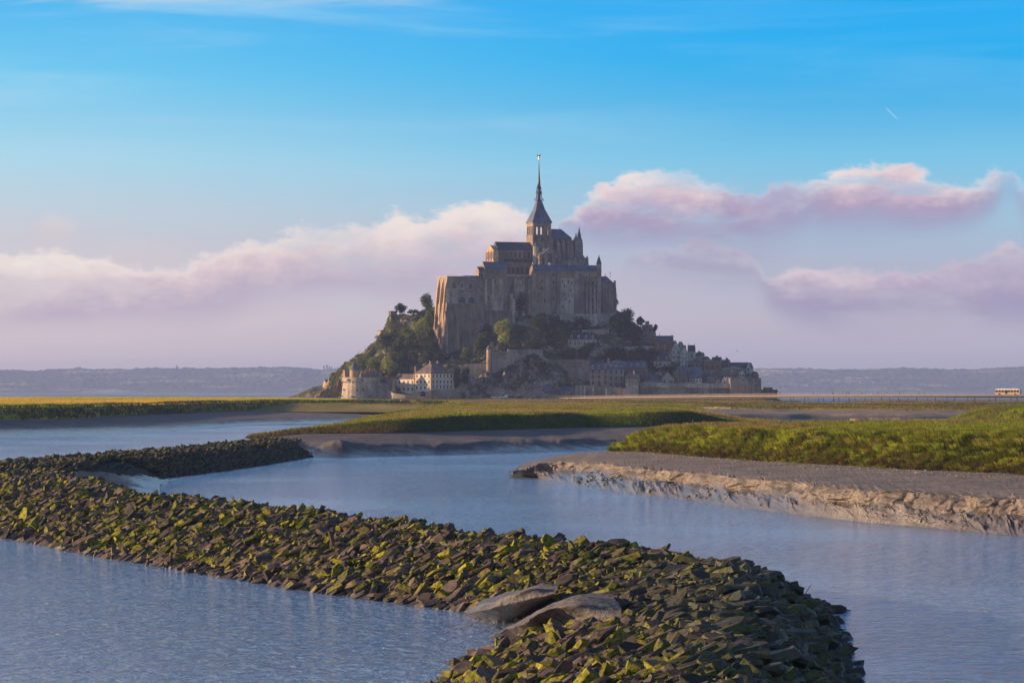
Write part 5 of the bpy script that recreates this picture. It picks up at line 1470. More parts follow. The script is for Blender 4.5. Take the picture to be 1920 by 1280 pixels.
# ---- east building
ef = -33.0; e0_, e1_ = A(1128.5, ef), A(1147, ef); ze_ = lambda py: Zp(py, 50, ef)
eb = athing('abbey_east_building', 'short buttressed abbey building with hipped slate roof and cross finials, at the abbey right end', 'abbey wing', (e0_ + e1_) / 2, ef, ze_(590))
m = MB().box(e0_, e1_, ef, ef + 13, ze_(600), ze_(528)); m.prism([(e1_, ef + 1), (e1_ + 2.6, ef + 3), (e1_ + 2.6, ef + 10), (e1_, ef + 12)], ze_(600), ze_(534)); m.cyl(e1_ + 3.6, ef + 3, .9, .8, ze_(600), ze_(541), 8); m.cyl(e1_ + 3.6, ef + 3, .9, 0, ze_(541), ze_(534), 8); m.build('wall', M_STD if False else M_ST2, eb)
for x in np.linspace(e0_ + 1, e1_, 4): MB().box(x - .45, x + .45, ef - 1.0, ef + .1, ze_(600), ze_(534), .2).build('buttress', M_ST, eb)
MB().box(e1_ + 2.6, e1_ + 3.8, ef + 2.2, ef + 3.4, ze_(600), ze_(526)).build('buttress', M_ST, eb)
MB().hip(e0_, e1_, ef, ef + 13, ze_(528), ze_(518), .8).hip(e1_ - 1, e1_ + 2.6, ef + 1.5, ef + 11.5, ze_(534), ze_(527), .8).build('roof', M_SLATE, eb)
for x, y_ in ((A(1136, ef + 4), 513), (A(1144, ef + 5), 509.5)):
    f = MB().bar((x, ef + 5, ze_(520)), (x, ef + 5, ze_(y_)), .14).bar((x - .7, ef + 5, ze_(y_ + 2.4)), (x + .7, ef + 5, ze_(y_ + 2.4)), .1).build('cross_finial', M_LEAD, eb)
for i, x in enumerate(np.linspace(e0_ + 2.6, e1_ - 1.5, 3)): win(eb, x, ef, ze_(552), 1.1, 4.0)

# ---- middle block with tall blind arches
mf = -27.0; m0, m1 = A(938, mf), A(997, mf); zm = lambda py: Zp(py, -30, mf)
mb2 = athing('arched_abbey_wall', 'granite abbey terrace wall with tall blind arches between the nave and the western halls', 'abbey wing', (m0 + m1) / 2, mf, zm(598))
m = MB().box(m0, m1, mf, mf + 14, zm(612), zm(516)); m.build('wall', M_ST, mb2)
MB().box(m0 - .3, m1, mf - .35, mf, zm(517.5), zm(515.2)).build('cornice', M_STP, mb2)
for p_, w_ in ((941, 1.2), (948, 1.1), (967, .9), (981.5, .9), (994, 1.3)):
    x = A(p_, mf - 1); MB().box(x - w_ * .8, x + w_ * .8, mf - 1.4, mf, zm(606), zm(522), .3).build('buttress', M_STP, mb2)
def arch(parent, x, y, z0, w, h, mat, name='arch_window', d=.12, n=8):
    pts = [(x - w / 2, z0), (x + w / 2, z0)] + [(x + w / 2 * math.cos(q), z0 + h - w / 2 + w / 2 * math.sin(q) * 1.2) for q in np.linspace(0, math.pi, n)]
    k = len(pts); V = [(p, y - d, q) for p, q in pts] + [(p, y + d, q) for p, q in pts]
    return MB().add(V, [tuple(range(k)), tuple(range(k, 2 * k))[::-1]] + [(i, (i + 1) % k, k + (i + 1) % k, k + i) for i in range(k)]).build(name, mat, parent)
for p_, y_, w_, h_, mt in ((958.5, 549, 2.0, 5.0, M_GLASS), (954, 558, 4.5, 13, M_STD), (974, 560, 4.6, 12, M_STP), (988, 560, 4.0, 11, M_ST2), (975, 556, 1.0, 3, M_GLASS)):
    x = A(p_, mf); arch(mb2, x, mf - (.25 if mt == M_GLASS else .12), zm(y_), w_, h_, mt, 'arch_window' if mt == M_GLASS else 'blind_arch')
x = A(958, mf - 2); MB().box(x - .9, x + .9, mf - 4.5, mf - .1, zm(604), zm(550), .4).build('buttress', M_STP, mb2)

# ---- two western halls with lit gable ends
def ahall(label, pc, pr, bf, dp, yr, ye, yb, roofm, wm, wins, hip=False):
    a0, a1 = A(pc, bf), A(pr, bf); zz = lambda py: Zp(py, (a0 + a1) / 2, bf)
    t = athing('abbey_hall', label, 'abbey wing', (a0 + a1) / 2, bf, zz(yb - 4))
    m = MB().box(a0, a1, bf, bf + dp, zz(yb), zz(ye)); mid = bf + dp / 2
    m.add([(a0, bf, zz(ye)), (a0, bf + dp, zz(ye)), (a0, mid, zz(yr + .6)), (a0 + .5, bf, zz(ye)), (a0 + .5, bf + dp, zz(ye)), (a0 + .5, mid, zz(yr + .6))], [(0, 2, 1), (5, 3, 4), (0, 3, 5, 2), (1, 2, 5, 4)])
    m.build('wall', wm, t)
    MB().gable(a0 + .3, a1, bf, bf + dp, zz(ye), zz(yr), 'x', ov=.3).build('roof', roofm, t)
    for p_, y_, w_, h_ in wins: win(t, A(p_, bf), bf, zz(y_), w_, h_)
    return t, zz, a0, a1
h1, zz, a0, a1 = ahall('western abbey hall with blue slate roof, the higher of the two with sunlit gable ends', 909, 951, -29, 9, 490, 503.5, 604, M_SLATE, M_ST,
      [(914, 512, .8, 1.4), (922, 512, .8, 1.4), (935, 512, .8, 1.4), (935.5, 546, 1.3, 4), (918, 528, .8, 1.6), (928, 530, .8, 1.6), (922, 552, .9, 2), (915, 560, .9, 1.6)])
for p_, w_ in ((911, .8), (925, .7), (938.5, 1.1)): x = A(p_, -30); MB().box(x - w_, x + w_, -30.4, -29, zz(604), zz(524), .3).build('buttress', M_STP, h1)
x = A(932, -31); MB().cyl(x, -29, 3.6, 3.2, zz(602), zz(556), 12).build('round_buttress', M_STP, h1)
x = A(933, -31); MB().cyl(x, -29, 3.2, .6, zz(556), zz(549), 12).build('buttress_cap', M_STP, h1)
h2, zz, a0, a1 = ahall('narrow gabled abbey hall with a sunlit end wall, the lower one farther left', 898, 910, -29.6, 7.5, 499.5, 507, 600, M_SLATE_D, M_ST,
      [(903, 524, 1.2, 3.6), (903, 512, 1.0, 1.4), (903, 545, .9, 1.8)])

# ---- flat-topped west block and its tall base wall
wf = -31.0; w0, w1 = A(838.5, wf), A(898.5, wf); zw = lambda py: Zp(py, -50, wf)
wb = athing('west_terrace_block', 'flat-topped western abbey block with arched openings and sunlit raking buttresses at its left corner', 'abbey wing', (w0 + w1) / 2, wf, zw(582))
MB().box(w0, w1, wf, wf + 22, zw(590), zw(519.5)).build('wall', M_ST2, wb)
MB().box(w0 - .3, w0 + 22 * .7, wf - .3, wf + 22.3, zw(520), zw(518.3)).build('coping', M_STP, wb)
MB().box(A(870, wf + 1), w1, wf + .5, wf + 6, zw(519), zw(517)).build('upper_wall', M_SLATE_D, wb)
for i, yb_ in enumerate((wf + .6, wf + 9, wf + 17)):       # raking buttresses on the west side
    V = []
    for y in (yb_ - 1.0, yb_ + 1.0): V += [(w0 + .1, y, zw(519.5)), (w0 + .1, y, zw(625)), (w0 - 3.6, y, zw(625)), (w0 - 2.6, y, zw(572)), (w0 - 1.5, y, zw(540))]
    MB().add(V, [(0, 1, 2, 3, 4), (9, 8, 7, 6, 5), (0, 4, 9, 5), (4, 3, 8, 9), (3, 2, 7, 8), (0, 5, 6, 1), (1, 6, 7, 2)]).build('buttress', M_WARM_LIT_ST, wb)
MB().box(A(835.5, wf), A(842, wf), wf - .5, wf, zw(592), zw(541)).build('corner_pier', M_STP, wb)
for p_, y_, w_, h_ in ((866.5, 568.5, 4.6, 3.6), (884, 568.5, 4.4, 3.6)): arch(wb, A(p_, wf), wf - .1, zw(y_), w_, h_, M_GLASS, 'arch')
for p_, y_, w_, h_, mt in ((852, 541, 3.0, 4.6, M_STD), (866, 543, 3.2, 5.0, M_STP), (882.5, 541, 3.0, 4.6, M_STD), (866, 540, 1.4, 2.6, M_GLASS), (882.5, 541, 1.3, 2.6, M_GLASS)):
    arch(wb, A(p_, wf), wf - (.22 if mt == M_GLASS else .1), zw(y_), w_, h_, mt, 'arch_window' if mt == M_GLASS else 'blind_arch')
for p_, y_ in ((845, 568), (863, 549), (868, 549), (881, 549), (885, 549), (893, 568), (846, 556)): win(wb, A(p_, wf), wf, zw(y_), .7, 1.0)

bf_ = -34.5; b0, b1 = A(838, bf_), A(909, bf_); zb2 = lambda py: Zp(py, -50, bf_)
bw = athing('abbey_base_wall', 'tall dark streaked retaining wall with vertical ribs carrying the west end of the abbey', 'retaining wall', (b0 + b1) / 2, bf_, zb2(664))
V = []
for x in (b0, b1): V += [(x, bf_, zb2(569)), (x, wf + 20, zb2(569)), (x, wf + 20, zb2(680)), (x, bf_ - 3.5, zb2(680))]
V[2] = (b0 - 5, wf + 20, zb2(680)); V[3] = (b0 - 5, bf_ - 3.5, zb2(680))
MB().add(V, [(0, 3, 2, 1), (4, 5, 6, 7), (0, 4, 7, 3), (0, 1, 5, 4), (1, 2, 6, 5), (2, 3, 7, 6)]).build('wall', M_STD, bw)
MB().box(b0 - .2, b1, bf_ - .3, bf_ + 3.4, zb2(569.5), zb2(568.6)).build('coping', M_STP, bw)
for i, p_ in enumerate((836, 846, 857, 868, 880, 891)):
    x = A(p_, bf_); V = []
    for xx in (x - .7, x + .7): V += [(xx, bf_ + .2, zb2(584)), (xx, bf_ + .2, zb2(678)), (xx, bf_ - 4.3, zb2(678)), (xx, bf_ - .7, zb2(588))]
    MB().add(V, [(0, 1, 2, 3), (7, 6, 5, 4), (0, 3, 7, 4), (3, 2, 6, 7), (1, 0, 4, 5), (2, 1, 5, 6)]).build('rib', M_STD if i % 2 else M_ST, bw)
# lower wall continuing right from the base wall
c0, c1 = A(905, -31), A(962, -31)
t = athing('retaining_wall', 'plain brown retaining wall below the arched abbey wall, behind the sunlit tree', 'retaining wall', (c0 + c1) / 2, -31, zb2(640))
MB().box(c0, c1, -33, -25, zb2(650), zb2(582), .5).build('wall', M_STD, t)
MB().box(A(961, -34), A(963.5, -34), -36, -30, zb2(640), zb2(560), .5).build('buttress', M_STP, t)

# ================================================================== HOUSES AND WALLS OF THE VILLAGE
def house(name, label, px0, px1, yb, ye, yr, Y=None, rot=0, roof='gable', dp=8, wall=None, rm=None, nw=(3, 2), chim=(), dorm=0, cat='house', ext=5, ww=(.9, 1.4), group=None, wm=None, door=False, sidewin=0, pane=None):
    wall = wall or M_ST2; rm = rm or M_SLATE
    if Y is None: Y = hit((px0 + px1) / 2, yb)
    s = Y / F; th = R(rot); zb, ze, zr = [H - (q - HY) * s for q in (yb, ye, yr)]
    Wd = ((px1 - px0) * s - dp * abs(math.sin(th))) / math.cos(th)
    if Wd < 2.5: Wd = 2.5
    xl = (px0 - 960) * s + (dp * math.sin(th) if th > 0 else 0)
    # front-left corner at (xl, Y) (for rot<0 the right corner is nearest)
    yl = Y + (Wd * math.sin(-th) if th < 0 else 0)
    cx = xl + math.cos(th) * Wd / 2; cy = yl + math.sin(th) * Wd / 2
    t = thing(name, label, cat, (cx, cy, zb), th, group)
    h, e = zr - zb, ze - zb; x0, x1 = -Wd / 2, Wd / 2
    m = MB().box(x0, x1, 0, dp, -ext, e)
    if roof == 'gable':
        for xx in (x0, x1 - .3): m.add([(xx, 0, e), (xx, dp, e), (xx, dp / 2, h - .15), (xx + .3, 0, e), (xx + .3, dp, e), (xx + .3, dp / 2, h - .15)], [(0, 1, 2), (5, 4, 3), (0, 2, 5, 3), (1, 4, 5, 2)])
    if roof == 'front':
        for yy in (0, dp - .3): m.add([(x0, yy, e), (x1, yy, e), (0, yy, h - .15), (x0, yy + .3, e), (x1, yy + .3, e), (0, yy + .3, h - .15)], [(0, 1, 2), (5, 4, 3), (0, 2, 5, 3), (1, 4, 5, 2)])
    m.build('wall', wall, t)
    r_ = MB()
    if roof == 'gable': r_.gable(x0 + .31, x1 - .31, 0, dp, e, h, 'x', ov=.35)
    elif roof == 'front': r_.gable(x0, x1, .31, dp - .31, e, h, 'y', ov=.35)
    elif roof == 'hip': r_.hip(x0, x1, 0, dp, e, h, .9)
    elif roof == 'mansard':
        r_.hip(x0, x1, 0, dp, e, e + (h - e) * .78, .28, flat=0); r_.hip(x0 + dp * .12, x1 - dp * .12, dp * .12, dp * .88, e + (h - e) * .78 + .2, h, .8, ov=0)
    elif roof == 'flat': r_.box(x0 - .2, x1 + .2, -.2, dp + .2, e, e + .4)
    elif roof == 'pyr': r_.hip(x0, x1, 0, dp, e, h, 1.0)
    rf = r_.build('roof', rm, t)
    for c in chim:
        u, hh = c[0], c[1]; x = x0 + Wd * u; w_ = c[2] if len(c) > 2 else .9
        MB().box(x - w_ / 2, x + w_ / 2, dp / 2 - .5, dp / 2 + .5, e - .5, h + hh).build('chimney', M_ST, rf)
    if dorm:
        for i in range(dorm):
            x = x0 + Wd * (i + .5) / dorm; dz = (h - e) * .12
            y_in = 2.6
            dmr = MB().box(x - .65, x + .65, .25, y_in, e + dz, e + dz + 1.7); dmr.gable(x - .65, x + .65, .2, y_in, e + dz + 1.7, e + dz + 2.4, 'y', ov=.15)
            dmr.build('dormer', M_TIMBER, rf)
            win(rf, x, .22, e + dz + .35, .7, 1.1, d=.06)
    nx, nz_ = nw
    for i in range(nx):
        for j in range(nz_):
            zz = e * (j + .32) / nz_ if nz_ else 0
            if door and j == 0 and i == nx // 2:
                win(t, x0 + Wd * (i + .5) / nx, 0, 0, 1.2, 2.3, name='door', mat=M_SHUT); continue
            win(t, x0 + Wd * (i + .5) / nx, 0, zz, ww[0], min(ww[1], e / nz_ * .62), mat=pane)
    for j in range(sidewin):
        win(t, x0 if rot > 0 else x1, dp / 2, e * (j + .35) / sidewin, .9, 1.3, 'left')
    return t

def wall_thing(name, label, pts, thick=1.6, mat=None, ext=4, cren=0, cat='wall', corb=False, ribs=0):
    """pts: (px, ytop, ybase, Y) along the wall"""
    mat = mat or M_ST2
    Q = [((p - 960) / F * y, y, H - (t_ - HY) * y / F, H - (b_ - HY) * y / F) for p, t_, b_, y in pts]
    cx = sum(q[0] for q in Q) / len(Q); cy = sum(q[1] for q in Q) / len(Q); cz = min(q[3] for q in Q)
    t = thing(name, label, cat, (cx, cy, cz), 0)
    m = MB(); mp_ = MB(); mc = MB()
    for a, b_ in zip(Q[:-1], Q[1:]):
        dx_, dy_ = b_[0] - a[0], b_[1] - a[1]; L = math.hypot(dx_, dy_); ux_, uy_ = dx_ / L, dy_ / L; nx_, ny_ = uy_, -ux_
        if ny_ > 0: nx_, ny_ = -nx_, -ny_
        def q(o, k, z_): return (o[0] + nx_ * k - cx, o[1] + ny_ * k - cy, z_ - cz)
        V = [q(a, .5, a[3] - ext), q(b_, .5, b_[3] - ext), q(b_, -thick, b_[3] - ext), q(a, -thick, a[3] - ext), q(a, 0, a[2]), q(b_, 0, b_[2]), q(b_, -thick, b_[2]), q(a, -thick, a[2])]
        m.add(V, [(3, 2, 1, 0), (4, 5, 6, 7), (0, 1, 5, 4), (1, 2, 6, 5), (2, 3, 7, 6), (3, 0, 4, 7)])
        if corb:
            V = [q(a, .75, a[2] - 2.6), q(b_, .75, b_[2] - 2.6), q(b_, -.1, b_[2] - 2.6), q(a, -.1, a[2] - 2.6), q(a, .7, a[2] + .25), q(b_, .7, b_[2] + .25), q(b_, -.4, b_[2] + .25), q(a, -.4, a[2] + .25)]
            mp_.add(V, [(3, 2, 1, 0), (4, 5, 6, 7), (0, 1, 5, 4), (1, 2, 6, 5), (2, 3, 7, 6), (3, 0, 4, 7)])
        if cren:
            k = max(1, int(L / cren))
            for i in range(k):
                u0, u1 = (i + .12) / k, (i + .7) / k
                p0 = [a[j] + (b_[j] - a[j]) * u0 for j in range(4)]; p1 = [a[j] + (b_[j] - a[j]) * u1 for j in range(4)]
                V = [q(p0, -.02, p0[2]), q(p1, -.02, p1[2]), q(p1, -.8, p1[2]), q(p0, -.8, p0[2]), q(p0, -.02, p0[2] + 1.3), q(p1, -.02, p1[2] + 1.3), q(p1, -.8, p1[2] + 1.3), q(p0, -.8, p0[2] + 1.3)]
                mc.add(V, [(3, 2, 1, 0), (4, 5, 6, 7), (0, 1, 5, 4), (1, 2, 6, 5), (2, 3, 7, 6), (3, 0, 4, 7)])
        for i in range(ribs):
            u = (i + .5) / ribs; p0 = [a[j] + (b_[j] - a[j]) * u for j in range(4)]
            w_ = .5; V = []
            for zz, kk in ((p0[3] - ext, 1.5), (p0[2] - .8, .35)):
                for su, k2 in ((-w_, kk), (w_, kk), (w_, -.1), (-w_, -.1)): 
                    g2 = q(p0, k2, zz); V.append((g2[0] + ux_ * su, g2[1] + uy_ * su, g2[2]))
            MB().add(V, [(3, 2, 1, 0), (4, 5, 6, 7), (0, 1, 5, 4), (1, 2, 6, 5), (2, 3, 7, 6), (3, 0, 4, 7)]).build('buttress', M_STP, t)
    m.build('wall', mat, t)
    if mp_.V: mp_.build('parapet', M_STP if mat != M_STP else M_ST2, t)
    if mc.V: mc.build('battlements', mat, t)
    return t

def round_tower(name, label, pc, w, yb, yt, Y, mat=None, bat=1.2, cone=None, corb=True, cat='tower', n=28, slits=()):
    mat = mat or M_ST2; s = Y / F; r_ = w / 2 * s; zb, zt = H - (yb - HY) * s, H - (yt - HY) * s; hh = zt - zb
    t = thing(name, label, cat, ((pc - 960) * s, Y + r_, zb), 0)
    MB().cyl(0, 0, r_ + bat, r_, -3, hh * .8, n).cyl(0, 0, r_, r_, hh * .8, hh, n).build('wall', mat, t, smooth=False)
    if corb:
        MB().cyl(0, 0, r_ + .7, r_ + .7, hh - 2.2, hh + .3, n).build('parapet', mat, t)
        m = MB()
        for i in range(36):
            q = i * math.pi / 18; m.box(math.cos(q) * (r_ + .45) - .18, math.cos(q) * (r_ + .45) + .18, math.sin(q) * (r_ + .45) - .18, math.sin(q) * (r_ + .45) + .18, hh - 3.1, hh - 2.2)
        m.build('corbels', M_STP, t)
    if cone: MB().cyl(0, 0, r_ + .6, 0, hh + .3, H - (cone - HY) * s - zb, n).build('roof', M_SLATE, t)
    for q, zz, w_, h_ in slits:
        o = win(t, math.cos(R(q)) * (r_ + .45), math.sin(R(q)) * (r_ + .45), zz, w_, h_, name='loophole', d=.7)
        o.rotation_euler = (0, 0, R(q + 90))
    return t
# ---- left fortifications and the white barracks
round_tower('round_tower', 'big round granite artillery tower with a corbelled parapet at the left foot of the mount', 675, 68, 747.5, 708, 1948, M_STP, 1.3,
            slits=[(-128, 11.5, 2.0, 1.0), (-98, 5.2, 1.2, .7), (-80, 5.2, 1.2, .7), (-112, 1.0, 2.4, .7), (-82, 11.6, 1.0, .8), (-150, 5.4, .9, .9), (-160, 1.2, .9, .9), (-60, 1.2, 1.2, .7)])
round_tower('cone_roofed_turret', 'small round turret with a pointed blue slate cone rising from the round artillery tower', 664, 18, 712, 693.5, 1953, M_WARM_LIT_ST, .1, cone=677, corb=False, n=18)
house('gun_platform_wall', 'low stone block on top of the round tower left of the cone-roofed turret', 642, 656, 711, 695, 694, 1956, 18, 'flat', 5, M_ST, M_ST, (0, 0), cat='wall')
wall_thing('battlement_wall', 'broken-topped stone wall rising behind the round tower to the right of the turret', [(676, 703, 712, 1968), (684, 698, 712, 1969), (692, 695, 712, 1970), (700, 696, 712, 1971), (716, 697, 716, 1972)], 2, M_ST, cren=5)
wall_thing('curtain_wall', 'straight stone curtain wall between the round tower and the white barracks', [(700, 717.5, 748, 1956), (728, 717.5, 748, 1950)], 3, M_ST2)
# barracks: three-storey corner block and lower wing, rotated 45 degrees
Yb = 1945.0; s = Yb / F; th = R(45)
bx = (808.4 - 960) * s; zb_ = H - (745 - HY) * s
bk = thing('white_barracks', 'cream three-storey barracks with hipped slate roofs, lit by the sun on its left faces', 'building', (bx, Yb, zb_), th)
zr = lambda py: (745 - py) * s
m = MB().box(0, 19.5, 0, 15.2, 1.5, zr(699.7)); m.build('wall', M_WHITE, bk)
m = MB().box(0, 9, 15.2, 35.5, 1.5, zr(709.5)); wingp = m.build('wing_wall', M_WHITE, bk)
m = MB().box(-.25, 19.7, -.25, 15.3, -3, zr(733.5), .15); m.box(-.25, 9.2, 15.3, 36, -3, zr(737)); m.build('plinth', M_WARM_LIT_ST, bk)
for zz in (710.5, 721.5): MB().box(-.15, 19.6, -.15, 15.25, zr(zz), zr(zz - 1)).build('string_course', M_WARM_LIT_ST, bk)
MB().box(-.15, 9, 15.3, 35.6, zr(723), zr(722)).build('string_course', M_WARM_LIT_ST, bk)
for (x, y) in ((0, 0), (0, 15.2), (19.5, 0), (0, 35.5)): MB().box(x - .3, x + .7, y - .3, y + .5, 1, zr(700 if y < 20 else 710)).build('quoin', M_WARM_LIT_ST, bk)
r1 = MB().hip(0, 19.5, 0, 15.2, zr(699.7), zr(680.5), .9).build('roof', M_SLATE_B, bk)
r2 = MB().gable(0, 9, 15.2, 35.5, zr(709.5), zr(700.5), 'y').build('wing_roof', M_SLATE_B, bk)
for (x, y, pr) in ((6.5, 7.5, r1), (13, 7.5, r1)): MB().box(x - .6, x + .6, y - .5, y + .5, zr(690), zr(676)).build('chimney', M_ST, pr)
MB().box(1.2, 2.3, 15.6, 16.6, zr(706), zr(686)).build('chimney', M_ST, r2)
MB().box(4, 5, 34, 35, zr(704), zr(697.5)).build('chimney', M_ST, r2)
for i in range(4):
    for yy in (707.5, 718.5, 729.5): win(bk, 0, 2.0 + i * 3.7, zr(yy), 1.25, 1.9, 'left')
for i in range(5):
    for yy in (719, 732): win(bk, 0, 17.3 + i * 3.9, zr(yy), 1.25, 1.9, 'left')
for i in range(6):
    for yy in (707.5, 718.5, 728): win(bk, 2.0 + i * 3.1, 0, zr(yy), 1.1, 2.0, 'front')
for i in range(4): MB().box(2.6 + i * 4.3, 3.6 + i * 4.3, .9, 2.0, zr(697), zr(693.5)).build('dormer', M_ST2, r1)
MB().cyl(0, 0, 0, 0, 0, 1) if False else None
arch_b = MB(); 
k = 10; pts = [(y, z_) for y, z_ in [(5.0, .1), (9.0, .1)] + [(7 + 2 * math.cos(q), 2.2 + 2 * math.sin(q)) for q in np.linspace(0, math.pi, k)]]
V = [(-.7, y, z_) for y, z_ in pts] + [(-.2, y, z_) for y, z_ in pts]; kk = len(pts)
arch_b.add(V, [tuple(range(kk)), tuple(range(kk, 2 * kk))[::-1]] + [(i, (i + 1) % kk, kk + (i + 1) % kk, kk + i) for i in range(kk)]).build('archway', M_GLASS, bk)
wall_thing('forecourt_wall', 'sunlit stone forecourt wall in front of the lower white wing', [(726, 731, 748.5, 1949), (738, 737, 748.5, 1943), (760, 740, 748.5, 1938), (790, 743, 748.5, 1936), (800, 745, 748.5, 1935)], 2, M_ST2)
house('lean_to_gable', 'narrow sunlit gabled annex at the left end of the barracks', 726, 737, 748, 716, 708, 1952, 40, 'front', 5, M_WARM_LIT_ST, M_SLATE_B, (1, 1))
wall_thing('bastion_wall', 'low square stone bastion wall right of the barracks', [(813, 729, 748.5, 1940), (863, 729.5, 748.5, 1940)], 14, M_ST2)
wall_thing('gate_wall', 'short wall with a dark gateway between the bastion wall and the rock outcrop', [(863, 730, 748.5, 1944), (880, 732, 748.5, 1944)], 3, M_ST)
arch(thing('gateway', 'dark arched gateway beside the bastion wall', 'gate', ((870.5 - 960) / F * 1943.3, 1943.3, 5.2)), 0, 0, 0, 2.2, 4.6, M_GLASS, 'opening')
house('hut', 'small stone hut with pitched roof on the rocks at the far left', 604, 621, 731, 720, 711, 2055, 20, 'gable', 8, M_WARM_LIT_ST, M_SLATE_B, (1, 1), [(.9, .8)])
house('ruined_cliff_house', 'roofless square wall block on the cliff top at the left of the abbey', 728, 744, 601, 584, 583, 2064, 16, 'flat', 6, M_STD, M_STD, (1, 1), cat='ruin')
house('brick_lookout', 'small brown brick lookout on the left skyline below the roofless cliff block', 708, 720, 637, 620, 619, 2060, 25, 'flat', 5, M_WARM_LIT_ST, M_STD, (0, 0), cat='ruin')
# walls on the front of the mount
wall_thing('terrace_wall', 'pale terrace wall below the cemetery, behind the barracks roof', [(803, 673, 686, 2008), (835, 673, 686, 2004), (876, 676, 688, 1999)], 1.5, M_STP)
wall_thing('arcaded_wall', 'sunlit sloping wall with arches under the cemetery terrace', [(850, 694, 708, 1975), (862, 687, 706, 1972), (876, 682, 704, 1970)], 1.5, M_WARM_LIT_ST)
wall_thing('terrace_wall', 'stone wall running from the arcaded wall to the watch turret', [(876, 682, 704, 1967), (916, 681, 706, 1965)], 2, M_ST2)
wt = round_tower('watch_turret', 'slender corbelled watch turret with a pointed roof standing on the rock outcrop wall', 916.5, 8.5, 690, 655, 1958, M_WARM_LIT_ST, .1, cone=646, corb=False, n=12)
house('turret_wall', 'narrow upright wall slab right against the watch turret', 918.5, 923.5, 690, 642.5, 642, 1959.5, 0, 'flat', 2, M_ST, M_ST, (0, 0), cat='wall')
wall_thing('rampart_wall', 'stepped rampart wall along the top of the rock outcrop right of the watch turret', [(922, 659.5, 688, 1959), (952, 658, 680, 1962), (953, 655, 676, 1962), (967, 654.5, 670, 1964), (968, 655.5, 668, 1964), (1018, 655, 664, 1974)], 1.6, M_ST2)
wall_thing('rampart_wall', 'long plain wall between the rock outcrop and the mansard hotel', [(1024, 673.5, 698, 1972), (1065, 674, 712, 1975), (1066, 674, 700, 1975), (1107, 675, 700, 1972)], 1.6, M_ST)
wall_thing('ramp_wall', 'low sloping ramp wall beneath the long plain wall left of the hotel', [(1066, 694, 706, 1969), (1085, 690, 704, 1968), (1106, 688, 702, 1967)], 1.4, M_ST2)
wall_thing('garden_wall', 'slanting ruined garden wall with buttresses in the middle of the wooded slope', [(981, 643, 655, 1998), (1008, 638.5, 652, 2002), (1026, 634, 650, 2004)], 1.4, M_ST2, ribs=3)
wall_thing('garden_wall', 'thin horizontal terrace wall left of the round tree in front of the terrace house', [(1018, 654, 662, 1990), (1062, 653, 662, 1994), (1076, 653, 662, 1996)], 1.2, M_ST2)
wall_thing('garden_wall', 'upper terrace wall under the pale rock above the terrace house', [(1047, 624, 630, 2018), (1060, 621, 628, 2020), (1100, 618, 624, 2024), (1142, 616, 622, 2028)], 1.2, M_STP)
wall_thing('garden_wall', 'low retaining wall directly under the right end of the long abbey lodging', [(1050, 588, 600, 2034), (1085, 588, 600, 2036), (1120, 588, 602, 2040)], 1.2, M_STP)
wall_thing('garden_wall', 'square-cut high wall below the abbey east building beside the dense dark tree', [(1120, 588, 606, 2040), (1152, 586, 608, 2042), (1162, 587, 606, 2044)], 1.2, M_ST2)
wall_thing('garden_wall', 'terrace wall right of the terrace house above the purple-leaved tree', [(1118, 651, 664, 2002), (1150, 650, 662, 2004), (1166, 646, 662, 2005)], 1.2, M_ST2)
wall_thing('garden_wall', 'long low terrace wall above the green tree over the slate-roofed wing', [(1166, 650, 656, 2010), (1200, 648.5, 656, 2012), (1226, 649, 656, 2012)], 1.2, M_STP)
# car-park sheds
house('stone_shed', 'left slate-roofed shed with a row of small windows by the car park', 1014, 1034, 745, 732, 720, 1951, 0, 'gable', 9, M_ST, M_SLATE, (3, 1))
house('stone_shed', 'middle shed with a wide dark garage door by the car park', 1036, 1052, 745, 729, 722, 1949, 0, 'front', 9, M_ST, M_SLATE, (1, 1), ww=(3.6, 3.4))
house('stone_shed', 'low right shed with a long slate roof by the quay wall', 1050, 1078, 745, 732, 724, 1950, 0, 'gable', 9, M_STD, M_SLATE, (2, 1))
wall_thing('quay_wall', 'ribbed stone quay wall at the water side below the mansard hotel', [(1078, 721.5, 745, 1950), (1100, 722, 745, 1949), (1174, 728, 744, 1946)], 8, M_ST2, ribs=3)
# hotel row
house('hotel', 'stone hotel with red-shuttered windows and three dormers, left half of the mansard pair', 1106, 1141, 724, 692, 679.5, 1962, 0, 'gable', 9, M_ST, M_SLATE, (3, 3), [(.03, .8)], 3, 'hotel', wm=M_SHUT, pane=M_SHUT, ww=(1.3, 2.2))
house('hotel', 'taller mansard hotel with white dormers and arched windows, right half of the pair', 1141, 1170, 727, 693, 674.5, 1961, 0, 'mansard', 10, M_ST2, M_SLATE, (3, 3), [(.0, 1.0, 1.3)], 3, 'hotel', ww=(1.2, 2.2))
house('stone_house', 'long slate-roofed wing with dormers to the right of the mansard hotel', 1166, 1214, 706, 689, 676.5, 1976, 0, 'gable', 9, M_ST, M_SLATE, (4, 1), [(.0, .4)], 4)
house('gate_house', 'gabled stone gatehouse behind the square gate tower, carrying the flag', 1172, 1200, 714, 705, 693, 1958, 0, 'front', 10, M_ST, M_SLATE_B, (2, 1), cat='house')
house('gate_tower', 'square battlemented stone tower guarding the gate, lower than the gatehouse behind', 1173.5, 1200, 741, 711, 710.5, 1941, -7, 'flat', 8, M_STP, M_ST2, (0, 0), cat='tower')
wall_thing('tower_parapet_wall', 'thin overhanging parapet line round the top of the square gate tower', [(1173, 712.5, 716, 1940.5), (1200, 712.5, 716, 1940.5)], .5, M_ST2, 0)
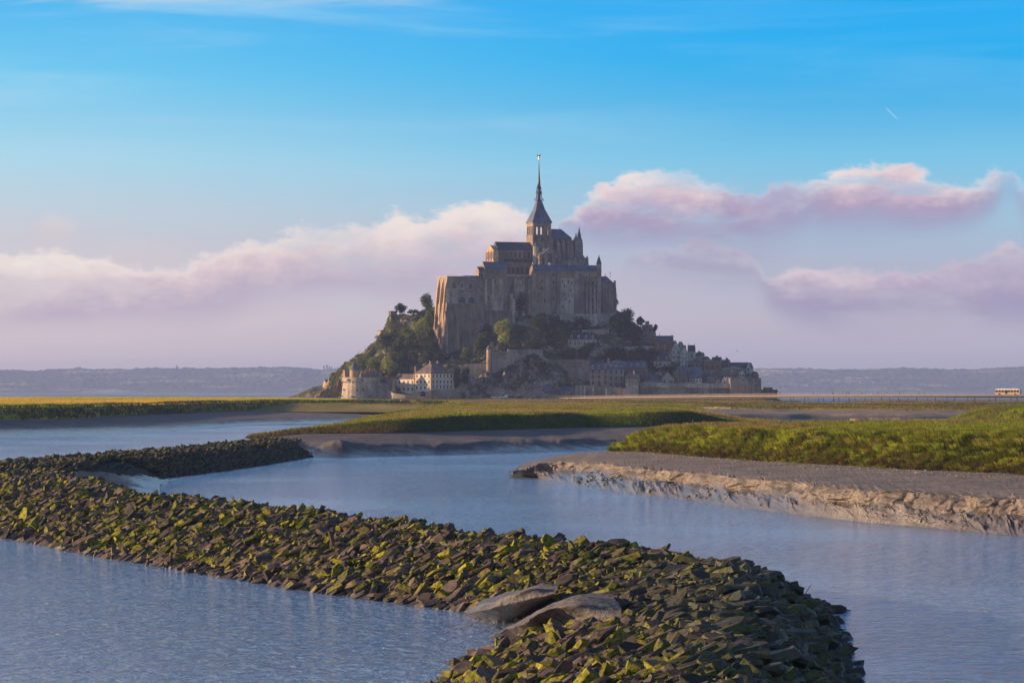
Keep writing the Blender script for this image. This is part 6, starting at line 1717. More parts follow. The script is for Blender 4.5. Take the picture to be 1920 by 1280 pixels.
# flag on the gatehouse gable
s = 1957 / F; fx, fz = (1183.5 - 960) * s, H - (700 - HY) * s
fl = thing('flag', 'blue, white and red flag hanging above the gatehouse', 'flag', (fx, 1956.5, fz - 3), 0)
MB().bar((0, 0, 0), (0, 0, 5.2), .08).build('pole', M_STEEL, fl)
for i, (nm, c) in enumerate((('red_band', srgb(190, 40, 50)), ('white_band', srgb(240, 240, 245)), ('blue_band', srgb(30, 50, 130)))):
    V = []; nn = 5
    for zz in (2.9, 5.0):
        for j in range(nn): x = .1 + i * 1.05 + j * 1.05 / (nn - 1); V.append((x, .22 * math.sin(x * 2.2), zz - .18 * x))
    Vb = [(a_, b_ + .04, c_) for a_, b_, c_ in V]
    Fs = [(j, j + 1, nn + j + 1, nn + j) for j in range(nn - 1)] + [(2 * nn + nn + j, 2 * nn + nn + j + 1, 2 * nn + j + 1, 2 * nn + j) for j in range(nn - 1)]
    MB().add(V + Vb, Fs).build(nm, plain_mat(nm, c, .8, 0, .03), fl)
# rampart
wall_thing('rampart_wall', 'long rampart with an overhanging parapet between the gate tower and the right bastion', [(1200, 718, 742, 1947), (1216, 716, 742, 1946), (1240, 718.5, 742, 1947), (1300, 719, 742, 1950), (1370, 719.5, 741, 1952)], 3, M_ST, corb=True, ribs=0)
s = 1946 / F
t = thing('bastion', 'massive many-sided stone bastion with a high parapet at the right end of the rampart', 'tower', ((1399 - 960) * s, 1956, H - (740 - HY) * s), 0)
zz = lambda py: (740 - py) * s
pts = [(-9.6, -9.6), (-2, -10.6), (5, -10.5), (9.4, -6), (9.6, 4), (4, 9), (-6, 9), (-9.8, 3)]
MB().prism([(x * 1.05, y * 1.05) for x, y in pts], -3, zz(720), .97).build('wall', M_ST, t)
MB().prism([(x * 1.04, y * 1.04) for x, y in pts], zz(720), zz(708.5)).build('parapet', M_ST2, t)
for (x, y_) in ((-6, 713), (-2, 714), (2, 713), (6.3, 714)): win(t, x, -10.95, zz(y_), .6, .6, name='loophole')
wall_thing('rampart_wall', 'lower parapet stepping down to the right from the bastion top', [(1412, 715, 742, 1957), (1427, 714.5, 742, 1957)], 12, M_ST2)
wall_thing('outer_wall', 'low battlemented outwork wall at the far right foot of the mount', [(1427, 730, 745, 1966), (1458, 730, 745, 1966)], 2, M_STD, cren=5.5)
# village houses: name, label, px0, px1, yb, ye, yr, Y, rot, roof, depth, wall, roof mat, windows, chimneys, dormers
TI, RD = M_TIMBER, M_RED
VIL = [
 ('terrace_house', 'wide terrace house with a hipped dark slate roof and four dormers among the trees', 1065, 1118.5, 650, 635.5, 626.5, 2000, 0, 'hip', 9, M_STP, M_SLATE_D, (6, 1), (), 4),
 ('stone_house', 'tall narrow brown house with a stepped gable chimney on the right skyline', 1204, 1224, 644, 615, 608, 2040, 0, 'gable', 7, RD, M_SLATE_B, (2, 3), [(.5, 2.2, 2.6)], 0),
 ('stone_house', 'pale-windowed brown house below the tall narrow house', 1200, 1230, 652, 630, 622, 2030, 0, 'gable', 7, RD, M_SLATE_B, (3, 1), (), 0),
 ('stone_house', 'long low house with a blue slate roof and a square chimney at its right end', 1226, 1262, 642, 637, 629, 2040, 0, 'gable', 8, M_ST, M_SLATE, (2, 1), [(.96, .2, 1.8), (.3, 1.6, .3)], 0),
 ('stone_house', 'red-tiled house with dormers right of the dark trees, below the long low house', 1228, 1266, 676, 655, 638.5, 2022, 0, 'gable', 9, RD, M_TILE, (4, 1), (), 3),
 ('gabled_house', 'steep-gabled half-timbered house to the right of the red-tiled house', 1254, 1276, 684, 656, 638.5, 2014, 12, 'front', 9, TI, M_SLATE_B, (2, 3), (), 0),
 ('gabled_house', 'tall dark gabled house stepping down the skyline beside the church tower', 1264, 1290, 690, 658, 640, 2018, -14, 'front', 9, M_STP, M_SLATE_D, (3, 3), [(.92, -2.4, 1.2)], 0),
 ('timber_house', 'narrow half-timbered front with stacked white windows left of the church tower', 1276, 1290, 690, 660, 650, 2010, 0, 'front', 7, TI, M_SLATE_B, (2, 4), (), 0),
 ('stone_cottage', 'cottage with a hipped slate roof and two dormers above the dark hedge', 1226, 1258, 690, 676, 664, 1996, 0, 'hip', 8, M_STP, M_SLATE_D, (4, 1), (), 2),
 ('gabled_house', 'small lean stone gable left of the hipped cottage', 1217, 1232, 690, 672, 662, 2000, 0, 'front', 7, M_ST, M_SLATE_B, (1, 1), (), 0),
 ('parish_church_tower', 'plain square church tower with a saddleback slate roof and a finial at each end', 1290, 1304, 690, 657, 646.5, 2022, 0, 'gable', 6, M_STP, M_SLATE_D, (1, 2), (), 0),
 ('stone_house', 'stone house with a flat-looking slate roof right at the foot of the church tower', 1296, 1318, 692, 676, 672, 2004, 0, 'hip', 8, M_ST, M_SLATE, (3, 1), (), 0),
 ('stone_house', 'dark slate roof on the skyline immediately right of the church tower', 1304, 1322, 682, 666, 659, 2030, -20, 'mansard', 9, M_STP, M_SLATE_D, (2, 1), [(.3, .5)], 0),
 ('stone_house', 'lower dark roof on the skyline between the church tower and the wide red gable', 1318, 1332, 684, 673, 667.5, 2032, -20, 'hip', 8, M_STP, M_SLATE_D, (2, 1), (), 0),
 ('gabled_house', 'wide brown gable with a bright middle window in the centre of the right village', 1320, 1352, 694, 680, 673, 2000, 0, 'front', 9, RD, M_SLATE_B, (3, 1), (), 0),
 ('stone_house', 'house with a stub chimney and ragged dark roofline on the skyline above the wide gable', 1334, 1356, 684, 675, 669, 2034, -12, 'gable', 8, M_STP, M_SLATE_D, (3, 1), [(.5, .9, 1.6)], 0),
 ('stone_house', 'sloping dark roof with a thick brown chimney descending the right skyline', 1352, 1372, 690, 680, 674, 2026, -15, 'gable', 8, M_RED, M_SLATE_D, (2, 1), [(.62, 1.2, 1.5)], 0),
 ('stone_house', 'long high slate roof near the right end of the skyline with two small skylights', 1366, 1407, 697, 690, 679, 2004, -8, 'gable', 10, M_STP, M_SLATE_D, (3, 1), [(.02, .5)], 0),
 ('gabled_house', 'tall pink half-timbered gable end facing the water near the right end', 1400, 1411, 707, 688, 679.5, 1999, -18, 'front', 8, TI, M_SLATE_D, (1, 2), (), 0),
 ('stone_house', 'dark slate-roofed house stepping down right of the pink gable', 1409, 1423, 712, 700, 696, 1992, -18, 'gable', 8, M_RED, M_SLATE_D, (2, 1), (), 0),
 ('gabled_house', 'broad pale-edged low gable under the long high slate roof', 1352, 1400, 700, 692, 685.5, 1990, 0, 'front', 9, M_STP, M_SLATE, (4, 1), (), 0),
 ('stone_house', 'long brown roof with one white-framed dormer window below the broad low gable', 1346, 1400, 710, 702, 692, 1978, 0, 'gable', 9, M_ST, M_SLATE_B, (4, 1), (), 1),
 ('timber_house', 'small white half-timbered bay with two windows above the bastion', 1386, 1396, 709, 698, 694, 1974, 0, 'front', 5, TI, M_SLATE_B, (2, 1), (), 0),
 ('stone_house', 'small dark house with a white window right of the pink gable, above the bastion', 1412, 1424, 715, 702, 697, 1978, -12, 'front', 6, M_RED, M_SLATE_D, (1, 1), (), 0),
 ('stone_house', 'grey house with a steep slate roof and white ground-floor gable behind the rampart', 1292, 1316, 719, 708, 688, 1970, 0, 'gable', 9, M_STP, M_SLATE, (3, 1), (), 0),
 ('timber_house', 'white two-window front under the steep slate roof behind the rampart', 1304, 1316, 719.5, 709, 706, 1966, 0, 'gable', 5, M_WHITE, M_SLATE, (2, 1), (), 0),
 ('gabled_house', 'large dark-shingled gable left of the steep slate roof behind the rampart', 1262, 1290, 720, 702, 688, 1970, 0, 'front', 9, M_STD, M_SLATE, (2, 1), (), 0),
 ('stone_house', 'slate-roofed house with a thin chimney above the large dark-shingled gable', 1262, 1296, 704, 697, 686, 1984, 0, 'hip', 9, M_ST, M_SLATE, (3, 1), [(.4, .6)], 0),
 ('gabled_house', 'stone gable with pale barge boards left of the large dark-shingled gable', 1240, 1264, 720, 710, 697, 1968, 0, 'front', 8, M_STP, M_SLATE, (2, 1), (), 0),
 ('stone_house', 'low pyramid-roofed house right behind the left end of the rampart', 1216, 1242, 720, 716, 704, 1962, 0, 'pyr', 8, M_STP, M_SLATE, (2, 1), (), 0),
 ('stone_house', 'ivy-grey cottage between the gatehouse and the pyramid-roofed house', 1200, 1220, 722, 712, 703, 1966, 0, 'gable', 8, M_STP, M_SLATE_D, (2, 1), [(.8, .8)], 0),
 ('stone_house', 'brown-roofed house with a bright skylight in the second row right of the steep slate roof', 1318, 1352, 712, 704, 693, 1982, 0, 'gable', 9, M_STP, M_SLATE_B, (3, 1), (), 1),
 ('gabled_house', 'small orange-brown gable peeping over the rampart', 1342, 1353, 720, 716, 711, 1966, 0, 'front', 5, M_WARM_LIT_ST, M_SLATE_B, (1, 1), (), 0),
 ('gabled_house', 'white triangular gable with a dark window over the rampart, the tallest of the white ones', 1353, 1364, 720, 714, 705, 1965, 0, 'front', 6, M_WHITE, M_SLATE, (1, 1), (), 0),
 ('stone_house', 'square white-fronted house squeezed between the white triangular gable and the bastion', 1362, 1371, 720, 708, 705, 1964, 0, 'gable', 5, M_WHITE, M_SLATE, (1, 1), (), 0),
 ('stone_house', 'low mottled-roof house behind the rampart left of the small orange-brown gable', 1326, 1346, 720, 715, 706, 1967, 0, 'gable', 8, M_ST, M_SLATE_B, (2, 1), (), 0),
 ('stone_house', 'shadowed infill house behind the rampart directly right of the white two-window front', 1314, 1330, 720, 710, 701, 1976, 0, 'gable', 8, M_STD, M_SLATE_D, (2, 1), (), 0),
 ('stone_house', 'stone house low in the village under the hipped cottage and its hedge', 1222, 1250, 712, 702, 696, 1980, 0, 'gable', 8, M_STP, M_SLATE_D, (3, 1), (), 0),
]
pt = None
for v in VIL:
    t = house(v[0], v[1], *v[2:7], Y=v[7], rot=v[8], roof=v[9], dp=v[10], wall=v[11], rm=v[12], nw=v[13], chim=v[14], dorm=v[15], ext=9, ww=(.8, 1.3))
    if v[0] == 'parish_church_tower':
        s = v[7] / F
        for x in (-2.2, 2.2): MB().bar((x, 3, (690 - 648) * s), (x, 3, (690 - 642.5) * s), .12).build('finial', M_LEAD, t)
# masts on the left slope
for (p_, yb_, yt_, lean, lb) in ((684.5, 672, 648.5, 0, 'tall thin pole standing on the left slope'), (668, 672, 656, .35, 'leaning spar of the old hoist on the left slope'), (660, 678, 669, 0, 'short thin post left of the leaning spar on the left slope')):
    Yp = hit(p_, yb_); s = Yp / F; t = thing('pole', lb, 'pole', ((p_ - 960) * s, Yp, H - (yb_ - HY) * s))
    hh = (yb_ - yt_) * s; MB().bar((0, 0, -1.5), (lean * hh, 0, hh), .13).build('mast', M_WOOD, t)
    if lean: MB().bar((lean * hh, 0, hh), (4.6, 0, hh * .5), .04).build('stay', M_STEEL, t)
t = thing('lamp_post', 'slim pole at the left end of the quay wall', 'lamp post', ((1092.5 - 960) / F * 1952, 1952, H - (722 - HY) * 1952 / F))
MB().bar((0, 0, 0), (0, 0, 5.2), .1).build('post', M_WOODL, t); MB().box(-.1, .8, -.15, .15, 5.1, 5.3).build('lamp_head', M_WOODL, t)
# cemetery crosses under the base wall
gm = None
for i in range(12):
    p_ = 822 + i * 4.4 + rng.uniform(-1, 1); Yc = 2009 + (i % 3) * 2; s = Yc / F; z0 = max(H - (672.5 - HY) * s, float(hill_z((p_ - 960) * s, Yc)) + .2)
    if gm is None:
        m = MB().box(-.14, .14, -.1, .1, -.6, 1.9).box(-.55, .55, -.1, .1, 1.1, 1.4).box(-.5, .5, -.3, .3, -1.5, .3)
        gm = m.build('grave_cross', M_STP, None, (0, 0, 0)); o = gm
    else: o = gm.copy(); COL.objects.link(o)
    o.location = ((p_ - 960) * s, Yc, z0)
    tag(o, 'small pale stone cross in the cemetery terrace below the abbey base wall', 'grave', 'crosses in the cemetery')

# ================================================================== FOOTBRIDGE
NB = 220
bp = np.array([D(1040, 1946, 5.95), D(1085, 1930, 6.1), D(1160, 1880, 6.5), D(1300, 1800, 7.25), D(1458, 1725, 7.8), D(1620, 1668, 8.0), D(1760, 1632, 8.05), D(1900, 1606, 8.08), D(2010, 1590, 8.1), D(2160, 1575, 8.1)])
tt_ = np.linspace(0, len(bp) - 1, NB); bc = catmull(bp, tt_)
tan = np.gradient(bc, axis=0); tan[:, 2] = 0; tan /= np.linalg.norm(tan, axis=1)[:, None]; nr = np.c_[tan[:, 1], -tan[:, 0], np.zeros(NB)]
nr = np.where((nr[:, 1] > 0)[:, None], -nr, nr)      # towards the camera
mid = bc[NB // 2]
br = thing('footbridge', 'long low footbridge on thin steel piles crossing the bay to the mount', 'bridge', tuple(mid - np.array([0, 0, 3.5])))
o0 = np.array(mid) - np.array([0, 0, 3.5])
def strip(name, off0, off1, z0, z1, mat):
    m = MB(); V = []
    for i in range(NB):
        for (k, zz) in ((off0, z0), (off0, z1), (off1, z1), (off1, z0)): q = bc[i] + nr[i] * k; V.append((q[0] - o0[0], q[1] - o0[1], q[2] + zz - o0[2]))
    Fs = [(4 * i + j, 4 * i + (j + 1) % 4, 4 * i + 4 + (j + 1) % 4, 4 * i + 4 + j) for i in range(NB - 1) for j in range(4)] + [(0, 1, 2, 3), tuple(4 * (NB - 1) + j for j in (3, 2, 1, 0))]
    return m.add(V, Fs).build(name, mat, br)
strip('deck', 5.5, -5.5, -.12, .12, M_WOODL); strip('girder', 4.6, -4.6, -1.25, -.13, M_STEEL)
strip('edge_beam', 5.75, 5.5, -.28, .14, M_WOODL)
seglen = np.r_[0, np.cumsum(np.linalg.norm(np.diff(bc[:, :2], axis=0), axis=1))]
def at(sd):
    q = np.array([np.interp(sd, seglen, bc[:, k]) for k in range(3)]); n_ = np.array([np.interp(sd, seglen, nr[:, k]) for k in range(3)]); t_ = np.array([np.interp(sd, seglen, tan[:, k]) for k in range(3)]); return q, n_, t_
for sgn in (1, -1):
    m = MB()
    for sd in np.arange(2, seglen[-1], 1.6):
        q, n_, t_ = at(sd); q = q + n_ * 5.3 * sgn - o0; m.box(q[0] - .05, q[0] + .05, q[1] - .05, q[1] + .05, q[2] + .1, q[2] + 1.15)
    for i in range(NB - 1):
        for zz, r_ in ((1.15, .05), (.8, .025), (.45, .025)):
            a_, b_ = bc[i] + nr[i] * 5.3 * sgn - o0, bc[i + 1] + nr[i + 1] * 5.3 * sgn - o0
            m.bar((a_[0], a_[1], a_[2] + zz), (b_[0], b_[1], b_[2] + zz), r_)
    m.build('railing', M_WOODL, br)
pm = None
for k, sd in enumerate(np.arange(150, seglen[-1], 12.2)):
    if k > 48: break
    q, n_, t_ = at(sd)
    for sg in (1, -1):
        if pm is None:
            pm = MB().cyl(0, 0, .17, .17, -6.2, -.1, 8).box(-.3, .3, -.3, .3, -1.2, -.9).build('pile', M_STEEL, br, (0, 0, 0)); ob = pm
        else: ob = pm.copy(); COL.objects.link(ob)
        p_ = q + n_ * 3.9 * sg - o0; ob.location = (p_[0], p_[1], p_[2])

# ---- people on the bridge: one continuous body each, walking pose
PM = [plain_mat('skin', srgb(200, 150, 120), .6), plain_mat('hair', srgb(50, 36, 28), .8)]
def person(label, loc, rz, shirt, trousers, step, cat='person'):
    t = thing('person', label, cat, loc, rz, 'people walking on the footbridge')
    pts = [(0, 0, .95), (0, 0, 1.2), (0, 0, 1.43), (0, 0, 1.52), (0, 0, 1.66), (0, .0, 1.76)]
    rad = [.15, .14, .17, .06, .10, .07]; ed = [(0, 1), (1, 2), (2, 3), (3, 4), (4, 5)]
    def chain(root, ps, rs):
        k = root
        for p_, r_ in zip(ps, rs): pts.append(p_); rad.append(r_); ed.append((k, len(pts) - 1)); k = len(pts) - 1
    for sg in (-1, 1):
        st = step * sg
        chain(0, [(.09 * sg, 0, .9), (.10 * sg, st * .5, .5), (.10 * sg, st * .9 - .05, .08), (.10 * sg, st * .9 + .12, .04)], [.10, .065, .045, .04])
        chain(2, [(.2 * sg, 0, 1.40), (.24 * sg, -st * .3, 1.12), (.24 * sg, -st * .7 + .08, .88), (.24 * sg, -st * .75 + .12, .78)], [.06, .045, .032, .028])
    me = bpy.data.meshes.new('body'); me.from_pydata(pts, ed, [])
    o = bpy.data.objects.new('body', me); COL.objects.link(o)
    sk = o.modifiers.new('s', 'SKIN'); 
    for i, r_ in enumerate(rad): me.skin_vertices[0].data[i].radius = (r_, r_) if me.skin_vertices else None
    me.skin_vertices[0].data[0].use_root = True
    o.modifiers.new('u', 'SUBSURF').levels = 1
    dg = bpy.context.evaluated_depsgraph_get(); m2 = bpy.data.meshes.new_from_object(o.evaluated_get(dg)); o.modifiers.clear(); o.data = m2; o.name = 'body'
    m2.materials.clear()
    for mm in (PM[0], shirt, trousers, PM[1]): m2.materials.append(mm)
    for p_ in m2.polygons:
        z_ = p_.center.z; p_.material_index = 3 if (z_ > 1.69 or (z_ > 1.6 and p_.center.y < -.02)) else 0 if z_ > 1.5 or (abs(p_.center.x) > .19 and z_ < .95) else 1 if z_ > .93 else 2
        p_.use_smooth = True
    o.parent = t
    return t
def ensure_skin():
    me = bpy.data.meshes.new('k'); me.from_pydata([(0, 0, 0), (0, 0, 1)], [(0, 1)], []); o = bpy.data.objects.new('k', me); COL.objects.link(o); o.modifiers.new('s', 'SKIN')
    ok = len(me.skin_vertices) > 0; bpy.data.objects.remove(o); return ok
cloth = {k: plain_mat('cloth_' + k, c, .9) for k, c in dict(red=srgb(170, 50, 45), navy=srgb(40, 46, 70), white=srgb(225, 220, 215), grey=srgb(110, 110, 112), black=srgb(30, 30, 34), olive=srgb(90, 92, 60), tan=srgb(170, 140, 100), blue=srgb(80, 110, 160)).items()}
PPL = [(1471, 'navy', 'black'), (1530, 'grey', 'navy'), (1563, 'red', 'black'), (1569, 'black', 'black'), (1585, 'olive', 'grey'), (1592, 'red', 'navy'), (1596, 'navy', 'grey'), (1620, 'red', 'grey'), (1634, 'white', 'white'),
       (1654, 'navy', 'black'), (1691, 'black', 'navy'), (1695, 'blue', 'black'), (1730, 'red', 'black'), (1737, 'olive', 'black'), (1849, 'grey', 'black')]
nth = {1471: 'leftmost walker on the bridge, nearest the mount', 1530: 'lone walker second from the left on the open bridge', 1563: 'left of a close pair', 1569: 'right of a close pair beside one in red', 1585: 'left end of the trio mid bridge',
       1592: 'middle of the trio mid bridge', 1596: 'right end of the trio mid bridge', 1620: 'alone right of the trio', 1634: 'all in white, standing out', 1654: 'alone just right of the one in white', 1691: 'left of the second pair',
       1695: 'right of the second pair', 1730: 'left of the third pair, nearer the bus', 1737: 'right of the third pair, nearer the bus', 1849: 'walking just ahead of the bus'}
bpx = bc[:, 0] / bc[:, 1] * F + 960
for i, (p_, sh, tr) in enumerate(PPL):
    sd = np.interp(p_, bpx, seglen); q, n_, t_ = at(sd); q = q + n_ * (3.4 - (i % 3) * 1.6)
    person('person in a %s top, %s' % (sh, nth[p_]), (q[0], q[1], q[2] + .12), math.atan2(t_[1], t_[0]) - math.pi / 2 + (math.pi if i % 2 else 0), cloth[sh], cloth[tr], .22 + .06 * (i % 3))

# ---- bus at the right end
sd = np.interp(1893, bpx, seglen); q, n_, t_ = at(sd); q = q + n_ * 1.5
bus = thing('shuttle_bus', 'orange and cream shuttle bus with white roof at the right end of the bridge', 'bus', (q[0], q[1], q[2] + .12), math.atan2(t_[1], t_[0]))
M_BUS = plain_mat('bus_paint', srgb(216, 176, 122), .4); M_BUSW = plain_mat('bus_white', srgb(226, 218, 204), .4)
L2, W2 = 6.0, 1.25
bus.scale = (1.15, 1.1, 1.08)
MB().box(-L2, L2, -W2, W2, .35, 1.35).build('body', M_BUS, bus)
MB().box(-L2 + .05, L2 - .05, -W2 + .04, W2 - .04, 1.35, 2.45).build('window_band', M_GLASS, bus)
m = MB()
for x in np.linspace(-L2 + .08, L2 - .08, 9): m.box(x - .07, x + .07, -W2 - .01, W2 + .01, 1.33, 2.47)
m.build('pillars', M_BUSW, bus)
MB().box(-L2, L2, -W2, W2, 2.45, 2.95).box(-L2 + .8, L2 - .8, -W2 + .25, W2 - .25, 2.95, 3.15).build('roof', M_BUSW, bus)
M_TYRE = plain_mat('tyre', srgb(28, 28, 30), .9)
for x in (-3.9, 3.7):
    for y in (-1, 1):
        w = MB(); n_w = 14
        V = [(x + .48 * math.cos(2 * math.pi * i / n_w), y * 1.05 + yy, .48 + .48 * math.sin(2 * math.pi * i / n_w)) for yy in (-.24, .24) for i in range(n_w)]
        w.add(V, [tuple(range(n_w)), tuple(range(n_w, 2 * n_w))[::-1]] + [(i, (i + 1) % n_w, n_w + (i + 1) % n_w, n_w + i) for i in range(n_w)]).build('wheel', M_TYRE, bus)
for x in (-5.98, 5.98):
    for y in (-.85, .85): MB().box(x - .05, x + .05, y - .16, y + .16, .7, .95).build('headlight' if x > 0 else 'tail_light', M_BUSW if x > 0 else cloth['red'], bus)
MB().box(-1.1, .1, -W2 - .03, -W2 + .02, .5, 2.4).build('door', M_GLASS, bus)

# ---- parked cars
def car(label, px, Y, z0, rz, col, van=False):
    c = plain_mat('car_paint', col, .3, .1, .03)
    t = thing('parked_van' if van else 'parked_car', label, 'van' if van else 'car', ((px - 960) / F * Y, Y, z0), rz)
    prof = [(-2.2, .3), (-2.25, .85), (-2.0, 1.0), (1.0, 1.05), (2.1, .85), (2.2, .55), (2.15, .3)] if not van else [(-2.5, .3), (-2.55, 1.1), (1.6, 1.2), (2.35, 1.0), (2.45, .6), (2.4, .3)]
    top = [(-1.9, 1.0), (-1.5, 1.45), (.2, 1.5), (1.1, 1.03)] if not van else [(-2.5, 1.1), (-2.35, 2.0), (1.0, 2.0), (1.75, 1.18)]
    def ext(pts, w, nm, mm):
        k = len(pts); V = [(x, -w, z_) for x, z_ in pts] + [(x, w, z_) for x, z_ in pts]
        return MB().add(V, [tuple(range(k)), tuple(range(k, 2 * k))[::-1]] + [(i, (i + 1) % k, k + (i + 1) % k, k + i) for i in range(k)]).build(nm, mm, t)
    ext(prof, .86, 'body', c); ext(top, .74, 'glasshouse', M_GLASS)
    xs_ = [p_[0] for p_ in top]; zt = max(p_[1] for p_ in top)
    MB().box(top[1][0] + .05, top[2][0], -.76, .76, zt, zt + .06).build('roof', c, t)
    if van: MB().box(-2.4, -.6, -.77, .77, 1.15, 1.99).build('cargo_side', c, t)
    for x in (-1.35, 1.4):
        for y in (-.8, .8):
            n_w = 12; V = [(x + .32 * math.cos(2 * math.pi * i / n_w), y + yy, .32 + .32 * math.sin(2 * math.pi * i / n_w)) for yy in (-.12, .12) for i in range(n_w)]
            w = MB().add(V, [tuple(range(n_w)), tuple(range(n_w, 2 * n_w))[::-1]] + [(i, (i + 1) % n_w, n_w + (i + 1) % n_w, n_w + i) for i in range(n_w)]).build('wheel', M_TYRE, t)
    for y in (-.6, .6): MB().box(2.1, 2.24, y - .15, y + .15, .6, .75).build('headlight', M_BUSW, t)
    return t
car('white hatchback at the left end of the parked row', 927.5, 1938, 5.9, R(188), srgb(225, 222, 220))
car('white van second from the left in the parked row', 944, 1940, 5.9, R(186), srgb(230, 226, 222), True)
car('dark hatchback third in the parked row', 959, 1939, 5.9, R(184), srgb(40, 42, 50))
car('dark saloon at the right end of the parked row', 974, 1941, 5.9, R(176), srgb(52, 54, 66))

# ---- small things on the banks
def post(px, py, h, lean, label, r=.09):
    x, y, zz = px; t = thing('wooden_post', label, 'post', (x, y, zz)); MB().cyl(0, 0, r, r * .85, -.4, h * .97, 7).cyl(0, 0, r * .85, r * .5, h * .97, h, 7).build('stake', M_WOOD, t); t.rotation_euler = (0, R(lean), 0)
post(P(1907, 864, 3.6), 0, 1.95, 2, 'weathered upright wooden stake in the tall grass at the right edge')
post(D(1299, 388, 5.9), 0, .55, 0, 'tiny stake on the crest of the right grassy bank', .05)
x0, y0, _ = P(1420, 892, 2.35)
br_ = thing('driftwood', 'pale curved driftwood branch lying on the mud at the scarp edge', 'branch', (x0, y0, 2.4))
m = MB(); pv = None
for p_ in [(-.1, 0, .55), (.15, .1, .28), (.45, .1, .12), (.9, .15, .08), (1.1, .1, .2)]:
    if pv: m.bar(pv, p_, .045)
    pv = p_
m.bar((.45, .1, .12), (.2, .1, .06), .035).build('branch', M_WOODL, br_)
x0, y0, _ = P(1508, 1101, 1.9)
t = thing('stick', 'thin broken stick poking up from the outer edge of the dyke', 'stick', (x0, y0, 1.6)); MB().bar((0, 0, 0), (.3, .1, .42), .02).build('stem', M_WOOD, t)
# gulls
def gull(px, py, Y, sc, label, rz):
    s = Y / F; t = thing('bird', label, 'bird', ((px - 960) * s, Y, H - (py - HY) * s), rz)
    m = MB(); V = [(-.35, 0, 0), (-.2, .08, .05), (.25, .07, .04), (.42, 0, .03), (-.2, -.08, .05), (.25, -.07, .04), (-.2, 0, -.07), (.2, 0, -.07), (.05, .45, .26), (-.05, .45, .25), (-.1, .95, .1), (.05, -.45, .26), (-.05, -.45, .25), (-.1, -.95, .1)]
    Fs = [(0, 1, 6), (0, 6, 4), (1, 2, 7, 6), (6, 7, 5, 4), (2, 3, 7), (7, 3, 5), (1, 4, 5, 2), (0, 4, 1), (2, 5, 3), (1, 2, 8, 9), (9, 8, 10), (5, 4, 12, 11), (11, 12, 13)]
    m.add([(a_ * sc, b_ * sc, c_ * sc) for a_, b_, c_ in V], Fs).build('body', cloth['grey'], t)
gull(1382, 658, 900, .75, 'small bird gliding in the sky right of the village', R(40))
gull(762, 273, 900, .45, 'tiny bird high in the blue sky left of the spire', R(20))
gull(1380, 652, 900, .1, '', 0) if False else None
gull(1281, 453, 900, .4, 'tiny bird under the pink cloud right of the abbey', R(70))
gull(20, 483, 900, .4, 'tiny bird in the sky near the left edge', R(10))

# ================================================================== FAR HILLS
pxs = np.linspace(-260, 2260, 1500); tv = np.linspace(0, 1, 90)
PX, TV = np.meshgrid(pxs, tv)
Yh = 13000 + TV * 4000
tl = lambda p: np.interp(p, [-260, 0, 60, 150, 200, 300, 400, 500, 570, 600, 640, 900, 1200, 1420, 1480, 1560, 1650, 1700, 1760, 1850, 1920, 2260], [694, 694, 696, 692, 694, 690, 691, 690, 690, 694, 691, 694, 696, 692, 691, 693, 692, 691, 693, 692, 688, 690])
Zt = H + (HY - tl(PX)) * (13000 + .78 * 4000) / F
prof = np.interp(TV, [0, .03, .25, .5, .78, 1], [0, .04, .22, .55, 1, .7])
X = (PX - 960) / F * Yh
woods = fbm(X * .004, Yh * .004, oct=4, seed=501)
Zh = 2.5 + (Zt - 2.5) * prof * (1 + .10 * fbm(X * .0012, Yh * .0009, oct=3, seed=502) * (1 - prof)) + np.clip(woods * 3, 0, 1) * 3 + np.clip(prof * 6, 0, 1) * np.abs(fbm(X * .02, Yh * .014, oct=4, seed=503, gain=.6)) * 15
m, gg, b = new_mat('far_country')
geo = gg.node('ShaderNodeNewGeometry').outputs['Position']
vo = gg.node('ShaderNodeTexVoronoi'); mp = gg.node('ShaderNodeMapping'); gg.l.new(geo, mp.inputs[0]); mp.inputs['Scale'].default_value = (.0035, .0025, 0)
gg.l.new(mp.outputs[0], vo.inputs['Vector']); vo.inputs['Scale'].default_value = 1
sepc = gg.node('ShaderNodeSeparateColor'); gg.l.new(vo.outputs['Color'], sepc.inputs[0])
fields = gg.ramp(sepc.outputs[0], [(0, (.05, .07, .035, 1)), (.4, (.07, .09, .04, 1)), (.5, (.22, .24, .10, 1)), (.7, (.36, .32, .18, 1)), (.85, (.08, .11, .05, 1))], 'CONSTANT')
wd = gg.mr(gg.noise(geo, .0022, 5, .55), .46, .54)
gg.l.new(gg.mix(wd, fields, (.035, .05, .028, 1)), b.inputs['Base Color']); b.inputs['Roughness'].default_value = 1
grid_obj('far_hills', np.stack([X, Yh, Zh], 2), m)
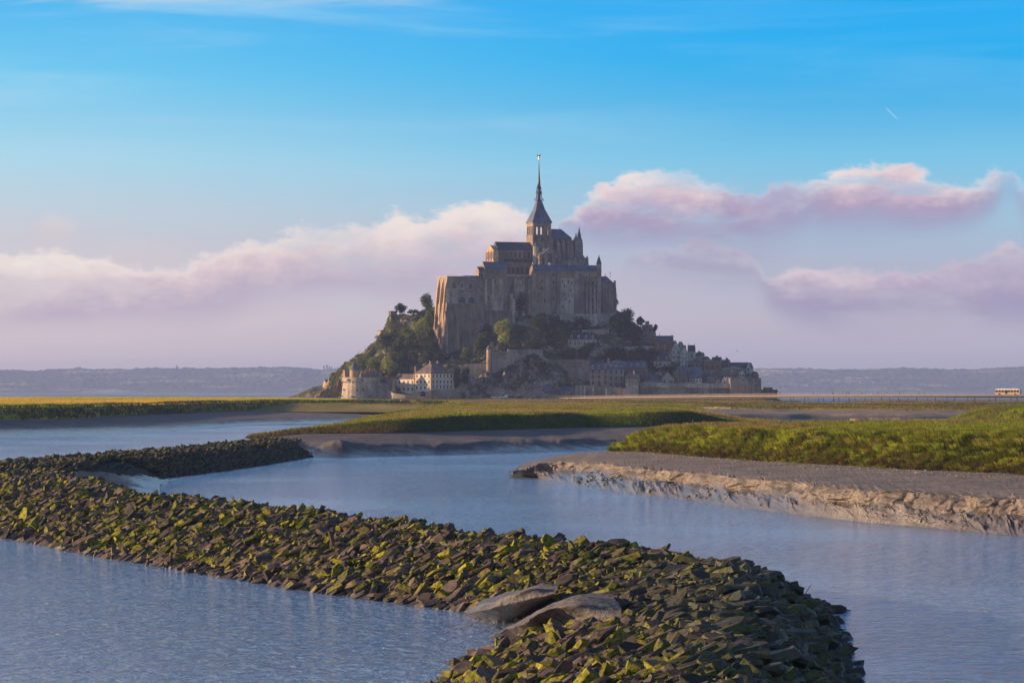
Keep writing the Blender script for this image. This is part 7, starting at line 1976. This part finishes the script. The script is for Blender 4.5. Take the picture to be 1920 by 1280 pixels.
# white village houses on the far shore
fh = None; mwh = M_WHITE
def far_house(px, py, Y, w, h, label, grp):
    global fh
    s = Y / F
    if fh is None:
        fh = thing('far_house', label, 'house', (0, 0, 0), 0, grp)
        MB().box(-.5, .5, 0, .8, -.8, .62).build('wall', M_WHITE, fh); MB().gable(-.5, .5, 0, .8, .62, 1.0, 'x', ov=.03).build('roof', M_SLATE, fh); t = fh
    else: t = copy_tree(fh)
    t.location = ((px - 960) * s, Y, H - (py - HY) * s); t.scale = (w * s, w * s, h * s); tag(t, label, 'house', grp)
r_ = random.Random(3)
for i in range(34):
    p_ = 222 + i * 5.2 + r_.uniform(-2, 2); far_house(p_, 738 - r_.uniform(0, 2.5), 13060 + r_.uniform(0, 60), r_.uniform(2.2, 4.5), r_.uniform(1.3, 2.8), 'tiny white house in the village strung along the far shore left of the mount', 'white houses on the far left shore')
for i in range(13):
    p_ = (1613 + i * 6 + r_.uniform(-2, 2)); far_house(p_, 717.5 - r_.uniform(0, 1.2), 13000 + 4000 * .335, r_.uniform(2.5, 5), r_.uniform(1.5, 2.8), 'tiny white house in the sunlit row on the far right hillside', 'white houses on the far right hillside')
for (a_, b_) in ((1431, 718), (1444, 718), (1460, 737)): far_house(a_, b_, 14300 if b_ < 730 else 13060, 3.5, 2.5, 'tiny white house on the far slope just right of the bastion', 'white houses right of the bastion')
# poplars and lone trees on the far skyline
for (a_, w_, h_, lb) in ((607.5, 3, 9, 'tall poplar on the far ridge, left of the row'), (613, 3, 10, 'tall poplar on the far ridge, second from the left'), (617.5, 3, 9, 'tall poplar on the far ridge, third from the left'), (622, 3, 9, 'tall poplar on the far ridge, right of the row'),
                      (149, 9, 7, 'lone round tree on the far left ridge'), (332, 4, 9, 'slender tree standing out on the far ridge left of the mount')):
    make_tree('poplar' if w_ < 5 else 'broad_tree', lb, a_, 694, w_, h_, (.03, .045, .02), Y=16100, n=160, leaf=4, trunk=.1, lobes=5)

# ================================================================== HAZE
HX, HY0, HY1, HZ = 9000, -400, 18200, 168
m = bpy.data.materials.new('haze_air'); m.use_nodes = True; gg = NG(m.node_tree); gg.n.clear()
pv = gg.node('ShaderNodeVolumePrincipled'); pv.inputs['Density'].default_value = .00006; pv.inputs['Color'].default_value = (.44, .57, 1.0, 1)
pv.inputs['Anisotropy'].default_value = 0.0
oo = gg.node('ShaderNodeOutputMaterial'); gg.l.new(pv.outputs[0], oo.inputs['Volume'])
hz = MB().box(-HX, HX, HY0, HY1, -3.2, HZ).build('haze', m); tag(hz, kind='stuff'); hz['label'] = 'thin evening haze over the whole bay'; hz['category'] = 'haze'
